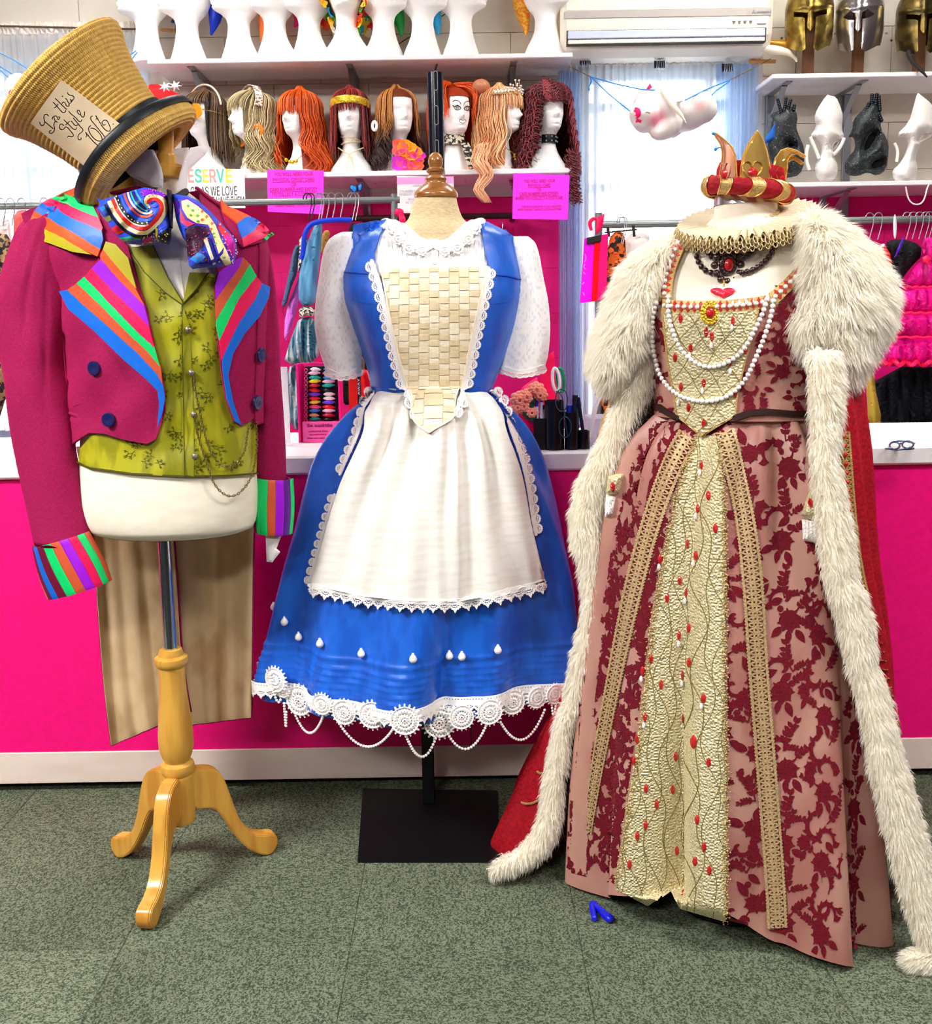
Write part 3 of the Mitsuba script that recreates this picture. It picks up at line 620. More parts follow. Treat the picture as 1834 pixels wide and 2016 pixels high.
# ---------------------------------------------------------------- foam heads, wigs and what they wear
HT = np.array([[0, .088, -.056, .056], [.006, .090, -.058, .058], [.03, .080, -.050, .052], [.06, .057, -.042, .044], [.09, .040, -.036, .038], [.12, .0335, -.033, .037], [.14, .0345, -.038, .043], [.153, .037, -.055, .055],
               [.163, .041, -.079, .064], [.18, .0475, -.086, .075], [.20, .053, -.087, .083], [.22, .057, -.088, .09], [.24, .059, -.087, .094], [.26, .060, -.086, .095], [.28, .058, -.083, .092], [.30, .050, -.070, .081], [.315, .038, -.05, .06], [.325, .024, -.028, .036], [.3305, .004, -.002, .01]])
hA, hF, hB = (PchipInterpolator(HT[:, 0], HT[:, k]) for k in (1, 2, 3))
def head_grid():
    z = np.r_[np.linspace(0, .15, 18), np.linspace(.155, .29, 46), np.linspace(.295, .3305, 12)]; th = np.linspace(-np.pi, np.pi, 72, endpoint=False)
    a, f, b = hA(z)[:, None], hF(z)[:, None], hB(z)[:, None]; s, c = np.sin(th)[None], np.cos(th)[None]
    x = a * s; y = np.where(c > 0, f * c, -b * c); zz = z[:, None] + 0 * th
    fr = np.clip(c, 0, 1) ** .5
    def g(x0, z0, sx, sz): return np.exp(-((x - x0) / sx) ** 2 - ((zz - z0) / sz) ** 2)
    y = y - fr * (.017 * g(0, .211, .0085, .009) + .010 * g(0, .226, .006, .014) + .004 * g(0, .187, .013, .004) + .0035 * g(0, .1795, .011, .004) + .004 * g(0, .167, .014, .007) + .003 * g(0, .256, .045, .008))
    y = y + fr * (.009 * g(.023, .236, .013, .009) + .009 * g(-.023, .236, .013, .009) + .004 * g(0, .197, .02, .004) + .003 * g(0, .1745, .02, .003))
    y = y - fr * (.004 * g(.023, .235, .009, .004) + .004 * g(-.023, .235, .009, .004) + .003 * g(.036, .213, .014, .012) + .003 * g(-.036, .213, .014, .012))
    return np.stack([x, y, zz], -1)
mat('foam_white', '#f6f4f1', .6)
HEADM = mikit.ply(grid(head_grid(), True, (True, True)), 'foam_white', smooth=40)
scene['hair'] = {'type': 'twosided', 'bsdf': {'type': 'principled', 'base_color': {'type': 'mesh_attribute', 'name': 'vertex_color'}, 'roughness': .38, 'specular': .5, 'anisotropic': .0}}
class Head:
    def __init__(s, px, S, D, yaw, label, sc=1.0, group=None):
        x = P(px, 300, D)[0]; s.o = np.array([x, D, S[2]]); s.y = math.radians(yaw); s.s = sc
        s.R = np.array([[math.cos(s.y), -math.sin(s.y), 0], [math.sin(s.y), math.cos(s.y), 0], [0, 0, 1]])
        s.k = thing('foam_head', label, 'mannequin head', group); d = dict(HEADM); d['to_world'] = T().translate(s.o.tolist()).rotate([0, 0, 1], yaw).scale(sc); scene[s.k] = d
    def w(s, p): return s.o + (np.asarray(p, float) * s.s) @ s.R.T
def hexc(h): return np.array(C(h))
def wig(h, label, c1, c2, end, n=260, phi0=42, bangs=True, flare=.0, wave=0.0, wfreq=3.0, curl=0.0, cturn=9, thick=.0017, ends=None, side=0.0, spike=0.0, part=0.0, bang_z=.243, puff=.012, seed=1, seed_len=.015, zc=None):
    """end(phi) -> height where the hair ends (metres over the shelf), phi from -pi to pi, 0 the face, + the picture's right of the head"""
    n = int(n * 1.5); r = np.random.default_rng(seed); k = thing('wig', label, 'wig')
    p0 = math.radians(phi0)
    nb = n // 4 if bangs else 0
    phi = np.r_[r.uniform(p0, 2 * np.pi - p0, n - nb), r.uniform(-p0 * 1.05, p0 * 1.05, nb)]; phi = (phi + np.pi) % (2 * np.pi) - np.pi
    bang = np.r_[np.zeros(n - nb, bool), np.ones(nb, bool)]
    K = 40 if curl else 24; t = np.linspace(0, 1, K)[None]
    ze = np.array([end(p) for p in phi]) + r.normal(0, seed_len, n); ze[bang] = bang_z + r.normal(0, .006, nb)
    z = .338 + puff * .6 - (.338 + puff * .6 - ze[:, None]) * t ** (1.0 if not curl else 1.0)
    zc_ = np.clip(z, .0, .3295)
    low = np.clip((.25 - z) / .25, 0, 1)
    def env(f, x): return f(np.clip(zc_, .245, .3295))
    lay = r.uniform(-.010, .007, (n, 1))
    A = env(hA, 0) + puff + lay + flare * low; F = -env(hF, 0) + puff * .7 + lay + flare * low * .3; B = env(hB, 0) + puff + lay + flare * low
    top = np.clip((z - .325) / .02, 0, 1); A = A * (1 - top * .6); F = F * (1 - top * .75); B = B * (1 - top * .75)
    ph = phi[:, None] + wave * np.sin(t * wfreq * 2 * np.pi + r.uniform(0, .9, (n, 1))) * low + r.normal(0, .05, (n, 1)) + part * (1 - t) ** 2
    x = A * np.sin(ph); c = np.cos(ph); y = np.where(c > 0, -F * c, -B * c)
    x = x + side * low ** 1.5
    rad = wave * .035 * np.cos(t * wfreq * 2 * np.pi + r.uniform(0, 1.2, (n, 1))) * low; x = x + rad * np.sin(ph); y = y - rad * c
    if spike:
        up = np.sin(np.pi * np.clip(t * 1.2, 0, 1)); z = z + spike * up * r.uniform(.2, 1.1, (n, 1)) * (~bang[:, None]); x = x + spike * .5 * up * np.sin(ph)
    if curl:
        a = t * cturn * 2 * np.pi + r.uniform(0, 6.28, (n, 1)); rr = curl * np.clip(t * 4, .35, 1); x = x + rr * np.cos(a) * np.cos(ph) + rr * .5 * np.sin(a) * np.sin(ph); y = y + rr * np.cos(a) * np.sin(ph) * .7; z = z + rr * np.sin(a) * .9
    Pt = np.stack([x, y, z], -1)
    R = thick * np.clip(np.minimum(1.0, (1 - t) * 6 + .25), 0, 1) * r.uniform(.6, 1.25, (n, 1))
    m = tubes(h.w(Pt.reshape(-1, 3)).reshape(Pt.shape), R * h.s, 5)
    mixv = np.clip(r.normal(.5, .34, (n, 1)), 0, 1); col = hexc(c1) * mixv[..., None] + hexc(c2) * (1 - mixv[..., None]); col = np.repeat(col, K, 1)
    if ends is not None:
        e = np.clip((zc or .2) - z, 0, .1)[..., None] / .1; col = col * (1 - e) + hexc(ends) * e
    obj('strands', m, 'hair', k, smooth=True, color=np.repeat(col.reshape(-1, 3), 5, 0), kind='stuff')
    # cap under the strands
    zz = np.linspace(.334, 0, 40)[:, None]; pc = np.linspace(p0 * .9, 2 * np.pi - p0 * .9, 60)[None]
    e = np.array([end(((p + np.pi) % (2 * np.pi)) - np.pi) for p in pc[0]])[None] + .02
    zz = .334 - (.334 - e) * np.linspace(0, 1, 40)[:, None]
    zq = np.clip(zz, .245, .3295); lw = np.clip((.25 - zz) / .25, 0, 1); tp = np.clip((zz - .325) / .02, 0, 1)
    A = (hA(zq) + puff - .009 + flare * lw * .8) * (1 - tp * .5); B = (hB(zq) + puff - .009 + flare * lw * .8) * (1 - tp * .6); F = (-hF(zq) + puff * .7 - .009 + flare * lw * .3) * (1 - tp * .6)
    c = np.cos(pc); V = np.stack([A * np.sin(pc) + side * lw ** 1.5, np.where(c > 0, -F * c, -B * c), zz + 0 * pc], -1)
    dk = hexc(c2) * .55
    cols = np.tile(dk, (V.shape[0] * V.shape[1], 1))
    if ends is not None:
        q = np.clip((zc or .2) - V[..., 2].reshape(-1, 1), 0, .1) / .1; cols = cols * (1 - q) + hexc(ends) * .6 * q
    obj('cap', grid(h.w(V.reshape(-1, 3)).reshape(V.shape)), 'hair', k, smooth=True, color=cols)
    zf = np.linspace(.334, bang_z + .022 if bangs else .285, 12)[:, None]; pf_ = np.linspace(-p0, p0, 24)[None]; zq = np.clip(zf, .245, .3295); tp = np.clip((zf - .325) / .02, 0, 1)
    A = (hA(zq) + puff - .009) * (1 - tp * .5); F = (-hF(zq) + puff * .7 - .007) * (1 - tp * .6)
    V = np.stack([A * np.sin(pf_), -F * np.cos(pf_), zf + 0 * pf_], -1)
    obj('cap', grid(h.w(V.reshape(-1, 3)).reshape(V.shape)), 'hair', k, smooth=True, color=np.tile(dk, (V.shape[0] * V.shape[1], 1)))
    return k
# the top shelf: necks with headscarves
tops = [(302, -70, 'navy', '#14204e', 'leftmost, with a navy scarf tail'), (380, -60, 'royal blue', '#0a2aa8', 'second, with a royal blue scarf tail'), (480, -55, 'orange', '#ff7a30', 'third, with a long orange scarf tail'), (550, -45, 'hot pink', '#f0147a', 'fourth, with a hot pink scarf end'),
        (617, -50, 'flowered', None, 'fifth, with a flowered swim cap, facing left'), (690, 0, 'black', '#0d1220', 'sixth, facing front with black straps'), (762, 60, 'flowered', None, 'seventh, with a yellow flowered swim cap, facing right'), (838, 65, 'green', '#108a3a', 'eighth, with a shiny green scarf'), (912, 70, 'turquoise', '#2aa6dc', 'ninth, with a turquoise scarf'), (1076, 50, 'orange print', '#ff7a14', 'tenth, beside the air conditioner, with orange print scarf')]
for px, yaw, nm, c, lab in tops:
    h = Head(px, S1, 4.16, yaw, sc=1.2, label=f'white foam head on the upper shelf, {lab}')
    if nm == 'flowered':
        k = thing('flower_cap', f'swim cap of colourful petals on the {"fifth" if px < 700 else "seventh"} head of the upper shelf', 'swim cap')
        r = np.random.default_rng(px); pal = ['#f6d21e', '#ff5a2a', '#e8202a', '#2aa6dc', '#3ab83a', '#f7f2e0', '#f6b81e'] if px < 700 else ['#f6d21e', '#f9e94a', '#ff5a2a', '#e8202a', '#2aa6dc', '#5ac83a', '#f7f2e0']
        for j in range(150):
            ph = r.uniform(.9, 2 * np.pi - .9); z = r.uniform(.10 if math.cos(ph) < -.1 else .21, .33); zq = min(max(z, .2), .329)
            cth = math.cos(ph); p = np.array([(hA(zq) + .012) * math.sin(ph), (hF(zq) - .01) * cth if cth > 0 else -(hB(zq) + .012) * cth, z]); nn = np.array([math.sin(ph), -cth, .3])
            V = np.array([[0, 0, 0]] + [[.016 * math.cos(a) * (1 + .3 * math.sin(3 * a)), .016 * math.sin(a), .006 + .003 * math.sin(5 * a)] for a in np.linspace(0, 6.28, 12, endpoint=False)])
            fm = tri(V, [[0, i + 1, (i + 1) % 12 + 1] for i in range(12)]); fm.apply_transform(frame(nn, p)); fm.vertices = h.w(fm.vertices); cc = pal[j % len(pal)]
            obj('petal', fm, mat('petal_' + cc[1:], cc, .6), k)
        continue
    k = thing('headscarf', f'{nm} headscarf on the {lab.split(",")[0]} mannequin head of the upper shelf', 'headscarf'); m = mat('scarf_' + c[1:], c if nm != 'orange print' else (lambda p, n, uv: mix((.95, .22, .02), (.9, .55, .05), smoothstep(.4, .6, noise(p.x * 160, p.y * 160, p.z * 160)))), .4)
    zz = np.linspace(.336, .262, 14)[:, None]; pc = np.linspace(.55, 2 * np.pi - .55, 50)[None]; zq = np.clip(zz, .2, .3295); cth = np.cos(pc)
    zlow = zz - .05 * np.clip(-cth, 0, 1) * (1 - (zz - .262) / .074)
    V = np.stack([(hA(zq) + .006) * np.sin(pc), np.where(cth > 0, (hF(zq) - .005) * cth, -(hB(zq) + .006) * cth), zlow + 0 * pc], -1)
    obj('cap', grid(h.w(V.reshape(-1, 3)).reshape(V.shape)), m, k, smooth=True)
    if nm == 'black':
        for s in (-1, 1): obj('strap', tube(h.w([[s * .062, .01, .27], [s * .064, .0, .22], [s * .056, -.01, .175], [s * .040, -.01, .145]]), [.010, .011, .010, .006], 8, 20), m, k)
    else:
        L = {'navy': .075, 'royal blue': .115, 'orange': .135, 'hot pink': .09}.get(nm, .13)
        pts = h.w([[0, .088, .25], [0, .100, .20], [.004, .094, .155], [-.003, .080, .25 - L - .03]]); obj('tail', tube(pts, [.028, .034, .024, .004], 10, 24), m, k)
# the wig shelf
ff = lambda v: (lambda p: v)
D3 = 4.12
h = Head(408, S2, D3, -24, 'white foam head on the wig shelf under the brown bob wig'); h1 = h
wig(h, 'dark brown chin-length bob wig with a pale headband and orange round glasses', '#7a5a38', '#2a1a10', lambda p: .09 if abs(p) > .8 else .12, 420, 50, True, flare=.024, bang_z=.275, part=.4, seed=2)
mat('gold_thin', '#d9b25a', .25, .9); mat('band_pale', '#e8dcc0', .4)
th = np.linspace(-1.5, 1.5, 30); solo('headband', 'thin pale headband on the brown bob wig', 'headband', tube(h.w(np.stack([.079 * np.sin(th), np.full(30, -.005), .268 + .088 * np.cos(th)], 1)), .004, 6), 'band_pale')
scene['orange_lens'] = {'type': 'twosided', 'bsdf': {'type': 'principled', 'base_color': rgb('#ff8a12'), 'roughness': .15, 'specular': .6}}
k = thing('sunglasses', 'round wire sunglasses with orange lenses on the brown bob head', 'sunglasses')
for s in (-1, 1):
    c = np.array([s * .036, -.106, .238]); a = np.linspace(0, 2 * np.pi, 28, endpoint=False); ring = np.stack([c[0] + .027 * np.cos(a), c[1] + abs(s) * .006 * np.cos(a) * s, c[2] + .027 * np.sin(a)], 1)
    lens = tri(h.w(np.vstack([[c], ring])), [[0, i + 1, (i + 1) % 28 + 1] for i in range(28)])
    obj('lens', lens, 'orange_lens', k); obj('rim', tube(h.w(ring), .0016, 6, close=True), 'gold_thin', k)
    obj('temple', tube(h.w([[s * .064, -.10, .242], [s * .074, -.05, .242], [s * .074, .02, .24]]), .0015, 5), 'gold_thin', k)
obj('bridge', tube(h.w([[-.01, -.106, .243], [0, -.109, .246], [.01, -.106, .243]]), .0015, 5), 'gold_thin', k)
h = Head(500, S2, D3, -48, 'white foam head on the wig shelf under the ash blonde wig')
wig(h, 'ash blonde long wig swept to one side with a patterned headscarf', '#e0cfa0', '#8a7448', lambda p: .005 if p > 0 else .10 if p > -2 else .05, 260, 44, True, flare=.014, wave=.3, bang_z=.255, part=.6, side=.012, seed=3)
mat('scarf_print', lambda p, n, uv: mix((.80, .72, .66), (.25, .10, .05), smoothstep(.58, .66, noise(p.x * 190, p.y * 190, p.z * 190))), .6)
th = np.linspace(-1.6, 1.6, 36); a = np.stack([.082 * np.sin(th), -.02 + .02 * np.cos(th), .262 + .090 * np.cos(th)], 1)
V = np.stack([h.w(a + [0, d, 0]) for d in (-.016, -.006, .006, .016)]); solo('hair_wrap', 'narrow printed wrap round the ash blonde wig', 'headscarf', thicken(V, .003), 'scarf_print', smooth=True)
mat('orange_plastic', '#ff8020', .4)
for s, lab in ((-1, 'in front of'), (1, 'behind')):
    a = np.linspace(0, 2 * np.pi, 28, endpoint=False); c = h.w([s * .066, -.02, .165 if s > 0 else .150]); pts = c + np.stack([.017 * np.cos(a), 0 * a - .004, .021 * np.sin(a)], 1)
    solo('hoop_earring', f'thick orange hoop earring of the ash blonde head, hanging {lab} its jaw', 'earring', tube(pts, .0075 + .003 * np.sin(a), 8, close=True), 'orange_plastic')
h = Head(594, S2, D3, -28, 'white foam head on the wig shelf under the bright orange wig')
wig(h, 'long bright orange wavy wig with a full fringe', '#ff7a1e', '#b83208', lambda p: .0 if p > 0 else .03, 320, 44, True, flare=.035, wave=.35, wfreq=2.5, bang_z=.236, seed=4)
k = thing('necklace', 'gold coin necklace on the orange wig head', 'necklace'); mat('gold_bead', '#d8b23a', .3, .8)
pts = h.w(np.stack([np.linspace(-.05, .062, 20), -.066 + .0 * np.linspace(0, 1, 20), .082 - .028 * np.sin(np.linspace(0, np.pi, 20))], 1)); obj('chain', tube(pts, .0014, 5), 'gold_bead', k)
for q in (4, 7, 9, 12): obj('coin', ball(pts[q] + [0, -.004, -.004], .0075, 2, (1, .4, 1)), 'gold_bead', k)
h = Head(692, S2, D3, 0, 'white foam head facing front on the wig shelf under the dark red wig'); 
wig(h, 'dark red shoulder-length wig with short fringe and gold headband', '#b03a34', '#4a0d12', lambda p: .10, 280, 46, True, flare=.016, bang_z=.243, seed=5)
mat('gold_sequin', lambda p, n, uv: mix((.95, .66, .05), (.35, .20, .01), smoothstep(.45, .65, noise(p.x * 420, p.y * 420, p.z * 420))), .3, .3)
th = np.linspace(-1.75, 1.75, 50); V = np.stack([h.w(np.stack([(.0775 + d * .0) * np.sin(th), -.102 * np.cos(th), np.full(50, z) - .010 * (1 - np.cos(th))], 1)) for d, z in ((0, .262), (1, .270), (1, .282), (0, .290))])
solo('gold_headband', 'wide gold sequin headband across the dark red wig', 'headband', thicken(V, .004), 'gold_sequin', smooth=True)
mat('pearl_cream', '#efe3b8', .3); k = thing('pearl_strands', 'cream pearl necklace wound round the neck of the red wig head', 'necklace')
for z0, sl, rx in ((.142, -.010, .039), (.126, .004, .038)):
    th = np.linspace(-1.4, 1.4, 22); obj('strand', beads(h.w(np.stack([rx * np.sin(th), -.040 * np.cos(th), z0 + sl * th / 1.4], 1)), .0032), 'pearl_cream', k)
obj('strand', beads(h.w(resample(np.array([[-.048, -.036, .105], [-.02, -.046, .085], [-.004, -.05, .078], [.02, -.046, .092], [.05, -.034, .104]]), .006)), .003), 'pearl_cream', k)
for x in (-.012, .006): obj('strand', beads(h.w(resample(np.array([[-.004, -.05, .08], [x, -.056, .045], [x + (.008 if x > 0 else -.004), -.062, .008]]), .006)), .003), 'pearl_cream', k)
h = Head(783, S2, D3, 24, 'white foam head on the wig shelf under the auburn ombre wig')
wig(h, 'auburn ombre wig with caramel top and dark wavy ends, centre parted', '#d89a4a', '#8a3c1c', lambda p: .015 if abs(p) > .9 else .06, 300, 44, False, flare=.034, wave=.3, wfreq=2.4, ends='#2c1110', zc=.215, seed=6)
k = thing('ear_ring', 'white oval earring with dark centre beside the auburn wig', 'earring'); a = np.linspace(0, 2 * np.pi, 24, endpoint=False); c = P(737, 248, 4.03)
obj('hoop', tube(c + np.stack([.008 * np.cos(a), 0 * a, .016 * np.sin(a)], 1), .0055, 8, close=True), 'paper', k); obj('centre', ball(c + [0, .002, 0], .006, 2, (.8, .5, 1.3)), 'ink', k)
def flower(name, lab, c, petals, cat='flower'):
    k = thing(name, lab, cat)
    for (dx, dz, r, tilt, col) in petals:
        a = np.linspace(0, 2 * np.pi, 14, endpoint=False); V = np.vstack([[0, 0, 0], np.stack([r * np.cos(a) * (1 + .25 * np.cos(3 * a)), r * np.sin(a), .35 * r + .15 * r * np.sin(4 * a)], 1), np.stack([r * .5 * np.cos(a), r * .5 * np.sin(a), .1 * r + 0 * a], 1)])
        f = [[0, 15 + i, 15 + (i + 1) % 14] for i in range(14)] + [[15 + i, 1 + i, 1 + (i + 1) % 14] for i in range(14)] + [[15 + i, 1 + (i + 1) % 14, 15 + (i + 1) % 14] for i in range(14)]
        m = tri(V, f); m.apply_transform(frame((dx * 9 + .1 * tilt, -1, dz * 9 + .2 * tilt), c + np.array([dx, -abs(r) * .3, dz]))); obj('petal', m, mat('petal_' + col[1:], col, .55), k, smooth=True)
    return k
c = P(800, 302, 4.02)
pet = [(-.025, .02, .032, -1, '#ff6a5a'), (.02, .0, .034, 1, '#f99a1e'), (-.01, -.02, .036, 0, '#ff5fb4'), (.025, -.03, .034, 1, '#ff6a5a'), (-.03, -.035, .03, -1, '#e23ae0'), (.0, -.05, .03, 0, '#ff5fb4'), (.045, -.01, .024, 2, '#e21ad0'), (.035, -.05, .026, 1, '#ff6a4a'), (.0, .015, .034, 0, '#fba321'), (-.012, .022, .026, -1, '#ffc23a'), (.012, .02, .024, 1, '#ffb02a'), (0, .012, .016, 0, '#ff8a1e'), (.002, .014, .009, 0, '#ffd24a')]
flower('silk_flower', 'big orange and pink silk flower at the neck of the auburn wig head', c, pet)
h = Head(893, S2, D3, 24, 'white foam head with painted eyes on the wig shelf under the spiky orange wig'); h6 = h
wig(h, 'spiky bright orange wig with long dark back hair', '#ff6a14', '#c84008', lambda p: .22 if abs(p) < 1.3 else .05, 300, 46, False, flare=.02, spike=.035, puff=.016, ends='#3a1a14', zc=.14, seed=7)
mat('eye_ink', '#141418', .5); eyes = []
hf = Front([tri(h.w(head_grid().reshape(-1, 3)), gfaces(76, 72, True))])
def face_line(pts, r=.0011):
    q = proj(h6.w(np.array(pts))); q = smooth_path(np.c_[q, 0 * q[:, 0]], 16)[:, :2]; return tube(hf.on(q[:, 0], q[:, 1], .0012), r, 5)
for s in (-1, 1):
    e = lambda a, b: (s * a, -.09, b)
    eyes += [face_line([e(.006, .236), e(.012, .243), e(.023, .246), e(.034, .241), e(.040, .246)], .0016), face_line([e(.006, .236), e(.015, .230), e(.025, .229), e(.034, .236)], .0011), face_line([e(.006, .252), e(.018, .263), e(.030, .264), e(.040, .257)], .0012), face_line([e(.018, .241), e(.017, .236), e(.020, .232), e(.024, .233), e(.025, .238), e(.022, .242)], .001)]
eyes += [face_line([(-.014, -.09, .189), (-.005, -.09, .1935), (0, -.09, .191), (.005, -.09, .1935), (.014, -.09, .189)], .0008), face_line([(-.014, -.09, .189), (0, -.09, .182), (.014, -.09, .189)], .0007)]
obj('painted_features', join(eyes), 'eye_ink', h.k)
leo = mat('leopard', lambda p, n, uv: mix((.62, .58, .44), (.012, .012, .012), smoothstep(.46, .54, fbm(p.x * 130, p.y * 130, p.z * 130, 2))), .6)
th = np.linspace(-2.2, 2.2, 40); V = np.stack([h.w(np.stack([r_ * np.sin(th), -r_ * np.cos(th) * 1.05, z + .004 * np.sin(th * 3)], 1)) for r_, z in ((.039, .150), (.041, .138), (.042, .124), (.047, .112))])
k = thing('leopard_scarf', 'leopard print scarf round the neck of the spiky orange wig head', 'scarf'); obj('band', thicken(V, .004), leo, k, smooth=True)
a = h.w([[.02, -.05, .12], [.03, -.068, .08], [.035, -.08, .04], [.055, -.09, .008]]); V = np.stack([smooth_path(a, 20) + np.array([d, 0, 0]) for d in (-.016, -.005, .006, .016)]); obj('tail', thicken(V, .004), leo, k, smooth=True)
h = Head(985, S2, D3, 52, 'white foam head facing right on the wig shelf under the peach wig'); h7 = h
wig(h, 'long peach blonde wig with fringe hanging below the shelf edge', '#ffd9a4', '#d8884e', lambda p: .0 if p < 0 else .06, 340, 46, True, flare=.022, wave=.3, wfreq=2.0, bang_z=.242, side=-.02, seed=8)
wk = 'wig_006'
r = np.random.default_rng(5); n = 60; t = np.linspace(0, 1, 26)[None]; b = r.normal(0, 1, (n, 3)) * [.014, .01, .004]
px = np.interp(t, [0, .25, .5, .75, 1], [950, 945, 958, 943, 958])[0]; py = np.interp(t, [0, .25, .5, .75, 1], [285, 318, 345, 372, 398])[0]; q = smooth_path(P(px, py, np.interp(t[0], [0, .3, 1], [4.02, 3.94, 3.93])), 26)
w = (1 - .55 * t[..., None] ** 2); Pt = q[None] + b[:, None] * w + .006 * np.sin(t * 12 + r.uniform(0, 3, (n, 1)))[..., None] * [1, .4, 0]
m = tubes(Pt, .0024 * np.clip((1 - t) * 5, .2, 1) * np.ones((n, 1)), 5); cm = np.clip(r.normal(.5, .3, (n, 1)), 0, 1); obj('hanging_lock', m, 'hair', labels and [k for k in labels if k.startswith('wig') and '__' not in k][-1], smooth=True, color=np.repeat(np.repeat(hexc('#ffdcae') * cm + hexc('#dc8c60') * (1 - cm), 26, 0), 5, 0), kind='stuff')
k = thing('tiara', 'gold pearl tiara on the peach wig', 'tiara'); mat('tiara_gold', '#e3c47c', .25, .7); mat('pearl_white', '#f6f2ec', .25)
th = np.linspace(-1.35, 1.35, 40); base = np.stack([.083 * np.sin(th), -.098 * np.cos(th) + .008, .290 + 0 * th], 1); obj('band', tube(h.w(base), .0035, 6), 'tiara_gold', k)
pk = []
for j in range(3, 37, 2):
    hgt = .010 + .045 * math.exp(-((j - 19.5) / 8) ** 2) * (1 if j % 4 == 1 else .65); p = base[j]; obj('spray', tube(h.w([p, p + [0, .004, hgt]]), .0014, 5), 'tiara_gold', k); pk += [p + [0, .004, hgt], p + [.003, -.002, hgt * .6], p + [-.003, -.002, hgt * .3]]
obj('pearl_setting', beads(h.w(np.array(pk)), .0042), 'pearl_white', k)
obj('hair_bun', ball(h.w([-.055, .05, .33]), .035, 3, (1, 1, .8)), 'hair', 'wig_006', smooth=True, color=np.tile(hexc('#c8805a'), (642, 1)))
solo('pendant_necklace', 'fine gold necklace with a pendant on the peach wig head', 'necklace', join([tube(h.w([[-.042, -.02, .115], [-.025, -.055, .085], [.0, -.066, .070]]), .0014, 5, 12), tube(h.w([[.0, -.066, .070], [.025, -.055, .082], [.04, -.03, .1]]), .0014, 5, 12), beads(h.w([[0, -.068, .068], [-.004, -.07, .06], [.004, -.07, .058], [0, -.071, .05]]), .005)]), 'gold_bead')
h = Head(1076, S2, D3, 22, 'white foam head on the wig shelf under the curly dark red wig')
wig(h, 'big curly dark red wig with tight ringlets', '#9a3038', '#3c0d14', lambda p: .0 if abs(p) > 1.0 else .06, 190, 44, True, flare=.045, curl=.0155, cturn=7.5, thick=.0026, puff=.030, bang_z=.268, seed=9, seed_len=.03)
r = np.random.default_rng(15); n = 26; t = np.linspace(0, 1, 40)[None]; q = smooth_path(Pw([(1118, 300), (1126, 340), (1127, 370), (1133, 395)], 3.98), 40); a = t * 40 + r.uniform(0, 6, (n, 1)); Pt = q[None] + r.normal(0, 1, (n, 1, 3)) * [.012, .01, .01] + .008 * np.stack([np.cos(a), .6 * np.sin(a), .5 * np.sin(a)], -1)
obj('hanging_curls', tubes(Pt, .0018, 5), 'hair', 'wig_007', smooth=True, color=np.tile(hexc('#6a1c24'), (n * 200, 1)), kind='stuff')
k = thing('choker', 'black studded choker on the neck of the curly red wig head', 'choker'); mat('leather_black', '#17191d', .4)
th = np.linspace(-np.pi, np.pi, 40); V = np.stack([h.w(np.stack([r_ * np.sin(th), -(r_ + .004) * np.cos(th), 0 * th + z], 1)) for r_, z in ((.038, .112), (.0385, .127), (.039, .142))]); obj('strap', thicken(V, .003), 'leather_black', k, smooth=True)
for z in (.119, .135):
    for a in (-1.1, -.55, 0, .55, 1.1): obj('stud', ball(h.w([.040 * math.sin(a), -.044 * math.cos(a), z]), .0038, 1), 'wire_steel', k)
# red cap with a white star flower on a foam head behind the straw hat
h = Head(318, S2, 4.05, -40, 'white foam head half hidden behind the straw hat, under a red hat')
mat('red_felt', '#d8121c', .7); k = thing('red_hat', 'red hat with a white star flower behind the straw hat brim', 'hat')
zz = np.linspace(.34, .21, 16)[:, None]; pc = np.linspace(0, 2 * np.pi, 40, endpoint=False)[None]; zq = np.clip(zz, .24, .329); V = np.stack([(hA(zq) + .022) * np.sin(pc), -(.5 * (hB(zq) - hF(zq)) + .02) * np.cos(pc), zz + 0 * pc], -1); obj('crown', grid(h.w(V.reshape(-1, 3)).reshape(V.shape), True), 'red_felt', k, smooth=True)
obj('flap', inflate([(348, 182), (362, 190), (372, 210), (370, 238), (362, 232), (352, 205)], 4.0, .012, res=5), 'red_felt', k)
st = Polygon([(325 + (14 if i % 2 == 0 else 6) * math.cos(a), 171 + (11 if i % 2 == 0 else 5) * math.sin(a)) for i, a in enumerate(np.linspace(0, 2 * np.pi, 14, endpoint=False))]); obj('star_flower', inflate(st, 3.93, .008, res=4), 'paper', k)
st = affinity.translate(st, 20, -2); obj('star_flower', inflate(st, 3.94, .008, res=4), 'paper', k)
# ---------------------------------------------------------------- first costume: tailcoat, waistcoat, bow tie and straw hat on a wooden tripod form
DH = 2.33
def sc(pts, s, ox, oy): return [(ox + x / s, oy + y / s) for x, y in pts]
mat('wood_honey', lambda p, n, uv: mix((.62, .33, .055), (.50, .22, .03), smoothstep(.35, .75, fbm(p.x * 40, p.y * 40, p.z * 5, 3))), .3, spec=.5)
mat('chrome', '#c9ced6', .12, 1.0)
mat('form_cream', lambda p, n, uv: mix((.83, .76, .63), (.79, .71, .57), smoothstep(.3, .8, fbm(p.x * 30, p.y * 30, p.z * 60, 3))), .85)
def wool(c1, c2, f=260):
    return lambda p, n, uv: mix(c1, c2, smoothstep(.3, .7, fbm(p.x * f, p.y * f, p.z * f, 2)))
mat('burgundy_wool', wool((.33, .003, .07), (.25, .002, .05), 500), .85, sheen=.2)
mat('burgundy_dark', '#4a0426', .9)
mat('olive_satin', lambda p, n, uv: mix((.37, .35, .009), (.24, .23, .007), smoothstep(.4, .62, fbm(p.x * 40, p.y * 40, p.z * 9, 3))), .38, spec=.5, sheen=.4)  # vertical sheen of the satin painted in as lighter and darker streaks
mat('olive_thread', '#454600', .5)
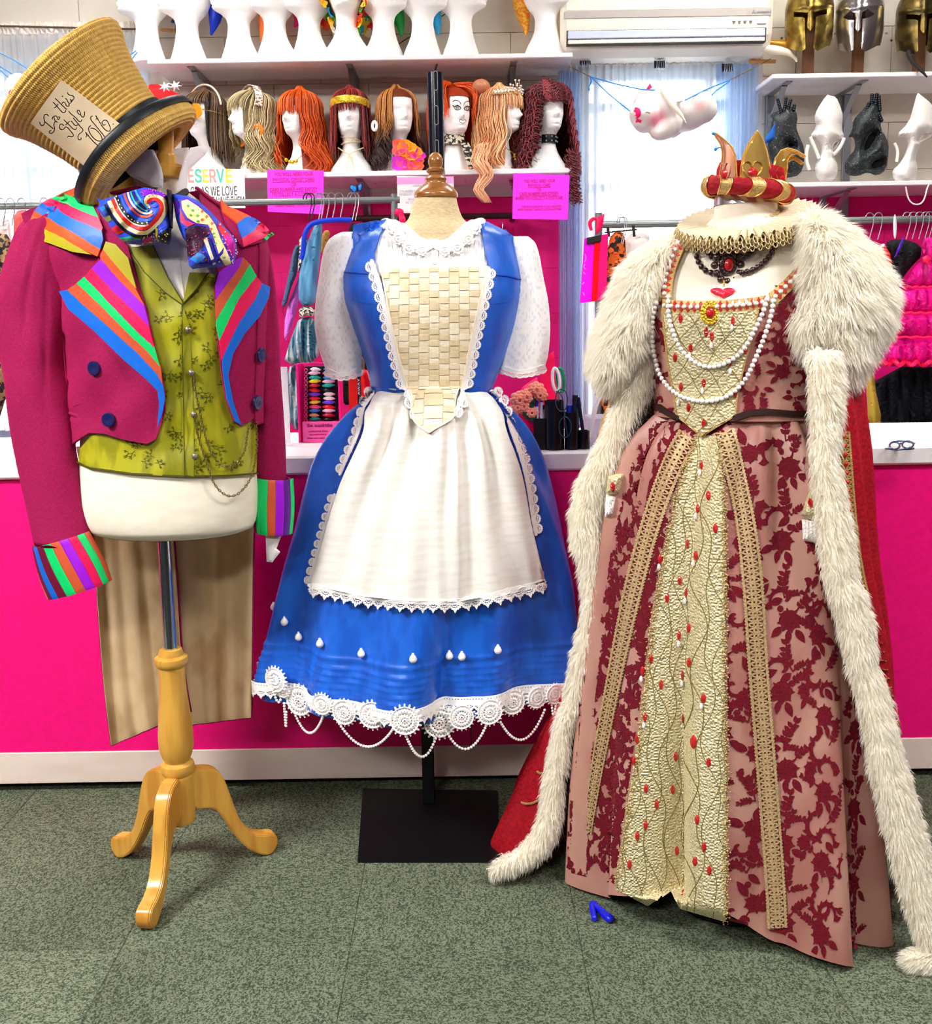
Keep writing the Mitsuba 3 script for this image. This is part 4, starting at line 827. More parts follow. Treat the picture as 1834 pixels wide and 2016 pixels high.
mat('tan_cotton', lambda p, n, uv: mix((.58, .42, .24), (.40, .25, .12), smoothstep(.5, .8, fbm(p.x * 9, p.y * 9, p.z * 6, 4))), .8)
mat('shirt_white', '#f3eceb', .8)
STR = {'blue': '#0a63cc', 'brown': '#c4502e', 'green': '#02c866', 'pink': '#e00a52', 'purple': '#9a0cd0', 'orange': '#f4501a', 'olive': '#b0a41c', 'maroon': '#6a062e', 'violet': '#5a0c8a'}
for kx, v in STR.items(): mat('stripe_' + kx, v, .45, spec=.4)

k = thing('dress_form', 'cream torso form on a honey wood tripod stand under the burgundy tailcoat', 'dress form'); FORM1 = k
frows = [(345, 318, 352, .9), (372, 312, 362, .9), (390, 262, 385, .6), (404, 190, 402, .5), (424, 140, 432, .46), (440, 126, 458, .46), (456, 118, 482, .47), (476, 118, 502, .5), (500, 122, 508, .52), (560, 137, 506, .56), (650, 147, 503, .6), (720, 152, 501, .6), (800, 160, 498, .6), (870, 161, 499, .6), (930, 156, 503, .62), (975, 155, 507, .62), (1010, 160, 506, .62), (1034, 172, 500, .62), (1046, 186, 490, .6), (1050, 210, 470, .55)]
FG = rows_loft(frows, DH, 70, 96)
obj('torso', grid(FG, True, (True, True)), 'form_cream', k, smooth=True)
ax = P(337, 1300, DH); axx, axy = ax[0], ax[1]
zh = lambda y: P(337, y, DH)[2]; rr = lambda px: px * DH / FPX * 1.06
obj('pole', tube([(axx, axy, zh(1052)), (axx, axy, zh(1285))], rr(12.5), 24), 'chrome', k)
obj('column', lathe([(rr(14), zh(1277)), (rr(21), zh(1277)), (rr(23), zh(1284)), (rr(24), zh(1289)), (rr(31), zh(1293)), (rr(32), zh(1300)), (rr(30), zh(1307)), (rr(25.5), zh(1312)), (rr(24.5), zh(1330)), (rr(26), zh(1365)), (rr(30), zh(1405)), (rr(33.5), zh(1445)), (rr(33), zh(1470)), (rr(28), zh(1488)), (rr(24), zh(1494)), (rr(24), zh(1497)), (rr(31), zh(1502)), (rr(33), zh(1510)), (rr(31), zh(1518)), (rr(28), zh(1523)), (rr(30), zh(1526)), (rr(30), zh(1608)), (rr(27), zh(1616)), (rr(1), zh(1616))][::-1], 40, at=(axx, axy, 0)), 'wood_honey', k)
prof = [(.02, .268), (.075, .262), (.104, .238), (.120, .185), (.138, .118), (.162, .075), (.195, .058), (.222, .055), (.236, .044), (.238, .022), (.222, .0), (.200, .0), (.160, .026), (.122, .080), (.098, .130), (.078, .160), (.02, .166)]
zt = zh(1516) / .268
prof = [(r_, z_ * zt) for r_, z_ in prof]
pg = Polygon(chaikin(prof, 3)).buffer(0)
def leg_mesh(az):
    q = man2tri(m3.Manifold.batch_boolean([m3.CrossSection([np.array(g.exterior.coords)[:-1]], m3.FillRule.EvenOdd).extrude(2 * t).translate([0, 0, -t]) for g, t in ((pg.buffer(-.005), .0185), (pg.buffer(-.002), .0165), (pg, .013))], m3.OpType.Add))
    v = q.vertices; c, s = math.cos(az), math.sin(az)
    return tri(np.stack([axx + v[:, 0] * c + v[:, 2] * s, axy + v[:, 0] * s - v[:, 2] * c, np.maximum(v[:, 1], 0)], 1), q.faces)
for foot in ((287, 1832), (222, 1676), (532, 1676)):
    f_ = PZ(*foot, 0.0); obj('leg', leg_mesh(math.atan2(f_[1] - axy, f_[0] - axx)), 'wood_honey', k, smooth=30)
nx, ny = P(327, 300, DH)[:2]; zn = lambda y: P(327, y, DH)[2]
obj('neck_finial', lathe([(rr(17), zn(352)), (rr(30), zn(350)), (rr(32), zn(345)), (rr(32), zn(332)), (rr(27), zn(325)), (rr(17), zn(323)), (rr(17.5), zn(308)), (rr(16), zn(303)), (rr(13), zn(299)), (rr(13), zn(294)), (rr(17), zn(240)), (rr(17), zn(225)), (rr(2), zn(222))], 32, at=(nx, ny, 0)), 'wood_honey', k)
HF1 = Front([grid(FG, True)])

# white shirt
k = thing('shirt', 'white shirt with tall open wing collar under the paisley bow tie', 'shirt'); SH = k
obj('shirt_front', applique(HF1, sc([(900, 300), (1040, 280), (1150, 360), (1160, 500), (1110, 660), (1020, 560), (950, 430)], 3.057, 0, 380), .004, 8), 'shirt_white', k)
obj('placket', applique(HF1, sc([(1030, 300), (1075, 300), (1110, 640), (1095, 640)], 3.057, 0, 380), .003, 8, .003), 'shirt_white', k)
cl = inflate(sc([(1000, 905), (1210, 910), (1290, 1080), (1340, 1200), (1365, 1350), (1365, 1520), (1200, 1500), (1000, 1400), (860, 1340), (760, 1240), (800, 1120), (900, 980)], 7.97, 150, 180), lambda x, y: DH - .075 + .0009 * (320 - x), .004, 3, 5); obj('collar', cl, 'shirt_white', k)
obj('collar', inflate([(374, 291), (362, 316), (353, 345), (347, 380), (367, 382), (371, 335), (404, 305), (411, 293), (395, 287)], lambda x, y: DH - .075 + .0012 * (x - 345), .004, 3, 5), 'shirt_white', k)
obj('collar_back', inflate([(262, 300), (372, 290), (368, 380), (262, 380)], DH + .06, .006, 3, 8), 'shirt_white', k)
# waistcoat
k = thing('waistcoat', 'olive green embroidered satin waistcoat with metal buttons under the tailcoat', 'waistcoat'); WC = k
wpoly = sc([(780, 330), (930, 320), (1020, 520), (1100, 655), (1130, 560), (1145, 480), (1250, 480), (1330, 500), (1525, 900), (1530, 1620), (1528, 1690), (1350, 1702), (1100, 1708), (800, 1690), (550, 1655), (490, 1620), (500, 1540), (560, 1460), (700, 1430), (700, 800)], 3.057, 0, 380)
wv = lambda x, y: .0022 * np.sin((y * .9 + x * .35) * .075) * np.exp(-((x - 360) / 60) ** 2) + .002 * np.sin(x * .09 + y * .012)
obj('front', applique(HF1, wpoly, .006, 9, .001, wave=wv), 'olive_satin', k)
obj('lapel', applique(HF1, sc([(785, 335), (930, 322), (1020, 520), (1100, 655), (1098, 672), (1000, 600), (880, 480), (810, 400)], 3.057, 0, 380), .004, 8, .007), 'olive_satin', k)
obj('lapel', applique(HF1, sc([(1140, 480), (1250, 482), (1180, 580), (1102, 668), (1110, 620)], 3.057, 0, 380), .004, 8, .007), 'olive_satin', k)
obj('placket', applique(HF1, sc([(1096, 668), (1140, 800), (1155, 1100), (1165, 1400), (1165, 1706), (1112, 1708), (1106, 1300), (1094, 800)], 3.057, 0, 380), .0022, 8, .0065, wave=wv), 'olive_satin', k)
obj('hem_edge', applique(HF1, LineString(sc([(490, 1622), (560, 1655), (800, 1688), (1100, 1704), (1350, 1700), (1527, 1688)], 3.057, 0, 380)).buffer(1.6), .003, 7, .006), 'olive_thread', k)
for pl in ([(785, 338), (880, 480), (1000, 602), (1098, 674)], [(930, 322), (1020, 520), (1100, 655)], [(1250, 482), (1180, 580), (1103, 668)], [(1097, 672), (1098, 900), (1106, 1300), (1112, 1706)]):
    obj('edge_shade_line', applique(HF1, LineString(sc(pl, 3.057, 0, 380)).buffer(.9), .002, 7, .0105), 'olive_thread', k)  # dark strips painted in as the shadow line under lapels and along the placket
# embroidered sprigs
r = np.random.default_rng(21); em = []
WP = Polygon(wpoly).buffer(-6)
def sprig(x, y, s, a):
    out = []; p = [(0, 0), (5, -4), (11, -4), (16, -9)]; R = np.array([[math.cos(a), -math.sin(a)], [math.sin(a), math.cos(a)]])
    L = [p, [(5, -4), (6, -9), (10, -11)], [(11, -4), (13, 0), (17, 1)]]
    for q in L: out.append(LineString([tuple(np.array([x, y]) + s * R @ np.array(z)) for z in q]).buffer(.42))
    for c in ((10, -11), (17, 1), (16, -9), (8, -13), (19, -10), (2, -8)):
        t = np.linspace(0, 5.2, 9); out.append(LineString([tuple(np.array([x, y]) + s * R @ (np.array(c) + (1.2 + .25 * u) * np.array([math.cos(u), math.sin(u)]))) for u in t]).buffer(.36))
    return out
for j in range(150):
    x, y = r.uniform(165, 500), r.uniform(490, 930)
    if WP.contains(Point(x, y)): em += sprig(x, y, r.uniform(.75, 1.15), r.uniform(0, 6.28))
obj('embroidery', applique(HF1, unary_union(em).intersection(WP), .0012, 0, .0068, wave=wv), 'olive_thread', k, kind='stuff')
mat('button_metal', lambda p, n, uv: mix((.42, .36, .27), (.12, .09, .06), smoothstep(.45, .6, noise(p.x * 700, p.y * 700, p.z * 700))), .35, .7)
for x, y in ((370, 649), (376, 733), (381, 815), (383, 898)): obj('button', ball(HF1.on(x, y, .012), .0075, 2, (1, .7, 1)), 'button_metal', k)
# tailcoat
k = thing('tailcoat', 'burgundy wool tailcoat with rainbow striped lapels and cuffs on the wooden tripod form', 'tailcoat'); TC = k
th = np.linspace(-np.pi, np.pi, 96, endpoint=False); n_ = grid(FG, True).vertex_normals.reshape(FG.shape)
back = [j for j in range(96) if abs(th[j]) > 1.30]; order = sorted(back, key=lambda j: th[j] % (2 * np.pi))
r0, r1 = 4, 49
CB = (FG + n_ * .018)[r0:r1][:, order]
obj('back', thicken(CB, .005), 'burgundy_wool', k, smooth=True)
LP = sc([(180, 150), (420, 90), (600, 130), (790, 330), (850, 560), (900, 700), (945, 920), (985, 1080), (1003, 1180), (1003, 1300), (975, 1400), (945, 1480), (900, 1505), (780, 1480), (660, 1445), (570, 1440), (500, 1500), (455, 1580), (436, 1640), (440, 1300), (430, 1000), (405, 700), (370, 380), (250, 270)], 3.057, 0, 380)
RP = sc([(1180, 40), (1290, 115), (1400, 205), (1500, 272), (1565, 292), (1540, 560), (1505, 760), (1500, 1000), (1500, 1330), (1470, 1370), (1420, 1395), (1385, 1370), (1340, 1230), (1318, 1080), (1290, 800), (1280, 560), (1300, 480)], 3.057, 0, 380)
cw = lambda x, y: .005 * np.sin((x - y * .4) * .06) + .003 * np.sin((x + y * .8) * .05)
obj('front_panel', applique(HF1, LP, .007, 9, .012, wave=cw), 'burgundy_wool', k); obj('front_panel', applique(HF1, RP, .007, 9, .012), 'burgundy_wool', k)
def stripes(lst, off, parent, ox=0, oy=380, s=3.057, name='stripe', thick=.004):
    for c, pl in lst: obj(name, applique(HF1, Polygon(sc(pl, s, ox, oy)).buffer(.25), thick, 7, off), 'stripe_' + c, parent)
lap = obj('lapel', applique(HF1, Polygon(sc([(430, 590), (520, 545), (600, 455), (640, 380), (675, 310), (800, 400), (845, 580), (890, 680), (918, 800), (945, 925), (975, 1035), (995, 1150), (1005, 1230), (990, 1320), (965, 1400), (975, 1260), (965, 1180), (780, 1000), (480, 700)], 3.057, 0, 380)), .005, 8, .019), 'burgundy_wool', k)
stripes([('blue', [(430, 590), (470, 585), (560, 680), (700, 810), (850, 955), (960, 1080), (995, 1150), (1005, 1230), (990, 1320), (965, 1400), (975, 1260), (965, 1180), (900, 1110), (780, 1000), (620, 830), (480, 700)]),
         ('brown', [(470, 585), (520, 545), (640, 670), (800, 840), (900, 940), (980, 1035), (992, 1145), (960, 1080), (850, 955), (700, 810), (560, 680)]), ('green', [(520, 545), (560, 505), (700, 670), (850, 830), (945, 920), (975, 1035), (900, 940), (800, 840), (640, 670)]),
         ('pink', [(560, 505), (600, 455), (720, 600), (850, 730), (915, 800), (945, 925), (850, 830), (700, 670)]), ('purple', [(600, 455), (650, 405), (760, 540), (890, 680), (918, 800), (850, 730), (720, 600)]),
         ('orange', [(650, 405), (640, 380), (660, 350), (700, 400), (830, 560), (875, 650), (890, 680), (760, 540)]), ('olive', [(660, 350), (675, 310), (730, 325), (800, 400), (830, 520), (845, 580), (830, 560), (700, 400)])], .0235, lap)
col = obj('collar', applique(HF1, Polygon(sc([(255, 260), (290, 150), (350, 105), (420, 80), (600, 0), (640, 190), (665, 310), (640, 390), (500, 355), (380, 310), (265, 285)], 3.057, 0, 380)), .006, 8, .022), 'burgundy_wool', k)
stripes([('brown', [(400, 85), (480, 55), (580, 0), (620, 60), (600, 125), (430, 82)]), ('green', [(370, 100), (420, 80), (600, 125), (635, 195), (520, 150)]), ('pink', [(330, 115), (370, 100), (520, 150), (635, 195), (660, 250), (655, 265), (500, 200)]), ('blue', [(290, 150), (330, 115), (500, 200), (655, 265), (665, 300), (650, 350), (560, 300), (430, 230)]),
         ('orange', [(270, 195), (290, 150), (430, 230), (560, 300), (650, 350), (635, 390), (520, 330), (400, 265)]), ('olive', [(255, 260), (262, 205), (270, 195), (400, 265), (520, 330), (600, 378), (500, 360), (380, 310)])], .0275, col)
lap = obj('lapel', applique(HF1, Polygon(sc([(1400, 390), (1460, 430), (1515, 540), (1550, 560), (1545, 620), (1500, 740), (1430, 840), (1370, 960), (1345, 1090), (1370, 1250), (1410, 1390), (1385, 1370), (1340, 1230), (1315, 990), (1285, 760), (1280, 560)], 3.057, 0, 380)), .005, 8, .019), 'burgundy_wool', k)
stripes([('purple', [(1400, 400), (1425, 390), (1405, 450), (1285, 640), (1280, 560), (1300, 480)]), ('brown', [(1425, 390), (1460, 430), (1285, 760), (1280, 650), (1405, 450)]), ('green', [(1460, 430), (1490, 500), (1400, 640), (1300, 880), (1285, 800), (1285, 760)]), ('pink', [(1490, 500), (1515, 540), (1480, 640), (1400, 780), (1350, 900), (1310, 1000), (1300, 880), (1400, 640)]),
         ('blue', [(1515, 540), (1550, 560), (1545, 620), (1500, 740), (1430, 840), (1370, 960), (1345, 1090), (1370, 1250), (1410, 1390), (1385, 1370), (1340, 1230), (1320, 1080), (1315, 990), (1350, 900), (1400, 780), (1480, 640)])], .0235, lap)
col = obj('collar', applique(HF1, Polygon(sc([(1290, 110), (1330, 150), (1450, 205), (1510, 235), (1575, 285), (1530, 310), (1425, 340), (1350, 250)], 3.057, 0, 380)), .006, 8, .022), 'burgundy_wool', k)
stripes([('orange', [(1290, 110), (1330, 150), (1450, 205), (1400, 240), (1320, 180)]), ('blue', [(1400, 240), (1450, 205), (1510, 235), (1480, 270), (1420, 300)]), ('pink', [(1420, 300), (1480, 270), (1515, 240), (1560, 272), (1520, 300), (1425, 338)]), ('green', [(1520, 300), (1560, 272), (1575, 287), (1530, 310)])], .0275, col)
mat('button_navy', '#161a4e', .25, spec=.6)
for x, y, rx, ry in ((203, 723, 12.5, 14), (229, 824, 14, 14.5), (492, 697, 6, 11), (486, 790, 8, 14)):
    c = HF1.on(x, y, .028); obj('button', lathe([(.002, .003), (.006, .0035), (.0125, .005), (.0155, .004), (.016, 0), (.001, 0)][::-1], 24, axis=HF1.on(x, y, 1.0) - HF1.on(x, y, 0.0), at=c), 'button_navy', k, smooth=40)
# sleeves
def sleeve(rows, D, ratio, fold, name='sleeve', m='burgundy_wool', parent=None, nv=60, caps=(True, True), label=None):
    V = rows_loft(rows, D, nv, 72, ratio, fold=fold); return V, obj(name, grid(V, True, caps), m, parent, smooth=True)
fl = lambda th, v: .05 * np.exp(-(v / .16) ** 2) * np.sin(th * 11 + 6 * v) + .05 * np.sin(th * 3 + v * 16) * np.exp(-((v - .45) / .3) ** 2) + .045 * np.sin(th * 2 - v * 9) - .10 * np.exp(-((th - .15 + (v - .15) * .9) / .07) ** 2) * np.exp(-((v - .22) / .18) ** 2) - .06 * np.exp(-((th - .75 + v * .5) / .06) ** 2) * np.exp(-((v - .4) / .3) ** 2)
V1, _ = sleeve([(404, 95, 125), (420, 62, 138), (450, 36, 140), (490, 20, 137), (540, 6, 138), (590, -2, 139), (650, -2, 140), (720, 2, 141), (780, 9, 142), (850, 22, 146), (920, 38, 154), (1000, 56, 166), (1070, 72, 184)], [DH - .0, DH, DH - .01, DH - .015, DH - .02, DH - .02, DH - .02, DH - .02, DH - .03, DH - .04, DH - .05, DH - .06, DH - .07], .72, fl, parent=k)
V2, _ = sleeve([(462, 492, 520), (485, 488, 528), (520, 487, 535), (570, 494, 542), (640, 498, 548), (720, 500, 552), (800, 502, 557), (870, 503, 560), (950, 508, 562)], [DH + .04] * 9, .9, lambda th, v: .06 * np.sin(th * 6 + v * 3) * (1 - v * .6) + .03 * np.sin(th * 2 - v * 9), parent=k)
def cuff(c0, c1, rpx, D, ratio, cols, key_label=None, twist=0.0, flare=1.08, th0=-1.5, th1=1.5):
    a, b = P(*c0, D), P(*c1, D); ax_ = (b - a) / np.linalg.norm(b - a); R_ = rpx * D / FPX
    sd = np.array([1, 0, 0]) - ax_ * ax_[0]; sd /= np.linalg.norm(sd); fr_ = np.cross(sd, ax_); fr_ = fr_ if fr_[1] < 0 else -fr_
    def surf(th, t, o): q = np.stack([np.sin(th), np.cos(th) * ratio], -1); L = (1 + (flare - 1) * t) * R_ + o; bump = .004 * np.sin(np.clip(t, 0, 1) * np.pi); return a + (b - a) * t[..., None] + ((L + bump) * q[..., 0])[..., None] * sd + ((L + bump) * q[..., 1])[..., None] * fr_
    thh = np.linspace(-np.pi, np.pi, 72, endpoint=False)[None]; tt = np.linspace(-.06, 1, 14)[:, None]
    kk = obj('cuff', thicken(surf(thh + 0 * tt, tt + 0 * thh, 0.0 * tt * thh), .006, True), 'burgundy_wool', k, smooth=True)
    n = len(cols); es = np.linspace(th0, th1, n + 1)
    for j, c in enumerate(cols):
        t2 = np.linspace(es[j], es[j + 1], 8)[None]; tt = np.linspace(-.07, 1.02, 12)[:, None]; sl = twist * (tt - .5)
        obj('stripe', thicken(surf(t2 + sl, tt + 0 * t2, np.full((12, 8), .0035)), .003), 'stripe_' + c, kk, smooth=True)
    return surf
cuff((125, 1066), (157, 1158), 57, DH - .07, .62, ['olive', 'maroon', 'blue', 'maroon', 'green', 'brown', 'purple', 'pink', 'green', 'brown'], twist=.25)
obj('sleeve_lining', inflate([(150, 1158), (196, 1143), (200, 1147), (152, 1164)], DH - .06, .006, res=5), 'shirt_white', SH, label='white shirt cuff under the striped cuff')
cuff((541, 947), (540, 1046), 32, DH + .03, .9, ['maroon', 'green', 'green', 'brown', 'purple', 'violet', 'green'], twist=0.0, flare=.98)
obj('shirt_cuff', inflate(sc([(1545, 590), (1640, 600), (1610, 680), (1632, 700), (1600, 740), (1585, 762), (1552, 758)], 2.958, 0, 850), DH + .02, .008, res=4), 'shirt_white', SH)
# tails with tan lining
def tail(L, R, D, nm, ph):
    D_ = lambda U, Vv, x, y: D + .05 * (np.abs(U - .5) * 2) ** 2 * -1 + .0 * x
    f_ = lambda U, Vv: .012 * np.sin(U * 9 + ph + Vv * 1.5) * (.3 + Vv) + .008 * np.sin(U * 23 + ph) * (.3 + .7 * Vv)
    V = sheet(L, R, D_, 40, 50, f_); obj('tail_lining', thicken(V, .003), 'tan_cotton', TC, smooth=True, label='tan tail lining')
    B = V.copy(); B[..., 1] += .006; c = B.mean(1, keepdims=True); B[..., 0] = c[..., 0] + (B[..., 0] - c[..., 0]) * 1.03; B[..., 2] -= .004 * np.linspace(0, 1, 50)[:, None]
    obj('tail', thicken(B, .004), 'burgundy_wool', TC, smooth=True)
tail([(150, 880), (172, 1000), (183, 1080), (192, 1200), (202, 1330), (218, 1468)], [(330, 880), (340, 1040), (348, 1150), (358, 1300), (374, 1400)], DH + .17, 'a', 0)
tail([(326, 880), (338, 1040), (343, 1180), (352, 1300), (364, 1428)], [(503, 880), (500, 1000), (498, 1100), (496, 1250), (493, 1412)], DH + .20, 'b', 2)
# watch chain
mat('chain_brass', '#8c7f52', .3, .9); ck = thing('watch_chain', 'brass watch chain hanging in two swags from the waistcoat buttons', 'watch chain')
def chain(pts, step=.0062, r=.0009):
    out = []; q = resample(pts, step)
    for j in range(len(q) - 1):
        a, b = q[j], q[j + 1]; d = (b - a) / np.linalg.norm(b - a); n = np.array([0, -1.0, 0]) if j % 2 else np.cross(d, [0, -1.0, 0]); n = n - d * (n @ d); n /= np.linalg.norm(n); s = np.cross(d, n); t = np.linspace(0, 2 * np.pi, 8, endpoint=False)
        out.append(tubes(((a + b) / 2 + d * (step * .72) * np.cos(t)[:, None] + s * (step * .36) * np.sin(t)[:, None])[None], r, 4, True))
    return join(out)
def hang(px_pts, off=.022, n=60):
    q = smooth_path(np.c_[np.array(px_pts, float), np.zeros(len(px_pts))], n)[:, :2]; return HF1.on(q[:, 0], q[:, 1], off)
obj('chain', chain(hang([(379, 738), (388, 790), (400, 850), (416, 897), (436, 918), (458, 908), (472, 870), (477, 838)])), 'chain_brass', ck)
obj('chain', chain(hang([(383, 820), (392, 870), (408, 925), (425, 962), (447, 975), (468, 962), (484, 925), (489, 880), (488, 830)])), 'chain_brass', ck)
for x, y, a in ((381, 752, .1), (390, 846, -.1)):
    t = np.linspace(0, 2 * np.pi, 20, endpoint=False); c = HF1.on(x, y, .02); obj('ring', tube(c + np.stack([.004 * np.sin(t), 0 * t, .018 * np.cos(t)], 1), .001, 5, close=True), 'chain_brass', ck)
# paisley bow tie
k = thing('bow_tie', 'large floppy bow tie printed with a multicoloured paisley pattern', 'bow tie')
S5 = lambda pl: sc(pl, 5.73, 180, 360)
mat('tie_blue', '#2748d0', .45); mat('tie_black', '#0c0a14', .5)
LLp = Polygon(S5([(60, 165), (110, 195), (190, 170), (330, 130), (480, 80), (600, 50), (700, 70), (800, 110), (850, 140), (862, 250), (890, 400), (905, 500), (900, 620), (880, 700), (800, 680), (740, 660), (560, 700), (420, 690), (330, 640), (240, 550), (190, 460), (130, 380), (60, 290), (95, 245)]))
RLp = Polygon(S5([(900, 120), (960, 130), (1090, 150), (1200, 200), (1330, 310), (1430, 420), (1560, 560), (1630, 650), (1640, 780), (1620, 860), (1590, 920), (1450, 950), (1300, 950), (1200, 965), (1140, 975), (1100, 930), (1080, 800), (1080, 680), (1030, 620), (990, 520), (950, 400), (930, 250)]))
DB = DH - .175
lm = inflate(LLp, DB, .045, 34, 5, fold=lambda x, y: .006 * np.sin((x + y) * .11)); rm = inflate(RLp, DB, .04, 30, 5, fold=lambda x, y: .008 * np.sin((x - y * .5) * .13))
la = obj('loop', lm, 'tie_blue', k); ra = obj('loop', rm, 'tie_blue', k)
obj('knot', inflate(S5([(845, 70), (905, 90), (925, 260), (915, 520), (880, 500), (860, 250)]), DB - .01, .03, res=5), 'tie_black', k)
obj('neck_band', tube(P(np.array([296, 310, 330, 345, 356]), np.array([384, 390, 394, 390, 384]), np.array([DH - .05, DB + .04, DB + .02, DB + .04, DH - .05])), .008, 8, 24), 'tie_black', k)
TF = Front([lm]); TR = Front([rm])
_tm = {}
def pr(front, par, g, c, lay):
    m = mat('tie_' + c.strip('#'), c, .5); obj('print_and_shade_patch', applique(front, g, .0006, 5, .0008 + lay * .0007), m, par)
def bandl(pl, w): return LineString(smooth_path(np.c_[np.array(S5(pl)), np.zeros(len(pl))], 40)[:, :2]).buffer(w / 5.73 / 2, cap_style=2)
inL = LLp.buffer(-1.2); inR = RLp.buffer(-1.2)
for pl, w, c in (([(200, 210), (260, 330), (350, 450), (470, 540), (600, 560), (700, 500), (790, 400), (830, 280), (800, 190), (720, 160), (640, 160), (610, 210), (630, 260), (670, 270)], 44, '#f9e7a8'), ([(160, 250), (230, 370), (330, 490), (460, 585), (600, 605), (720, 540)], 26, '#0e0a18'),
                 ([(240, 190), (310, 330), (420, 450), (560, 512), (665, 470), (750, 370), (787, 280), (765, 215), (705, 188), (650, 198), (640, 235)], 40, '#f0281e'), ([(262, 175), (335, 320), (440, 435), (570, 488), (640, 465)], 14, '#fbf3dc'), ([(285, 160), (355, 300), (455, 410), (565, 462), (630, 450)], 34, '#0e0a18'), ([(330, 145), (400, 285), (500, 385), (600, 425), (680, 400)], 26, '#1a52d6'),
                 ([(375, 130), (420, 240), (510, 345), (605, 390), (690, 350)], 24, '#e8402a'), ([(415, 115), (455, 225), (545, 320), (640, 352), (690, 320)], 22, '#f7e9b4'), ([(450, 110), (490, 210), (570, 290), (640, 325)], 16, '#18b08c'), ([(470, 110), (505, 190), (575, 270), (650, 318)], 30, '#1c1266'), ([(500, 90), (560, 200), (640, 290)], 20, '#2fa0e8'), ([(700, 215), (660, 240), (690, 270), (740, 250)], 22, '#2a3fd8')):
    pr(TF, la, bandl(pl, w).intersection(inL), c, 0 if w > 40 else 1)
for pl, c in (([(560, 75), (700, 85), (820, 140), (835, 190), (760, 140), (640, 130), (590, 160)], '#7a1fc8'), ([(95, 290), (160, 250), (190, 330), (150, 360)], '#2f7ce0'), ([(150, 390), (210, 360), (230, 420), (190, 440)], '#7a8a3a'), ([(220, 520), (290, 470), (380, 550), (300, 580)], '#e8262a'), ([(320, 620), (450, 600), (560, 610), (540, 640), (360, 650)], '#16b07a'), ([(560, 690), (580, 620), (640, 570), (690, 560), (700, 650)], '#c22a8a'), ([(740, 480), (840, 350), (860, 480), (760, 540)], '#3a52e8'), ([(760, 580), (890, 480), (895, 600), (870, 690), (790, 660)], '#0c0a14'), ([(720, 500), (750, 520), (745, 640), (725, 600)], '#f0d24a')):
    pr(TF, la, Polygon(S5(pl)).buffer(0).intersection(inL), c, 0)
r = np.random.default_rng(4); dots = []
for t in np.linspace(0, 1, 11): q = smooth_path(np.c_[np.array([(285, 170), (355, 300), (455, 410), (565, 462), (630, 450)], float), np.zeros(5)], 60)[int(t * 59)]; dots.append(Point(S5([q[:2]])[0]).buffer(1.5))
pr(TF, la, unary_union(dots).intersection(inL), '#d8f0a0', 3)
pr(TF, la, unary_union([Point(S5([(x, y)])[0]).buffer(.9) for x, y in zip(r.uniform(540, 830, 30), r.uniform(70, 160, 30))]).intersection(inL), '#ff5ab8', 2); pr(TF, la, unary_union([Point(S5([(x, y)])[0]).buffer(1.0) for x, y in zip(r.uniform(560, 860, 40), r.uniform(560, 690, 40))]).intersection(inL), '#f7e04a', 2)
for pl, c, l in (([(1000, 190), (1085, 175), (1210, 255), (1330, 360), (1415, 480), (1465, 620), (1535, 760), (1590, 915), (1490, 940), (1430, 830), (1350, 610), (1290, 490), (1180, 470), (1070, 410), (1010, 300)], '#5a1fb0', 0), ([(1020, 210), (1085, 195), (1200, 275), (1315, 375), (1395, 485), (1445, 625), (1515, 765), (1570, 905), (1505, 925), (1445, 825), (1370, 600), (1310, 475), (1190, 450), (1085, 395), (1030, 300)], '#f3e8a4', 1), ([(1000, 300), (1060, 420), (1170, 460), (1080, 500), (1010, 440)], '#e8305a', 1),
                 ([(1060, 520), (1180, 480), (1310, 500), (1330, 560), (1290, 640), (1250, 720), (1150, 860), (1095, 820), (1082, 680)], '#34102e', 1), ([(1275, 640), (1310, 610), (1410, 900), (1375, 920)], '#f3e6c4', 2), ([(1315, 610), (1345, 620), (1440, 890), (1412, 905)], '#1c2280', 2), ([(1180, 905), (1300, 900), (1420, 830), (1480, 735), (1475, 800), (1400, 885), (1280, 935)], '#241a9a', 3), ([(1480, 600), (1560, 580), (1620, 700), (1600, 860), (1530, 740)], '#c81f9a', 0), ([(1420, 440), (1500, 520), (1560, 600), (1480, 620), (1430, 520)], '#d82a3a', 0), ([(1120, 860), (1200, 790), (1290, 830), (1200, 900)], '#2f86e0', 2), ([(930, 180), (985, 200), (990, 330), (960, 380)], '#7a35e8', 0)):  # the dark plum patch is a shaded fold painted in among the print
    pr(TR, ra, Polygon(S5(pl)).buffer(0).intersection(inR), c, l)
pr(TR, ra, unary_union([Point(S5([(x, y)])[0]).buffer(2.0) for x, y in ((1100, 260), (1150, 310), (1200, 370), (1130, 360), (1210, 430), (1380, 620), (1400, 690), (1490, 840), (1370, 580))]).intersection(inR), '#58b83a', 3); pr(TR, ra, unary_union([Point(S5([(x, y)])[0]).buffer(2.4) for x, y in ((1240, 330), (1290, 390), (1350, 465), (1340, 530), (1250, 420))]).intersection(inR), '#d86a2a', 3)
pr(TR, ra, unary_union([Point(S5([(x, y)])[0]).buffer(.9) for x, y in zip(r.uniform(1090, 1330, 50), r.uniform(520, 900, 50))]).intersection(inR), '#e84a6a', 3)
pr(TR, ra, unary_union([Point(S5([(x, y)])[0]).buffer(1.0) for x, y in zip(r.uniform(1440, 1630, 40), r.uniform(450, 900, 40))]).intersection(inR), '#f7d0ea', 3)
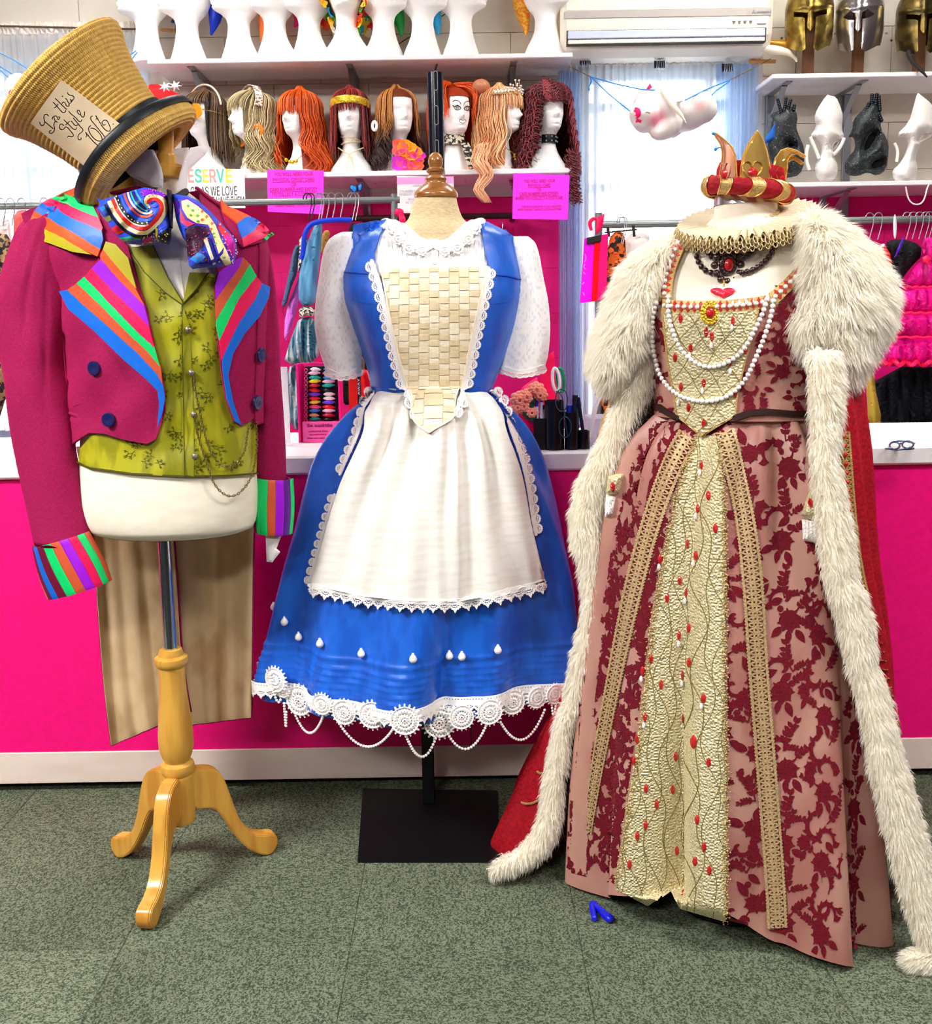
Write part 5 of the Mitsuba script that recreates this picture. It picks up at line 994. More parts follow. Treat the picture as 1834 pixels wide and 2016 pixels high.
# straw top hat
k = thing('straw_hat', 'tall flared straw top hat with black brim edge and a handwritten price card', 'hat')
def straw(p, n, uv):
    a = noise(uv.x * 1.0, uv.y * 1.0, 0.0); q = .5 + .5 * dr.sin(uv.x * 6.2832 + dr.floor(uv.y) * 2.4)
    return mix((.86, .55, .13), (.56, .29, .05), smoothstep(.2, .9, q * .6 + a * .5))
mat('straw', straw, .5, spec=.4, bump=(lambda p, n, uv: .5 + .5 * dr.sin(uv.x * 6.2832 + dr.floor(uv.y) * 2.4), .0012, 4e-4))
mat('hat_black', '#14181c', .4)
e1, e2 = P(155, 392, DH - .03), P(358, 186, DH - .03); ec = (e1 + e2) / 2; RB = np.linalg.norm(e2 - e1) / 2
ed = (e2 - e1) / np.linalg.norm(e2 - e1); a0 = np.cross(ed, [0, 1, 0]); a0 = a0 if a0[2] > 0 else -a0; ha = a0 * math.cos(-.13) + np.array([0, 1, 0]) * math.sin(-.13)
FR = frame(ha, ec - ha * .024, ed)
def ridged(prof, rows, amp, per=6):
    p = np.asarray(prof, float); t = np.r_[0, np.cumsum(np.hypot(*np.diff(p, axis=0).T))]; s = np.linspace(0, t[-1], rows * per + 1)
    q = np.stack([PchipInterpolator(t, p[:, 0])(s), PchipInterpolator(t, p[:, 1])(s)], 1); d = np.gradient(q, axis=0); d /= np.linalg.norm(d, axis=1, keepdims=True); nn = np.stack([d[:, 1], -d[:, 0]], 1)
    return q + nn * (amp * np.abs(np.sin(np.linspace(0, rows * np.pi, len(s)))))[:, None], np.linspace(0, rows, len(s))
def straw_mesh(prof, rows, amp, n=120, squash=None):
    q, row = ridged(prof, rows, amp); th = np.linspace(0, 2 * np.pi, n + 1)[None]; z = np.repeat(q[:, 1:], n + 1, 1)
    if squash is not None: z = z + squash(th, q[:, :1])
    V = np.stack([q[:, :1] * np.cos(th), q[:, :1] * np.sin(th), z], -1); m = grid(V); uvv = np.stack([np.repeat(th * .14 / .0042, len(q), 0), np.repeat(row[:, None], n + 1, 1)], -1).reshape(-1, 2)
    m.apply_transform(FR); return m, uvv
hgt = .224
cm, cu = straw_mesh([(.108, .0), (.110, .03), (.117, .08), (.130, .13), (.148, .18), (.166, hgt - .012), (.168, hgt - .002), (.160, hgt + .004)], 26, .0022)
obj('crown', cm, 'straw', k, smooth=True, uv=cu)
tm, tu = straw_mesh([(.160, hgt + .004), (.12, hgt + .016), (.06, hgt + .022), (.002, hgt + .023)], 14, .0018); obj('crown_top', tm, 'straw', k, smooth=True, uv=tu)
sq = lambda th, r_: -.022 * np.cos(th) ** 2 * np.clip((r_ - .12) / .05, 0, 1)
bm, bu = straw_mesh([(RB - .004, .036), (RB + .001, .028), (RB, .010), (RB - .008, -.008), (RB - .03, -.022), (RB - .055, -.022), (.104, -.004), (.104, .02)], 12, .002, squash=sq); obj('brim', bm, 'straw', k, smooth=True, uv=bu)
ti, tiu = straw_mesh([(RB - .004, .036), (RB - .010, .026), (RB - .018, .005), (RB - .04, -.012), (.108, .004)], 8, .002, squash=sq); obj('brim_top', ti, 'straw', k, smooth=True, uv=tiu)
th = np.linspace(0, 2 * np.pi, 90)[None]; pts = np.array([(RB + .004, .021), (RB + .005, .030), (RB + .003, .039), (RB - .004, .041), (RB - .010, .032)])
V = np.stack([pts[:, :1] * np.cos(th), pts[:, :1] * np.sin(th), pts[:, 1:] + sq(th, pts[:, :1])], -1); m = grid(V); m.apply_transform(FR); obj('brim_binding', m, 'hat_black', k, smooth=True)
V = np.stack([r_ * np.stack([np.cos(th[0]), np.sin(th[0])], 1) for r_ in (.1145, .115, .1165, .1185)]); V = np.concatenate([V, np.broadcast_to(np.array([.0, .016, .036, .056])[:, None, None], V.shape[:2] + (1,))], -1); m = grid(V); m.apply_transform(FR); obj('hat_band', m, 'hat_black', k, smooth=True)
V = np.stack([r_ * np.stack([np.cos(th[0]), np.sin(th[0])], 1) for r_ in (.103, .104, .115)]); V = np.concatenate([V, np.broadcast_to(np.array([-.004, .06, .14])[:, None, None], V.shape[:2] + (1,))], -1); m = grid(V); m.apply_transform(FR); obj('hat_lining', m, 'hat_black', k, smooth=True)
c0 = straw_mesh([(.108, .0), (.110, .03), (.117, .08), (.130, .13), (.148, .18), (.166, hgt - .012), (.168, hgt - .002), (.160, hgt + .004)], 26, .0)[0]; HC = Front([c0]); mat('card_paper', '#e2cba8', .7); mat('card_ink', '#1c0c14', .6)
card = obj('price_card', applique(HC, [(120, 156), (237, 246), (176, 328), (62, 238)], .0012, 5, .006), 'card_paper', k, label='cream card handwritten In this Style 10/6')
T8 = lambda pl: [(60 + x / 10.19, 150 + y / 10.19) for x, y in pl]
ST = [[(375, 765), (340, 735), (300, 745), (290, 800), (305, 870), (300, 920), (265, 950), (225, 925), (212, 885)], [(320, 880), (400, 950), (480, 1015)], [(560, 895), (520, 880), (495, 920), (500, 980), (505, 1050), (470, 1095), (430, 1105), (405, 1080), (415, 1055), (440, 1055)], [(490, 775), (500, 830), (535, 880)], [(460, 830), (490, 775), (530, 770), (555, 800), (570, 840), (600, 825), (580, 790)],
      [(465, 500), (540, 580), (620, 670), (680, 710), (710, 695), (715, 665)], [(490, 610), (530, 585), (560, 545)], [(505, 430), (590, 510), (680, 600), (735, 645)], [(640, 530), (680, 505), (710, 540), (750, 590), (780, 580), (770, 550)], [(700, 440), (750, 490), (790, 535), (815, 520), (815, 490)], [(745, 320), (755, 350), (800, 375), (850, 390), (875, 430), (850, 465), (810, 470), (805, 450)], [(850, 465), (830, 500)],
      [(680, 965), (670, 940), (640, 930), (605, 960), (610, 1010), (650, 1040), (690, 1030), (720, 990), (770, 1010), (830, 1080), (880, 1140), (885, 1170), (840, 1185), (800, 1170), (768, 1190)], [(690, 850), (760, 920), (830, 990), (880, 1035), (920, 1045), (940, 1010)], [(720, 950), (760, 920), (795, 880)], [(830, 880), (870, 920), (930, 970), (960, 960), (965, 930)], [(875, 820), (920, 880), (980, 950), (1040, 1020), (1070, 1060), (1050, 1100), (990, 1150), (975, 1200), (1000, 1250), (1035, 1245), (1040, 1215)],
      [(780, 690), (850, 760), (940, 840), (1010, 895), (1035, 880), (1040, 860)], [(1000, 760), (970, 740), (945, 690), (960, 665), (990, 690), (1010, 740), (1030, 790), (1065, 810), (1085, 780), (1090, 710)], [(1135, 1200), (1150, 1170), (1125, 1110), (1200, 1200), (1300, 1310), (1390, 1390)], [(1400, 1335), (1385, 1390), (1350, 1420), (1355, 1450)], [(1220, 985), (1185, 1010), (1185, 1070), (1230, 1160), (1310, 1250), (1400, 1290), (1450, 1275), (1440, 1210), (1380, 1120), (1300, 1050), (1225, 1030)],
      [(1245, 795), (1215, 810), (1215, 850), (1270, 930), (1370, 1050), (1470, 1170), (1550, 1290), (1590, 1370)], [(1320, 860), (1340, 840), (1315, 795), (1380, 900), (1450, 1010), (1530, 1090), (1590, 1105), (1605, 1060), (1570, 960), (1520, 890), (1470, 890), (1440, 920), (1450, 965), (1480, 985), (1505, 970)]]
ink = [LineString(smooth_path(np.c_[np.array(T8(s_)), np.zeros(len(s_))], 30)[:, :2]).buffer(.85) for s_ in ST] + [Point(T8([q])[0]).buffer(1.2) for q in ((643, 390), (1660, 970))]
obj('handwriting', applique(HC, unary_union(ink), .0004, 0, .0071), 'card_ink', card)
# ---------------------------------------------------------------- second costume: blue dress with white blouse, apron and crochet hem on a linen form
DA2 = 2.60
mat('linen', lambda p, n, uv: mix((.70, .55, .33), (.58, .43, .24), smoothstep(.3, .7, noise(p.x * 160, p.y * 160, p.z * 700))), .8)
mat('wood_brown', lambda p, n, uv: mix((.34, .14, .035), (.22, .08, .02), smoothstep(.35, .7, fbm(p.x * 30, p.y * 30, p.z * 160, 3))), .22, spec=.6)
mat('stand_black', '#0a0b0e', .45)
mat('royal_satin', lambda p, n, uv: mix((.010, .115, .60), (.008, .085, .50), smoothstep(.35, .7, fbm(p.x * 40, p.y * 40, p.z * 12, 3))), .33, spec=.55, sheen=.5)
mat('royal_seam', '#0b3fae', .5)
mat('muslin', lambda p, n, uv: mix((.88, .87, .86), (.74, .74, .78), smoothstep(.55, .75, noise(p.x * 260, p.y * 260, p.z * 110))), .85)
mat('lace_white', '#f4f1ee', .8)
mat('silk_ivory', lambda p, n, uv: mix((.77, .74, .69), (.72, .68, .62), smoothstep(.4, .7, fbm(p.x * 18, p.y * 18, p.z * 110, 3))), .42, spec=.4)
for j, c in enumerate(('#e6d8bc', '#dccba8', '#efe4cc', '#d8c6a2')): mat(f'ribbon_cream_{j}', c, .42, spec=.4)
mat('pearl', '#f2ecea', .22, spec=.7)
k = thing('dress_form', 'linen dress form with brown neck cap and square black stand under the blue dress', 'dress form')
pb = PZ(845, 1577, 0.0); sx, sy = pb[0], 2.665
bx = [PZ(x, y, .012) for x, y in ((714, 1552), (978, 1556), (985, 1690), (704, 1690))]
pl = trimesh.convex.convex_hull(np.array([[*q[:2], z] for q in bx for z in (0.0, .012)])); obj('base_plate', pl, 'stand_black', k, smooth=False)
obj('pole', box(sx - .0165, sx + .0165, sy - .012, sy + .012, .012, .80, .002), 'stand_black', k, smooth=False)
arows = [(383, 820, 897, .9), (400, 812, 900, .9), (425, 806, 908, .85), (440, 795, 920, .8), (452, 760, 955, .6), (464, 722, 988, .48), (490, 706, 1000, .46), (540, 686, 1014, .54), (575, 684, 1016, .62), (620, 696, 1010, .66), (680, 717, 993, .66), (730, 732, 975, .66), (776, 739, 957, .7)]
AG = rows_loft(arows, DA2, 60, 96, back=.5)
obj('torso', grid(AG, True, (True, True)), 'linen', k, smooth=True)
AF = Front([grid(AG, True)])
nx_, ny_ = P(858, 372, DA2)[:2]; za = lambda y: P(858, y, DA2)[2]; ra_ = lambda px: px * DA2 / FPX * 1.05
obj('neck_cap', lathe([(ra_(1), za(390)), (ra_(39), za(390)), (ra_(40), za(386)), (ra_(39), za(379)), (ra_(32), za(370)), (ra_(20), za(361)), (ra_(19), za(358)), (ra_(20), za(352)), (ra_(18), za(349)), (ra_(14), za(345)), (ra_(14), za(341)), (ra_(17), za(338)), (ra_(17), za(334)), (ra_(12), za(330)), (ra_(12), za(327)), (ra_(13.5), za(321)), (ra_(13.5), za(314)), (ra_(11), za(306)), (ra_(6), za(301)), (ra_(1), za(299.5))], 36, at=(nx_, ny_, 0)), 'wood_brown', k)
# lace strip maker: a run of scallops along a px polyline
def scallops(path, w, pitch, side, holes=True, pts=False):
    p = resample(np.array(path, float), pitch); out, cut = [LineString(p).buffer(w * .22)], []
    for a, b in zip(p[:-1], p[1:]):
        c = (a + b) / 2; d = (b - a) / np.linalg.norm(b - a); n = np.array([-d[1], d[0]]) * side; c = c + n * w * .35; rad = w * .62
        m = Point(c).buffer(rad, 12)
        if pts: m = m.union(Polygon([c - d * rad * .9, c + d * rad * .9, c + n * w * 1.0]))
        out.append(m)
        for q in np.linspace(-1.1, 1.1, 5):
            h = c + rad * .62 * (math.sin(q) * d + math.cos(q) * n); cut.append(Point(h).buffer(w * .075, 4))
        for q in np.linspace(-.7, .7, 3): h = c + rad * .22 * (math.sin(q) * d * 1.6 + math.cos(q) * n); cut.append(Point(h).buffer(w * .075, 4))
        for q in np.linspace(-1.35, 1.35, 8): out.append(Point(c + rad * (math.sin(q) * d + math.cos(q) * n)).buffer(w * .09, 4))
    return unary_union(out).difference(unary_union(cut)) if holes else unary_union(out)
def strip(path, w): return LineString(smooth_path(np.c_[np.array(path, float), np.zeros(len(path))], 40)[:, :2]).buffer(w)
# blouse
k = thing('blouse', 'white cotton blouse with puff sleeves and crochet collar under the blue bodice', 'blouse'); BL = k
obj('yoke', applique(AF, [(795, 440), (760, 446), (738, 470), (735, 545), (955, 545), (962, 470), (945, 446), (915, 440), (880, 470), (856, 476), (830, 468)], .004, 8), 'muslin', k)
for x in list(range(745, 838, 9)) + list(range(880, 958, 9)): obj('pin_tuck', applique(AF, LineString([(x, 474), (x + (850 - x) * .02, 536)]).buffer(.9), .0022, 8, .003), 'lace_white', k)
obj('placket', applique(AF, sbox(848, 474, 862, 540), .002, 8, .003), 'muslin', k); obj('button', ball(AF.on(855, 521, .007), .005, 2, (1, .6, 1)), 'pearl', k)
for s in (-1, 1):
    cx = 853
    path = [(cx + s * 4, 481), (cx + s * 30, 490), (cx + s * 55, 478), (cx + s * 72, 455), (cx + s * 90, 446)]
    cg = strip(path, 9.5); cb = obj('collar', applique(AF, cg, .005, 6, .006), 'lace_white', k)
    for (fx, fy, r_) in ((22, 498, 10), (46, 493, 11), (66, 474, 10), (80, 455, 9)):
        rosette = unary_union([Point(cx + s * fx, fy).buffer(r_ * .95).difference(Point(cx + s * fx, fy).buffer(r_ * .72)), Point(cx + s * fx, fy).buffer(r_ * .5).difference(Point(cx + s * fx, fy).buffer(r_ * .25))] + [Point(cx + s * fx + r_ * math.cos(a) * .98, fy + r_ * math.sin(a) * .98).buffer(2.0) for a in np.linspace(0, 6.28, 10)])
        obj('crochet_motif', applique(AF, rosette, .004, 5, .011), 'lace_white', k)
    tp = np.array([(cx + s * 62, 446), (cx + s * 76, 438), (cx + s * 90, 440), (cx + s * 98, 448)], float); obj('ruffle', inflate(LineString(tp).buffer(6), DA2 - .03, .012, res=5), 'lace_white', k)
pf_ = lambda th, v: .035 * np.exp(-(v / .2) ** 2) * np.sin(th * 12 + 4 * v) + .03 * np.sin(th * 3 + v * 6) + .02 * np.sin(th * 7 - v * 3) * (v > .2)
for rows, D in (([(457, 672, 706), (468, 652, 708), (490, 639, 708), (540, 629, 708), (590, 621, 709), (630, 619, 711), (680, 627, 713), (715, 638, 712), (733, 644, 708)], DA2 + .01), ([(466, 1000, 1040), (478, 997, 1053), (505, 998, 1062), (550, 1004, 1070), (600, 1000, 1078), (650, 992, 1081), (700, 987, 1078), (728, 986, 1070)], DA2 + .01)):
    V = rows_loft(rows, D, 50, 72, .72, fold=pf_); obj('sleeve', grid(V, True, (True, False)), 'muslin', k, smooth=True)
    F = Front([grid(V, True)]); xl, xr, yb = rows[-1][1], rows[-1][2], rows[-1][0]
    pth = [(xl + 2, yb - 6), ((xl + xr) / 2 - 10, yb + 4), ((xl + xr) / 2 + 15, yb + 1), (xr - 2, yb - 8)]
    obj('sleeve_lace', applique(F, scallops(pth, 13, 11, 1), .002, 5, .002), 'lace_white', k)
# dress
k = thing('blue_dress', 'royal blue dress with woven cream stomacher, tucked hem and crochet medallion border', 'dress'); BD = k
def band(G, off, keep=None, t=.004):
    m = grid(G, True); V = G + m.vertex_normals.reshape(G.shape) * off; return V
iv = lambda y: int(round((y - 383) / (776 - 383) * 59))
BG = band(AG, .010)[iv(560):]
obj('bodice', grid(BG, True), 'royal_satin', k, smooth=True)
SB = (AG + grid(AG, True).vertex_normals.reshape(AG.shape) * .012)[iv(462):iv(572), :]
th = np.linspace(-np.pi, np.pi, 96, endpoint=False); bi = [j for j in range(96) if abs(th[j]) > 1.5]; bi = sorted(bi, key=lambda j: th[j] % (2 * np.pi)); obj('back_panel', thicken(SB[:, bi], .004), 'royal_satin', k, smooth=True)
for pl in ([(703, 449), (752, 442), (764, 440), (750, 470), (740, 500), (741, 545), (755, 560), (752, 600), (690, 590), (680, 550), (684, 536), (697, 500)], [(955, 445), (1001, 468), (1008, 500), (1018, 545), (1018, 560), (1010, 592), (950, 600), (955, 560), (962, 540), (952, 500), (947, 470), (944, 450)]):
    obj('shoulder_strap', applique(AF, pl, .006, 8, .006), 'royal_satin', k)
for s in ([(686, 538), (722, 542), (745, 545)], [(962, 545), (990, 546), (1016, 552)]): obj('seam', applique(AF, LineString(s).buffer(1.1), .003, 6, .0125), 'royal_seam', k)
# skirt: held off the counter behind, wide in front
skr = [(772, 738, 958), (784, 722, 972), (800, 700, 990), (830, 674, 1016), (870, 646, 1042), (920, 621, 1066), (970, 601, 1084), (1030, 583, 1099), (1090, 567, 1110), (1150, 554, 1116), (1220, 539, 1116), (1290, 522, 1117), (1318, 518, 1116)]
def sfold(th, v):
    f = .07 * np.sin(th * 9 + .6) * np.exp(-((v - .1) / .22) ** 2) + .085 * np.sin(th * 5 + 1.1 + v) * v + .075 * np.sin(th * 11 + 2.0) * np.clip(v - .15, 0, 1) + .02 * np.sin(th * 19 + v * 2) * np.exp(-((v - .12) / .2) ** 2)
    f = f - .09 * np.exp(-((th - .20) / .05) ** 2) * np.clip((v - .5) * 2.2, 0, 1) - .06 * np.exp(-((th + 1.0) / .06) ** 2) * np.clip((v - .3) * 1.5, 0, 1) + .05 * np.exp(-((th - 1.1) / .12) ** 2) * np.clip(v - .2, 0, 1)
    f = f - .11 * np.exp(-((th + 1.28) / .09) ** 2) * np.clip((v - .25) * 1.6, 0, 1)
    for q in (.875, .895, .915, .935, .955): f = f + .011 * np.exp(-((v - q) / .006) ** 2) * (1 + .4 * np.sin(th * 30 + q * 90))
    return f + .012 * np.exp(-((v - .845) / .006) ** 2)
SG = rows_loft(skr, DA2, 150, 240, .74, back=[.5] + [.3] * 12, fold=sfold)
SG[..., 1] = np.minimum(SG[..., 1], DC - .035)
obj('skirt', grid(SG, True), 'royal_satin', k, smooth=True)
SF = Front([grid(SG, True)])
UG = rows_loft([(r_[0] + (22 if r_[0] > 1300 else 0), r_[1] + 8, r_[2] - 8) for r_ in skr if r_[0] > 1200], DA2, 20, 160, .72, back=.3, fold=lambda th, v: sfold(th, v * .1 + .9) * .7); UG[..., 1] = np.minimum(UG[..., 1], DC - .05)
obj('underskirt', grid(UG, True), 'royal_satin', k, smooth=True)
# apron
k = thing('apron', 'white silk half apron with scalloped lace edges over the blue skirt', 'apron')
aL = [(750, 770), (742, 790), (728, 850), (708, 900), (685, 960), (665, 1020), (645, 1090), (627, 1150)]; aR = [(952, 780), (965, 800), (982, 850), (1000, 900), (1018, 960), (1035, 1030), (1052, 1090), (1066, 1140)]
def apl(U, Vv):
    return .012 + .012 * np.clip(Vv * 6, 0, 1) + (  .018 * np.sin(U * 26 + .5) * np.exp(-((Vv - .12) / .35) ** 2) + .012 * np.sin(U * 34 + Vv) * (.3 + Vv * .5) + .016 * np.exp(-((U - .62) / .035) ** 2) * (.5 + .5 * np.cos(Vv * 2)) - .012 * np.exp(-((U - .56) / .03) ** 2)) * np.clip(np.minimum(U, 1 - U) * 10, .15, 1) * np.clip(Vv * 7, .08, 1)
q = sheet(aL, aR, 0, 130, 70, apl, SF)
# a gently bowed lower edge
U = np.linspace(0, 1, 130)[None]; Vv = np.linspace(0, 1, 70)[:, None]
q[..., 2] -= .045 * (np.sin(np.pi * U)) * Vv
AP = obj('skirt_panel', thicken(q, .002), 'silk_ivory', k, smooth=True)
APF = Front([grid(q), grid(SG, True)]); AQ = Front([grid(q)])
# stomacher of woven ribbon
WT = Polygon([(755, 536), (953, 530), (927, 640), (905, 755), (892, 785), (875, 835), (851, 863), (828, 835), (816, 804), (784, 671)])
k = BD; AF2 = Front([grid(AG[:iv(764)], True), grid(SG, True)]); rp = lambda x, y: .020 * np.clip((y - 758) / 40, 0, 1); st = obj('stomacher', applique(AF2, WT.buffer(-.5), .004, 8, .011, wave=rp), 'ribbon_cream_1', k)
rws = 30; cols = 11
for i in range(rws):
    y0 = 530 + i * 11.4; y1 = y0 + 11.4
    for j in range(cols):
        x0 = 752 + j * 18.6; x1 = x0 + 18.6; up = (i + j) % 2
        c = Polygon([(x0 + (850 - x0) * .0, y0 - (x0 - 850) * .02), (x1, y0 - (x1 - 850) * .02), (x1, y1 - (x1 - 850) * .02), (x0, y1 - (x0 - 850) * .02)]).buffer(-.35).intersection(WT)
        if c.area < 18: continue
        obj('woven_strip', applique(AF2, c, .0026 if up else .0012, 6, .0145 if up else .0142, wave=(lambda x, y, a=(x0 + x1) / 2, b=(y0 + y1) / 2, u=up: rp(x, y) + .0011 * np.cos((x - a) / 18.6 * 2.6) if u else rp(x, y) + .0009 * np.cos((y - b) / 11.4 * 2.6))), f'ribbon_cream_{(i * 3 + j * 5 + (i * j) % 3) % 4}', k, smooth=40)
obj('stomacher_edge', applique(AF2, LineString([(755, 536), (784, 671), (816, 804), (829, 836), (851, 863), (876, 835), (892, 785), (905, 755), (927, 640), (953, 530)]).buffer(1.3), .003, 6, .0165, wave=rp), 'ribbon_cream_2', k)
obj('lace_edging', applique(AF2, scallops([(738, 520), (752, 560), (766, 610), (778, 665), (791, 720), (806, 775), (818, 812), (830, 832)][::-1], 15, 19, -1), .002, 5, .0155, wave=rp), 'lace_white', k)
obj('lace_edging', applique(AF2, scallops([(956, 533), (950, 560), (936, 620), (926, 670), (916, 722), (906, 770), (893, 812), (880, 830)], 15, 19, -1), .002, 5, .0155, wave=rp), 'lace_white', k)
k = 'apron'
e_ = proj(q[-1]); obj('lace_edging', applique(AQ, scallops(e_[::4], 18, 21, 1, pts=True), .0022, 5, .001), 'lace_white', k)
e_ = proj(q[2:, 0]); obj('lace_edging', applique(SF, scallops(e_[:30], 14, 19, 1), .0022, 5, .012), 'lace_white', k); obj('lace_edging', applique(SF, scallops(e_[36:], 12, 19, 1), .0022, 5, .006), 'lace_white', k)
e_ = proj(q[1:, -1]); obj('lace_edging', applique(SF, scallops(e_[:52], 15, 19, -1), .0022, 5, .013), 'lace_white', k)
# hem trims
k = BD
hem = lambda t: SG[-1, int(round((t / (2 * np.pi) + .5) * 240)) % 240]
hp = np.array([SG[-1, j] for j in range(24, 217)]); hq = proj(hp)
arc = resample(hp, .026); hn = np.diff(arc, axis=0)
def lace_band(path3, w, pitch, name):
    """a crochet band hanging from a 3-D line: built flat along the line, then wrapped down it"""
    L = np.r_[0, np.cumsum(np.linalg.norm(np.diff(path3, axis=0), axis=1))]; S = 1000.0
    g = scallops([(0, 0), (L[-1] * S, 0)], w, pitch, 1, pts=True).union(sbox(0, -w * .55, L[-1] * S, w * .1))
    cut = [Point(x, -w * .28).buffer(w * .07, 4) for x in np.arange(6, L[-1] * S, w * .32)]
    v, f = extr(g.difference(unary_union(cut)), 6); s_ = np.clip(v[:, 0] / S, 0, L[-1]); p = np.stack([np.interp(s_, L, path3[:, a]) for a in range(3)], 1)
    t = np.stack([np.interp(s_, L, np.gradient(path3[:, a], L)) for a in range(3)], 1); n = np.cross(t, [0, 0, 1.0]); n /= np.linalg.norm(n, axis=1, keepdims=True)
    n = np.where((n[:, 1:2] > 0) & (np.abs(n[:, 1:2]) > .4), -n, n)
    return tri(p + n * (.003 + .002 * v[:, 2])[:, None] + np.array([0, 0, -1.0]) * (v[:, 1] / S)[:, None], f)
hs = smooth_path(hp[::3], 220); hs[:, 1] -= .0
obj('hem_lace', lace_band(hs + [0, 0, .012], 22, 24, 'hem'), 'lace_white', k)
def medallion(R):
    g = [Point(0, 0).buffer(R * .86, 24)]; cut = [Point(0, 0).buffer(R * .07, 6)]
    for rr_, n_, s_ in ((.2, 8, .045), (.40, 14, .05), (.58, 20, .045), (.74, 26, .04)):
        for a in np.linspace(0, 2 * np.pi, n_, endpoint=False): cut.append(Point(R * rr_ * math.cos(a), R * rr_ * math.sin(a)).buffer(R * s_, 4))
    for a in np.linspace(0, 2 * np.pi, 20, endpoint=False): g.append(LineString([(R * .8 * math.cos(a), R * .8 * math.sin(a)), (R * 1.0 * math.cos(a), R * 1.0 * math.sin(a))]).buffer(R * .055, 3))
    gg = unary_union(g).difference(unary_union(cut)); v, f = extr(gg, R * .25); rr_ = np.hypot(v[:, 0], v[:, 1]) / R
    return np.stack([v[:, 0], v[:, 1], .003 * v[:, 2] + .002 * np.cos(rr_ * 22) * v[:, 2] + .004 * (1 - rr_)], 1), f
MV, MF = medallion(.040); mply = mikit.ply(tri(MV, MF), 'lace_white', smooth=40)
SFU = Front([grid(SG, True)])
meds = [(543, 1338, 28), (558, 1358, 17), (590, 1379, 34), (634, 1386, 24), (678, 1402, 28), (733, 1407, 31), (797, 1418, 33), (864, 1422, 35), (908, 1411, 28), (963, 1401, 29), (1009, 1382, 28), (1056, 1373, 24), (1090, 1366, 22)]
for x, y, rpx in meds:
    pz = SFU.on(np.array([x]), np.array([min(y, 1360)]), .012)[0]; D = pz[1]; c = P(x, y, D); ang = np.clip((x - 820) / 420, -.8, .8); sq_ = 1.0
    obj('crochet_medallion', mply, None, k, to=T().translate(c.tolist()).rotate([0, 0, 1], math.degrees(ang) * .8).rotate([1, 0, 0], 90).scale([rpx * D / FPX / .040 * (1.04), rpx * D / FPX / .040 * 1.04, 1.0]))
for a, b, sag, dn in (((580, 1404), (640, 1398), .055, 0), ((668, 1425), (773, 1436), .050, 0), ((796, 1440), (859, 1448), .058, 0), ((878, 1440), (957, 1428), .052, 0), ((985, 1422), (1072, 1398), .060, 0), ((532, 1328), (552, 1378), .03, 0), ((559, 1385), (563, 1402), .05, 0), ((1086, 1388), (1094, 1384), .03, 0)):
    Da = SFU.on(np.array([a[0], b[0]]), np.array([1350, 1350]), .014)[:, 1]; pts = catenary(P(a[0], a[1], Da[0]), P(b[0], b[1], Da[1]), sag, 60); obj('pearl_swag', beads(resample(pts, .0075), .0037), 'pearl', k)
for x, y in ((546, 1196), (562, 1222), (593, 1252), (636, 1266), (715, 1285), (812, 1295), (886, 1289), (908, 1292), (976, 1277), (1057, 1262), (1117, 1248)):
    c = SFU.on(np.array([x]), np.array([y]), .010)[0]; obj('shell_bead', lathe([(.0005, .013), (.003, .0125), (.003, .010), (.0065, .006), (.0092, 0), (.0088, -.005), (.005, -.0095), (.0005, -.0105)][::-1], 16, at=c), 'pearl', k, smooth=50)
# ---------------------------------------------------------------- third costume: brocade gown, fur edged robe, ruff and crown
DQ, YQ = 2.20, math.radians(-25)
mat('brocade_satin', lambda p, n, uv: mix((.48, .24, .19), (.37, .145, .12), smoothstep(.35, .7, fbm(p.x * 12, p.y * 12, p.z * 5, 3))), .42, spec=.45, sheen=.4)
mat('flock_red', wool((.17, .001, .012), (.11, .001, .008), 300), .85, sheen=.5)
def glit(c1, c2, f=520, t=(.55, .72)): return lambda p, n, uv: mix(c1, c2, smoothstep(t[0], t[1], noise(p.x * f, p.y * f, p.z * f)))
mat('gold_quilt', glit((.64, .54, .30), (.92, .86, .58)), .42, .25, spec=.5, bump=(lambda p, n, uv: noise(p.x * 300, p.y * 300, p.z * 300), .004, 6e-4))
mat('quilt_thread', '#7d6c38', .7); mat('gold_braid', glit((.62, .42, .16), (.34, .20, .06), 700, (.4, .7)), .45, .3); mat('gold_fringe', glit((.70, .56, .30), (.40, .28, .10), 900, (.35, .7)), .35, .5)
mat('braid_pale', glit((.58, .42, .22), (.36, .22, .10), 700, (.4, .7)), .5, .2)
mat('gem_red', '#b5060f', .12, spec=.9, clearcoat=1.0); mat('gem_dark', '#2a0508', .15, spec=.9, clearcoat=1.0)
mat('velvet_red', wool((.36, .001, .010), (.24, .0, .006), 200), .75, sheen=1.0, sheen_tint=.6); mat('velvet_dark', '#4c0307', .9)
mat('fur_cream', '#f4ead6', .75); scene['fur_hair'] = {'type': 'principledthin', 'base_color': rgb((.98, .95, .87)), 'roughness': .6, 'spec_trans': 0.0, 'diff_trans': 1.0, 'eta': 1.4}
mat('black_glitter', glit((.012, .010, .012), (.62, .52, .34), 600, (.74, .8)), .5)
mat('gold_metal', '#f4c56a', .3, .85); mat('rose_gold', '#eaa888', .3, .85); mat('silver_band', '#c4bcc2', .25, .9)
k = thing('dress_form', 'cream neck and chest of the dress form under the red brocade gown and ruff', 'dress form')
qrows = [(384, 1416, 1521, .95), (400, 1414, 1522, .95), (425, 1411, 1524, .95), (440, 1396, 1536, .85), (458, 1362, 1568, .6), (478, 1330, 1596, .5), (510, 1308, 1612, .5), (560, 1296, 1616, .58), (605, 1290, 1610, .66), (650, 1293, 1603, .68), (700, 1300, 1597, .66), (760, 1308, 1591, .66), (818, 1309, 1592, .68)]
QG = rows_loft(qrows, DQ, 64, 96, yaw=YQ, back=.5)
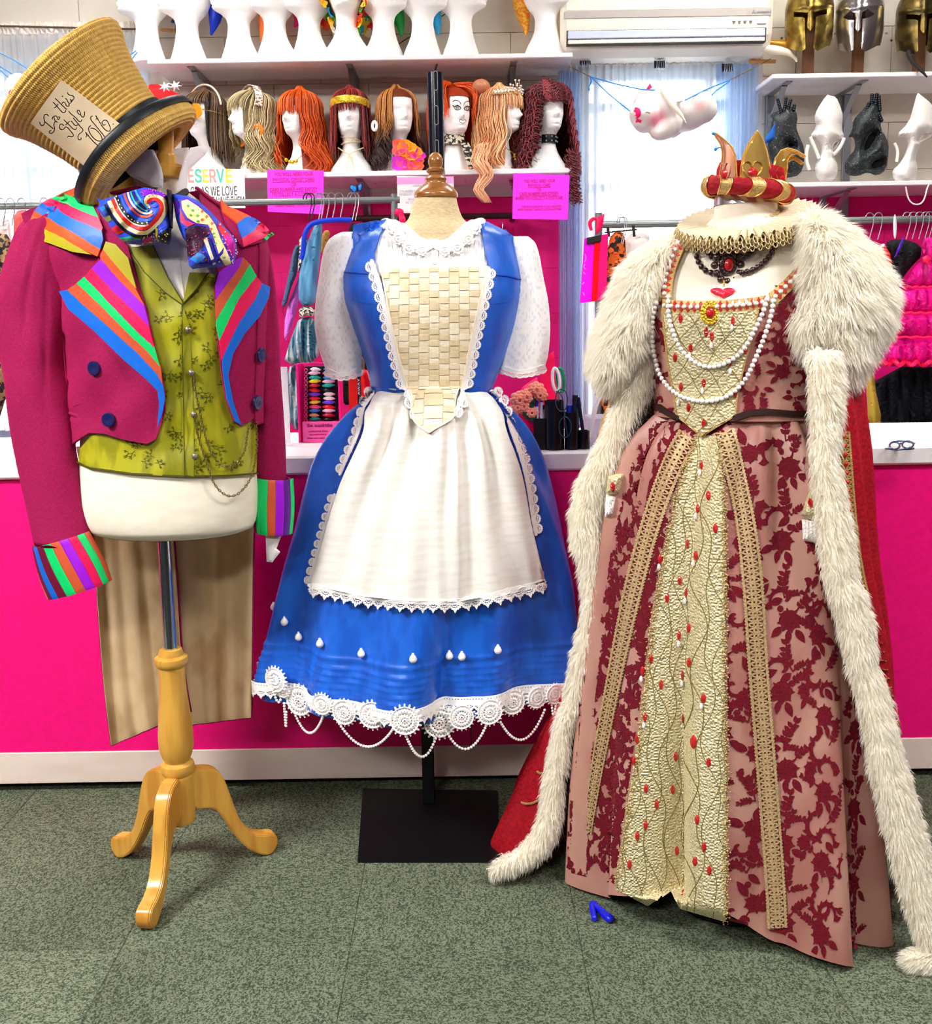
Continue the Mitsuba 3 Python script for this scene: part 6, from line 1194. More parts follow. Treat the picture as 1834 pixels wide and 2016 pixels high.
obj('torso', grid(QG, True, (True, True)), 'form_cream', k, smooth=True)
QF = Front([grid(QG, True)])
obj('neck_ring', grid(band(QG, .0025)[0:4], True), 'silver_band', k, smooth=True)
zc_ = QG[0].mean(0); obj('stand', join([tube([(zc_[0], DQ + .02, .014), (zc_[0], DQ + .02, .9)], .016, 16), lathe([(.01, .02), (.13, .016), (.135, .004), (.135, 0), (.01, 0)][::-1], 32, at=(zc_[0], DQ + .02, 0))]), 'stand_black', k)
# gown
k = thing('brocade_gown', 'red and rose brocade gown with gold quilted front panel and braid trims, third costume', 'dress'); GW = k
iq = lambda y: int(round((y - 384) / (818 - 384) * 63))
th = np.linspace(-np.pi, np.pi, 96, endpoint=False)
obj('bodice', grid(band(QG, .009)[iq(604):], True), 'brocade_satin', k, smooth=True)
SBQ = band(QG, .011)[iq(500):iq(612)]; bi = sorted([j for j in range(96) if abs(th[j]) > .86], key=lambda j: th[j] % (2 * np.pi)); obj('bodice_side', thicken(SBQ[:, bi], .004), 'brocade_satin', k, smooth=True)
qsk = [(812, 1309, 1592), (828, 1296, 1604), (858, 1270, 1620), (900, 1250, 1634), (1000, 1224, 1648), (1100, 1206, 1656), (1200, 1192, 1662), (1300, 1180, 1667), (1400, 1170, 1671), (1500, 1162, 1675), (1600, 1155, 1679), (1700, 1151, 1683), (1768, 1149, 1686)]
def qfold(th, v):
    f = .09 * np.sin(th * 10 + .4) * (.35 + .65 * v) * (v > 0) + .06 * np.sin(th * 17 + 1.5 + v) * np.exp(-((v - .1) / .2) ** 2) + .025 * np.sin(th * 6 + 2 + v * 2) * v
    f = f - .24 * np.exp(-((th + .21) / .10) ** 2) * np.clip((v - .18) * 1.6, 0, 1) + .07 * np.exp(-((th + .42) / .11) ** 2) * v + .07 * np.exp(-((th - .02) / .11) ** 2) * v
    return f - .08 * np.exp(-((th - .55) / .06) ** 2) * np.clip(v - .1, 0, 1) + .09 * np.exp(-((th - .90) / .16) ** 2) * v - .08 * np.exp(-((th - 1.2) / .05) ** 2) * np.clip(v - .2, 0, 1)
KG = rows_loft(qsk, DQ, 130, 260, .62, back=.55, yaw=YQ, fold=qfold, lift=lambda th, v: v ** 5 * (.115 * np.exp(-((th + .10) / .6) ** 2) + .012 * np.sin(th * 10 + .4) * np.exp(-(th / 1.2) ** 2)))
KG[..., 2] = np.maximum(KG[..., 2], .006)
obj('skirt', grid(KG, True), 'brocade_satin', k, smooth=True)
KF = Front([grid(KG, True)])
AllF = KF
# flocked motifs
def leaf(x, y, L, w, a):
    t = np.linspace(0, 1, 9); up = [(L * u, w * math.sin(math.pi * u ** .8) * (1 + .12 * math.sin(u * 25))) for u in t]; dn = [(L * u, -w * math.sin(math.pi * u ** .8)) for u in t[::-1]]
    return affinity.translate(affinity.rotate(Polygon(up + dn).buffer(0), a, origin=(0, 0)), x, y)
def rose(x, y, r_):
    return unary_union([Point(x, y).buffer(r_ * .62)] + [Point(x + r_ * .62 * math.cos(a), y + r_ * .62 * math.sin(a)).buffer(r_ * .40) for a in np.linspace(0, 6.28, 8)[:-1]] + [leaf(x + r_ * .5 * math.cos(a), y + r_ * .5 * math.sin(a), r_ * .75, r_ * .16, math.degrees(a)) for a in np.linspace(.3, 6.58, 9)[:-1]]).difference(unary_union([LineString([(x + r_ * .2 * math.cos(a), y + r_ * .2 * math.sin(a)), (x + r_ * .58 * math.cos(a + .5), y + r_ * .58 * math.sin(a + .5))]).buffer(.45) for a in np.linspace(0, 6.28, 7)[:-1]]))
def scroll(x, y, r_, a, fl=1):
    t = np.linspace(0, 4.4, 26); c = [(r_ * (.25 + .22 * u) * math.cos(u), fl * r_ * (.25 + .22 * u) * math.sin(u)) for u in t]; g = unary_union([LineString(c[i:i + 2]).buffer(1.0 + r_ * .13 * math.sin(math.pi * (i / 25) ** .8)) for i in range(25)])
    e = c[-1]; g = unary_union([g] + [leaf(c[i][0], c[i][1], r_ * .42, r_ * .10, math.degrees(math.atan2(c[i][1], c[i][0])) + 18 * fl) for i in range(8, 26, 3)] + [leaf(e[0], e[1], r_ * .7, r_ * .2, a * 0 + 200)])
    return affinity.translate(affinity.rotate(g, a, origin=(0, 0)), x, y)
def sprigv(x, y, L, a):
    c = [(0, 0), (L * .3, L * .06), (L * .65, L * .02), (L, -L * .1)]; g = [LineString(c).buffer(.8)]
    for i, u in enumerate((.25, .45, .62, .8, 1.0)):
        px_, py_ = np.interp(u, [0, .3, .65, 1], [q[0] for q in c]), np.interp(u, [0, .3, .65, 1], [q[1] for q in c])
        for s_ in (-1, 1): g.append(leaf(px_, py_, L * .26, L * .075, s_ * 55 if u < 1 else s_ * 25))
    return affinity.translate(affinity.rotate(unary_union(g), a, origin=(0, 0)), x, y)
rq = np.random.default_rng(12)
def cluster(kind, s):
    if kind == 0: g = [rose(0, 0, 17), scroll(14, -34, 20, 150), leaf(-12, 14, 26, 6, 130), leaf(12, 12, 24, 6, 50), sprigv(-10, -16, 34, 235), leaf(0, 16, 22, 5, 95)]
    elif kind == 1: g = [scroll(0, 0, 27, 20), rose(-26, 26, 12), leaf(20, 16, 24, 6, 40), sprigv(16, -14, 38, -60), Point(-20, -16).buffer(4), Point(-12, -24).buffer(3.4), leaf(-20, 38, 20, 5, 110)]
    elif kind == 2: g = [sprigv(0, 20, 46, -90), sprigv(0, 20, 26, 200), leaf(4, 22, 24, 6, 20), Point(8, 38).buffer(5)]
    else: g = [rose(4, 0, 14), leaf(-8, -10, 30, 7, 225), leaf(12, -10, 28, 7, -45), sprigv(-2, 14, 40, 100), scroll(-26, 20, 15, 260, -1)]
    return affinity.scale(unary_union(g).buffer(.3), s, s, origin=(0, 0))
CL = [cluster(i, 1.0) for i in range(4)]
panel = Polygon([(1372, 856), (1418, 862), (1424, 1000), (1426, 1200), (1426, 1400), (1427, 1600), (1427, 1830), (1385, 1835), (1335, 1800), (1300, 1760), (1280, 1795), (1212, 1760), (1240, 1560), (1262, 1400), (1288, 1200), (1308, 1080), (1338, 950)])
ztop = np.array([q[0] for q in qsk]); keep = []
for i in range(-1, 14):
    for j in range(0, 11):
        y = 850 + i * 74 + (37 if j % 2 else 0) + rq.uniform(-8, 8); x = 1138 + j * 68 + rq.uniform(-8, 8)
        if y < 840 or y > 1960: continue
        lo, hi = np.interp(y, ztop, [q[1] for q in qsk]) - 45 * (y - 812) / 950, np.interp(y, ztop, [q[2] for q in qsk]) + 50 * (y - 812) / 950; c, w = (lo + hi) / 2, (hi - lo) / 2
        q = (x - c) / w
        if abs(q) > 1.02: continue
        sx = max(.55, math.sqrt(max(0, 1 - q * q))) if abs(q) > .6 else 1.0
        g = affinity.translate(affinity.scale(affinity.rotate(CL[(i * 2 + j * 3 + (i * j) % 2) % 4], rq.uniform(-25, 25), origin=(0, 0)), sx * 1.2 * (1 if j % 2 else -1), 1.2, origin=(0, 0)), x, y).buffer(0)
        yb = np.interp(x, [1097, 1215, 1340, 1420, 1540, 1640, 1720, 1790], [1715, 1745, 1790, 1812, 1842, 1905, 1925, 1900]) - 3
        g = g.intersection(sbox(lo + 4, 830, hi + (30 if y > 1500 else -3), 2000)).intersection(Polygon([(1000, 800), (1900, 800), (1900, 1890), (1790, 1900), (1720, 1922), (1640, 1900), (1540, 1838), (1420, 1808), (1340, 1786), (1215, 1741), (1097, 1711), (1000, 1700)])).difference(panel.buffer(6)).buffer(0)
        if g.area > 60: keep.append(g)
for i in range(0, 17):
    for j in range(0, 4):
        y = 850 + i * 52; t_ = (y - 812) / 950; lo = np.interp(y, ztop, [q[1] for q in qsk]) - 40 * t_; x = lo + 22 + j * 34 + (17 if i % 2 else 0)
        g = affinity.translate(affinity.scale(affinity.rotate(CL[(i + j) % 4], i * 40 + j * 90, origin=(0, 0)), .62, .95, origin=(0, 0)), x, y).buffer(0).intersection(Polygon([(lo + 3, 830), (1400, 830), (1400, 1735), (1215, 1738), (1140, 1716), (lo + 3, 1700)])).difference(panel.buffer(5)).buffer(0)
        if g.area > 50: keep.append(g)
for g in keep: obj('flock_motif', applique(KF, g, .0008, 9, .0012), 'flock_red', k)
# gold panel, its quilting, jewels and fringes
pp_ = panel.intersection(Polygon([(1200, 800), (1500, 800), (1500, 1812), (1425, 1812), (1342, 1788), (1318, 1752), (1278, 1783), (1205, 1744)]))
gp = obj('front_panel', applique(KF, pp_, .004, 9, .0015), 'gold_quilt', k, label='gold glittering quilted front panel with red jewels')
ql = []
for x0 in range(1140, 1480, 38):
    for s in (-1, 1): ql.append(LineString([(x0 + s * (y - 1340) * .18 + 9 * math.sin(y / 26 + x0), y) for y in range(840, 1840, 8)]).buffer(.6))
obj('quilting', applique(KF, unary_union(ql).intersection(pp_.buffer(-2)), .0012, 12, .0052), 'quilt_thread', gp, kind='stuff')
gems = sc([(708, 290), (745, 440), (693, 505), (632, 675), (685, 735), (593, 855), (628, 915), (650, 1090), (588, 1125), (453, 1240), (415, 1300), (652, 1260), (608, 1320), (500, 1365), (718, 1435), (772, 600), (500, 750), (530, 940)], 2.5, 1100, 800) + sc([(662, 125), (908, 50), (870, 228), (925, 310), (783, 285), (820, 130), (665, 415), (662, 565), (630, 610), (883, 545), (908, 655), (875, 715), (787, 670), (823, 835), (633, 215), (620, 305), (600, 725), (927, 750), (770, 420), (706, 480)], 2.075, 950, 1350)
def marquise(F, x, y, s, par, m='gem_red', off=.006):
    g = Polygon([(x + s * 4.2 * math.sin(a) * abs(math.sin(a)) ** .3, y - s * 10 * math.cos(a)) for a in np.linspace(0, 2 * np.pi, 16, endpoint=False)]); c = F.on(np.array([x]), np.array([y]), off)[0]
    v, f = extr(g, 4); d = shapely.distance(shapely.points(v[:, 0], v[:, 1]), g.boundary); obj('jewel', tri(F.on(v[:, 0], v[:, 1], off + v[:, 2] * .0012 + np.minimum(d, 3.2) * .0012 * v[:, 2]), f[:, ::-1]), m, par)
for i, (x, y) in enumerate(gems):
    marquise(KF, x, y, 1.35 if i == 20 else .95, gp)
    if i % 2 == 0 and y < 1420: obj('pearl_drop', ball(KF.on(x - 2, y + 15, .010), .0045, 2, (.8, .8, 1.7)), 'pearl', gp)
def fringe(F, path, n, w, off, m, par, name='fringe', r_=.0022):
    p = resample(smooth_path(np.c_[np.array(path, float), np.zeros(len(path))], 60)[:, :2], 2.2); p = np.repeat(p, n, 0) + rq.normal(0, w, (len(p) * n, 2)); obj(name, beads(F.on(p[:, 0], p[:, 1], off + rq.uniform(0, .006, len(p))), rq.uniform(.5, 1.1, len(p)) * r_), m, par, kind='stuff')
pl_, pr_ = [(1370, 862), (1338, 950), (1310, 1080), (1290, 1200), (1266, 1400), (1244, 1560), (1216, 1744)], [(1418, 866), (1424, 1000), (1426, 1200), (1426, 1400), (1427, 1600), (1427, 1812)]
fringe(KF, pl_, 3, 3.2, .003, 'gold_fringe', k); fringe(KF, pr_, 3, 3.2, .003, 'gold_fringe', k)
def on_path(path, n=200):
    p = smooth_path(np.c_[np.array(path, float), np.zeros(len(path))], n)[:, :2]; L = np.r_[0, np.cumsum(np.hypot(*np.diff(p, axis=0).T))]; tn = np.gradient(p, axis=0); tn /= np.linalg.norm(tn, axis=1, keepdims=True); nn = np.stack([-tn[:, 1], tn[:, 0]], 1)
    def f(g, wid=lambda s: 1.0):
        def tr(a):
            a = np.asarray(a); s_ = np.clip(a[:, 0], 0, L[-1]); w = np.array([wid(q / L[-1]) for q in s_]) * a[:, 1]
            return np.stack([np.interp(s_, L, p[:, 0]) + np.interp(s_, L, nn[:, 0]) * w, np.interp(s_, L, p[:, 1]) + np.interp(s_, L, nn[:, 1]) * w], 1)
        return shapely.transform(shapely.segmentize(g, 6), tr).buffer(0)
    return f, L[-1]
def braid(F, path, w, off, par, m='braid_pale', taper=None, name='braid', pitch=22, dots=None):
    f, L = on_path(path); x = np.arange(0, L, 2.0); P_ = []
    for s_ in (-1, 1): P_ += [LineString([(0, s_ * w), (L, s_ * w)]).buffer(w * .13), LineString([(u, s_ * w * .80 * math.cos(u * 2 * math.pi / pitch)) for u in x]).buffer(w * .09), LineString([(u, s_ * w * .30) for u in x]).buffer(w * .05)]
    P_ += [sbox(u - w * .26, -w * .26, u + w * .26, w * .26).difference(Point(u, 0).buffer(w * .12)) for u in np.arange(pitch / 2, L, pitch / 2)]
    P_ += [Point(u, s_ * w * 1.1).buffer(w * .14, 4) for u in np.arange(3, L, w * .4) for s_ in (-1, 1)]
    kk = obj(name, applique(F, f(unary_union(P_), taper or (lambda q: 1.0)), .0026, 6, off), m, par)
    if dots:
        for u in np.arange(pitch * .5, L - 4, pitch): 
            c = np.array(f(Point(u, 0).buffer(.5)).centroid.coords[0]); obj('bead', ball(F.on(c[0], c[1], off + .003), w * .00042, 1), dots, kk)
    return kk
braid(KF, [(1356, 858), (1322, 920), (1292, 1000), (1266, 1090), (1244, 1180), (1224, 1270), (1204, 1370), (1186, 1460), (1168, 1560), (1156, 1640)], 16, .0024, k, taper=lambda q: 1.05 - .55 * q ** 2)
braid(KF, [(1424, 850), (1444, 920), (1462, 1000), (1476, 1100), (1484, 1200), (1490, 1300), (1498, 1400), (1506, 1500), (1516, 1620), (1524, 1720), (1530, 1825)], 17, .0024, k)
# bodice: stomacher, trims, brooch, motifs, sash
SPq = Polygon([(1313, 612), (1400, 616), (1492, 610), (1480, 660), (1464, 720), (1452, 780), (1448, 818), (1412, 838), (1386, 858), (1360, 838), (1340, 818), (1334, 770), (1322, 700)])
sp = obj('stomacher', applique(QF, SPq, .005, 8, .0095), 'gold_quilt', k, label='pale gold quilted stomacher with red jewels')
ql = [LineString([(x0 + s * (y - 720) * .75 + 5 * math.sin(y / 16), y) for y in range(600, 870, 5)]).buffer(.55) for x0 in range(1180, 1620, 42) for s in (-1, 1)]
obj('quilting', applique(QF, unary_union(ql).intersection(SPq.buffer(-2)), .001, 9, .0142), 'quilt_thread', sp, kind='stuff')
obj('stomacher_edge', applique(QF, LineString([(1313, 615), (1322, 700), (1334, 770), (1340, 818), (1386, 858), (1448, 818), (1452, 780), (1464, 720), (1480, 660), (1491, 612)]).buffer(1.6), .003, 8, .0125), 'gold_braid', sp)
for x, y in sc([(617, 567), (860, 580), (762, 650), (663, 705), (592, 755), (918, 715), (848, 775), (725, 880), (620, 900), (655, 1005), (725, 1085), (870, 935), (735, 630)], 2.5, 1100, 400): marquise(QF, x, y, .9, sp, off=.0145)
for x, y in sc([(855, 610), (760, 690), (662, 740), (848, 820), (720, 920), (612, 980)], 2.5, 1100, 400): obj('pearl_drop', ball(QF.on(x, y, .018), .0042, 2, (.8, .8, 1.7)), 'pearl', sp)
def jewel_band(path, w, par, n_off=.012):
    f, L = on_path(path); kk = obj('jewelled_trim', applique(QF, f(LineString([(0, 0), (L, 0)]).buffer(w, cap_style=2)), .003, 6, n_off), 'gold_braid', par)
    st_ = w * 1.15
    for i, u in enumerate(np.arange(w * .6, L, st_)):
        c = np.array(f(Point(u, 0).buffer(.4)).centroid.coords[0]); obj('pearl_stud', ball(QF.on(c[0], c[1], n_off + .006), .0046, 2), 'pearl', kk)
        for s_ in (-1, 1):
            u2 = min(u + st_ / 2, L - 1); dm = f(Polygon([(u2 - w * .34, s_ * w * .45), (u2, s_ * w * .9), (u2 + w * .34, s_ * w * .45), (u2, s_ * w * .02)])); obj('diamond', applique(QF, dm, .0025, 0, n_off + .0025), 'gem_red', kk)
jewel_band([(1312, 603), (1360, 606), (1400, 606), (1450, 604), (1508, 596)], 10.5, k)
jewel_band([(1318, 590), (1319, 565), (1325, 535), (1336, 505), (1346, 484)], 11, k); jewel_band([(1517, 592), (1540, 572), (1563, 548), (1588, 524)], 11.5, k)
for i in range(16):
    x, y = [(1296, 640), (1300, 690), (1304, 740), (1308, 790), (1316, 660), (1520, 640), (1545, 600), (1570, 570), (1525, 690), (1480, 760), (1500, 800), (1560, 660), (1540, 740), (1585, 620), (1570, 790), (1470, 800)][i]
    obj('flock_motif', applique(QF, affinity.translate(affinity.scale(affinity.rotate(CL[i % 4], i * 37), .8 if i > 4 else .5, .8), x, y).buffer(0).difference(SPq.buffer(1)).intersection(sbox(1285, 560, 1612, 812)), .0008, 8, .0105), 'flock_red', k)
mat('sash_brown', '#2e1410', .6)
obj('sash', applique(QF, LineString([(1306, 800), (1322, 812), (1340, 822)]).buffer(5), .006, 6, .010), 'sash_brown', k); obj('sash', applique(QF, LineString([(1449, 822), (1475, 812), (1510, 810), (1550, 814), (1590, 816)]).buffer(6), .006, 6, .010), 'sash_brown', k)
br = thing('brooch', 'gold brooch with a red stone at the centre of the gown neckline', 'brooch'); c = QF.on(1401, 617, .016)
a = np.linspace(0, 2 * np.pi, 18, endpoint=False); obj('setting', join([beads(c + np.stack([s_ * .0165 * np.cos(a), -.004 + 0 * a, s_ * .0205 * np.sin(a)], 1), .0042) for s_ in (1, .72)] + [ball(c, .017, 2, (1, .35, 1.2))]), 'gold_sequin', br); obj('stone', ball(c + [0, -.007, 0], .0085, 2, (1, .6, 1.25)), 'gem_red', br)
# gown sleeves
for nm, pl, D, Tk, m in (('sleeve', [(1296, 664), (1250, 730), (1220, 850), (1203, 930), (1196, 985), (1224, 985), (1246, 930), (1276, 850), (1304, 770), (1312, 700)], 2.275, .045, 'black_glitter'), ('sleeve', [(1596, 690), (1640, 700), (1634, 800), (1628, 930), (1598, 930), (1594, 850), (1586, 760)], 2.03, .04, 'black_glitter')):
    obj(nm, inflate(pl, D, Tk, res=7), m, k, label='black glitter under-sleeve')
for i, (pl, D) in enumerate((([(1196, 936), (1230, 930), (1220, 968), (1214, 976), (1192, 974)], 2.23), ([(1592, 930), (1622, 930), (1626, 1016), (1600, 1026), (1576, 1014), (1594, 962)], 1.985))):
    ck_ = obj('cuff', inflate(pl, D, .03, res=5), 'gold_quilt', k, label='pale gold jewelled cuff'); fq = Front([inflate(pl, D, .03, res=5)])
    for x, y in ((((1206, 958),)) if i == 0 else ((1597, 946), (1596, 990))): marquise(fq, x, y, .9, ck_, off=.002)
    lp = [(1192, 974), (1214, 976), (1206, 1014), (1190, 1018)] if i == 0 else [(1578, 1022), (1626, 1030), (1620, 1078), (1600, 1068), (1580, 1064)]
    obj('cuff_lace', inflate(lp, D, .02, res=4, fold=lambda x, y: .004 * np.sin(x * .9)), 'lace_white', k)
# pearls, necklace, heart
k = thing('pearl_necklace', 'two long strands of white pearls hanging over the gown bodice', 'necklace')
prl = mikit.ply(ball((0, 0, 0), .0051, 2), 'pearl', smooth=True)
for path in ([(1327, 590), (1330, 630), (1341, 664), (1364, 700), (1394, 718), (1424, 715), (1454, 695), (1480, 655), (1497, 620), (1506, 594)], [(1305, 600), (1299, 650), (1304, 700), (1319, 745), (1345, 775), (1390, 789), (1432, 780), (1466, 745), (1490, 690), (1508, 640), (1518, 596)]):
    q = smooth_path(np.c_[np.array(path, float), np.zeros(len(path))], 160)[:, :2]; w3 = resample(QF.on(q[:, 0], q[:, 1], .021), .0104)
    for c in w3: obj('pearl', prl, None, k, to=T().translate(c.tolist()))
k = thing('jewel_necklace', 'dark red jewelled necklace with a large centre pendant on the cream chest', 'necklace')
for path in ([(1375, 485), (1376, 515), (1390, 535), (1412, 540)], [(1392, 492), (1404, 508), (1420, 512)], [(1455, 512), (1490, 490), (1512, 470), (1530, 460)], [(1460, 540), (1490, 530), (1515, 505), (1528, 480)]):
    q = resample(smooth_path(np.c_[np.array(path, float), np.zeros(len(path))], 30)[:, :2], 10.5)
    for x, y in q: obj('stone', ball(QF.on(x, y, .007), .0060, 1, (1, .7, 1.1)), 'gem_dark', k)
c = QF.on(1434, 526, .010); a = np.linspace(0, 2 * np.pi, 12, endpoint=False)
obj('pendant', join([ball(c, .019, 2, (1, .4, 1.2)), beads(c + np.stack([.027 * np.cos(a), 0 * a, .033 * np.sin(a)], 1), .008, 1), beads(c + np.stack([.012 * np.cos(a), -.004 + 0 * a, .016 * np.sin(a)], 1), .0044, 1), ball(c + [0, 0, -.038], .006, 1)]), 'gem_dark', k); obj('centre_stone', ball(c + [0, -.009, 0], .0105, 2, (.9, .5, 1.2)), 'gem_red', k)
hr = Polygon([(1423 + 1.5 * 16 * math.sin(t) ** 3, 577 - .72 * (13 * math.cos(t) - 5 * math.cos(2 * t) - 2 * math.cos(3 * t) - math.cos(4 * t))) for t in np.linspace(0, 2 * np.pi, 40, endpoint=False)])
mat('heart_red', '#e0203e', .3, spec=.6); hk = thing('heart_pendant', 'red heart pendant hanging below the dark necklace', 'pendant'); v, f = extr(hr, 5); d = shapely.distance(shapely.points(v[:, 0], v[:, 1]), hr.boundary); obj('heart', tri(QF.on(v[:, 0], v[:, 1], .003 + v[:, 2] * (.002 + np.minimum(d, 7) * .0008)), f[:, ::-1]), 'heart_red', hk); obj('link', tube(QF.on(np.array([1427, 1426]), np.array([556, 568]), .010), .0018, 6), 'gold_bead', hk)
# ruff
mat('ruff_linen', '#d9cbb0', .7); k = thing('ruff', 'pleated cream ruff collar edged with gold lace', 'ruff')
rc = P(1471, 432, DQ - .005); rax = np.array([-.17, -.29, .94]); RFm = frame(rax, rc)
np_ = 42; th = np.linspace(0, 2 * np.pi, np_ * 10)[None]; tr_ = np.linspace(0, 1, 14)[:, None]; R0, R1 = .060, .143
rad = R0 + (R1 - R0) * tr_ + .003 * np.sin(th * np_) * tr_; wv_ = .012 * np.sin(th * np_) * (.3 + .7 * tr_)
for s_ in (1, -1):
    V = np.stack([rad * np.cos(th), rad * np.sin(th), s_ * (.004 + .005 * tr_) + wv_ * .8 - .01 * tr_], -1); m = grid(V); m.apply_transform(RFm); obj('pleats', m, 'ruff_linen', k, smooth=True)
lp = []
for i in range(np_ * 3):
    a = (i + .5) / (np_ * 3) * 2 * np.pi; c = np.array([R1 * math.cos(a), R1 * math.sin(a), -.01]); e = np.array([math.cos(a), math.sin(a), 0]); tt = np.array([-math.sin(a), math.cos(a), 0]); u = np.linspace(0, 2 * np.pi, 12, endpoint=False); sgn = 1 if i % 2 else -1
    for z_ in (-.006, .004): lp.append(c + e * (.002 + .009 * (1 - np.cos(u)) / 2)[:, None] + tt * (.0042 * np.sin(u))[:, None] + np.array([0, 0, 1.]) * (z_ + .0068 * np.cos(u) + .003 * sgn)[:, None])
m = tubes(np.array(lp), .0014, 5, True); m.apply_transform(RFm); obj('gold_lace', m, 'gold_fringe', k, kind='stuff')
a = np.linspace(0, 2 * np.pi, 120, endpoint=False); m = beads(np.stack([(R0 + .002) * np.cos(a), (R0 + .002) * np.sin(a), .010 + .002 * np.sin(a * 30)], 1), .0036, 1); m.apply_transform(RFm); obj('inner_edge', m, 'gold_fringe', k, kind='stuff')
# crown
k = thing('crown', 'red velvet and gold metal crown with tall pointed spikes and red stones', 'crown')
cc = P(1471, 375, DQ - .01); CF = frame(np.array([.15, -.03, 1.0]), cc); Rm, rm_ = .077, .0185
th = np.linspace(0, 2 * np.pi, 96, endpoint=False)[None]; ph = np.linspace(0, 2 * np.pi, 28, endpoint=False)[:, None]
def tor(th, ph, r_): return np.stack([(Rm + r_ * np.cos(ph)) * np.cos(th), (Rm + r_ * np.cos(ph)) * np.sin(th), r_ * np.sin(ph) + 0 * th], -1)
V = tor(th, ph, rm_); V = np.concatenate([V, V[:1]], 0); m = grid(V, True); m.apply_transform(CF); obj('velvet_roll', m, 'velvet_red', k, smooth=True)
for a0 in np.linspace(0, 2 * np.pi, 10)[:-1] + .25:
    t2 = np.linspace(a0 - .13, a0 + .13, 8)[None]; p2 = np.linspace(0, 2 * np.pi, 29)[:, None]; m = grid(tor(t2 + .25 * np.cos(p2), p2, rm_ + .0016)); m.apply_transform(CF); bb = obj('gold_band', m, 'gold_braid', k, smooth=True)
    for e in (-.13, .13): m = tube(tor(np.full((1, 1), a0 + e) + .25 * np.cos(p2), p2, rm_ + .002)[:, 0], .0014, 5); m.apply_transform(CF); obj('band_edge', m, 'gold_metal', bb)
m = lathe([(.066, 0), (.070, .035), (.066, .05), (.03, .058), (.001, .06)], 40); m.apply_transform(CF); obj('velvet_cap', m, 'velvet_red', k, smooth=True)
S7 = lambda pl: sc(pl, 7.05, 1380, 250)
bend = lambda x, y: DQ - .01 - np.sqrt(np.maximum(.080 ** 2 - ((x - 1471) * DQ / FPX) ** 2, .0006))
for pl, c, m_, D in (([(250, 740), (290, 480), (300, 350), (270, 230), (180, 95), (200, 85), (330, 190), (430, 290), (468, 400), (480, 560), (490, 740)], (325, 655), 'rose_gold', bend), ([(540, 760), (555, 560), (590, 380), (660, 230), (765, 70), (785, 72), (860, 200), (910, 370), (950, 560), (975, 780)], (710, 635), 'gold_metal', bend), ([(985, 800), (990, 560), (1030, 430), (1110, 330), (1200, 300), (1310, 330), (1440, 405), (1420, 425), (1330, 360), (1240, 390), (1190, 460), (1190, 560), (1170, 700), (1150, 830)], (1105, 720), 'gold_metal', bend), ([(1195, 460), (1240, 420), (1300, 425), (1410, 500), (1390, 515), (1300, 450), (1240, 450), (1200, 490)], None, 'gold_metal', lambda x, y: bend(x, y) + .01)):
    g = Polygon(S7(pl)).buffer(0); ms = inflate(g, D, .004, 3, 4); sk = obj('spike', ms, m_, k)
    e = np.array(S7(pl)); q = resample(np.vstack([e, e[:1]]), 2.4); ff_ = Front([ms]); obj('beaded_edge', beads(ff_.on(q[:, 0], q[:, 1], .001), .0016, 1), 'gold_metal', sk, kind='stuff')
    if c:
        cx, cy = S7([c])[0]; cy -= 5; w_ = .62 if c[0] == 710 else .36
        ht = Polygon([(cx + w_ * 2.0 * 16 * math.sin(t) ** 3, cy - 1.55 * (13 * math.cos(t) - 5 * math.cos(2 * t) - 2 * math.cos(3 * t) - math.cos(4 * t))) for t in np.linspace(0, 2 * np.pi, 40, endpoint=False)])
        hg = ht.difference(ht.buffer(-1.6)).intersection(g.buffer(-1)); obj('heart_relief', applique(ff_, hg, .003, 3, 0), m_, sk)
        cx, cy = S7([c])[0]; gs = affinity.scale(Point(cx, cy).buffer(1, 12), 10 * (1 if c[0] == 710 else .62), 10); v, f = extr(gs, 3); d = shapely.distance(shapely.points(v[:, 0], v[:, 1]), gs.boundary); obj('stone', tri(ff_.on(v[:, 0], v[:, 1], .001 + v[:, 2] * (.001 + np.minimum(d, 5) * .0012)), f[:, ::-1]), 'gem_red', sk)
obj('tip_bead', ball(P(1490, 259, DQ - .085), .003, 1), 'gold_metal', k)
for q in ((1404, 263), (1408, 294)): obj('tip_bead', ball(P(*q, DQ - .06), .0034, 1), 'cord_blue', k)
obj('tip_wire', tube(Pw([(1408, 294), (1413, 291), (1419, 290)], DQ - .06), .0012, 5), 'cord_blue', k)
# robe
k = thing('velvet_robe', 'long red velvet robe trimmed with cream fur and gold braid around the brocade gown', 'robe'); RB_ = k
ys = [690, 800, 900, 1000, 1090, 1150, 1240, 1320, 1400, 1470, 1550, 1620, 1672, 1700]
Lx = [1275, 1230, 1190, 1158, 1160, 1164, 1158, 1144, 1128, 1103, 1089, 1082, 1060, 1040]; LD = np.linspace(2.27, 2.31, len(ys))
Lb = [1262, 1222, 1185, 1156, 1158, 1160, 1150, 1128, 1104, 1070, 1040, 1010, 990, 982]; LbD = np.linspace(2.40, 2.37, len(ys))
Rx = [1618, 1622, 1621, 1637, 1646, 1656, 1686, 1698, 1723, 1740, 1751, 1775, 1800, 1815]; RD = np.linspace(1.99, 1.965, len(ys))
Rb = [1676, 1700, 1712, 1716, 1722, 1730, 1742, 1750, 1757, 1764, 1772, 1790, 1812, 1826]; RbD = np.linspace(2.12, 2.10, len(ys))
nvR, nuR = 60, 110; yy = np.linspace(ys[0], ys[-1], nvR); rowsR = []
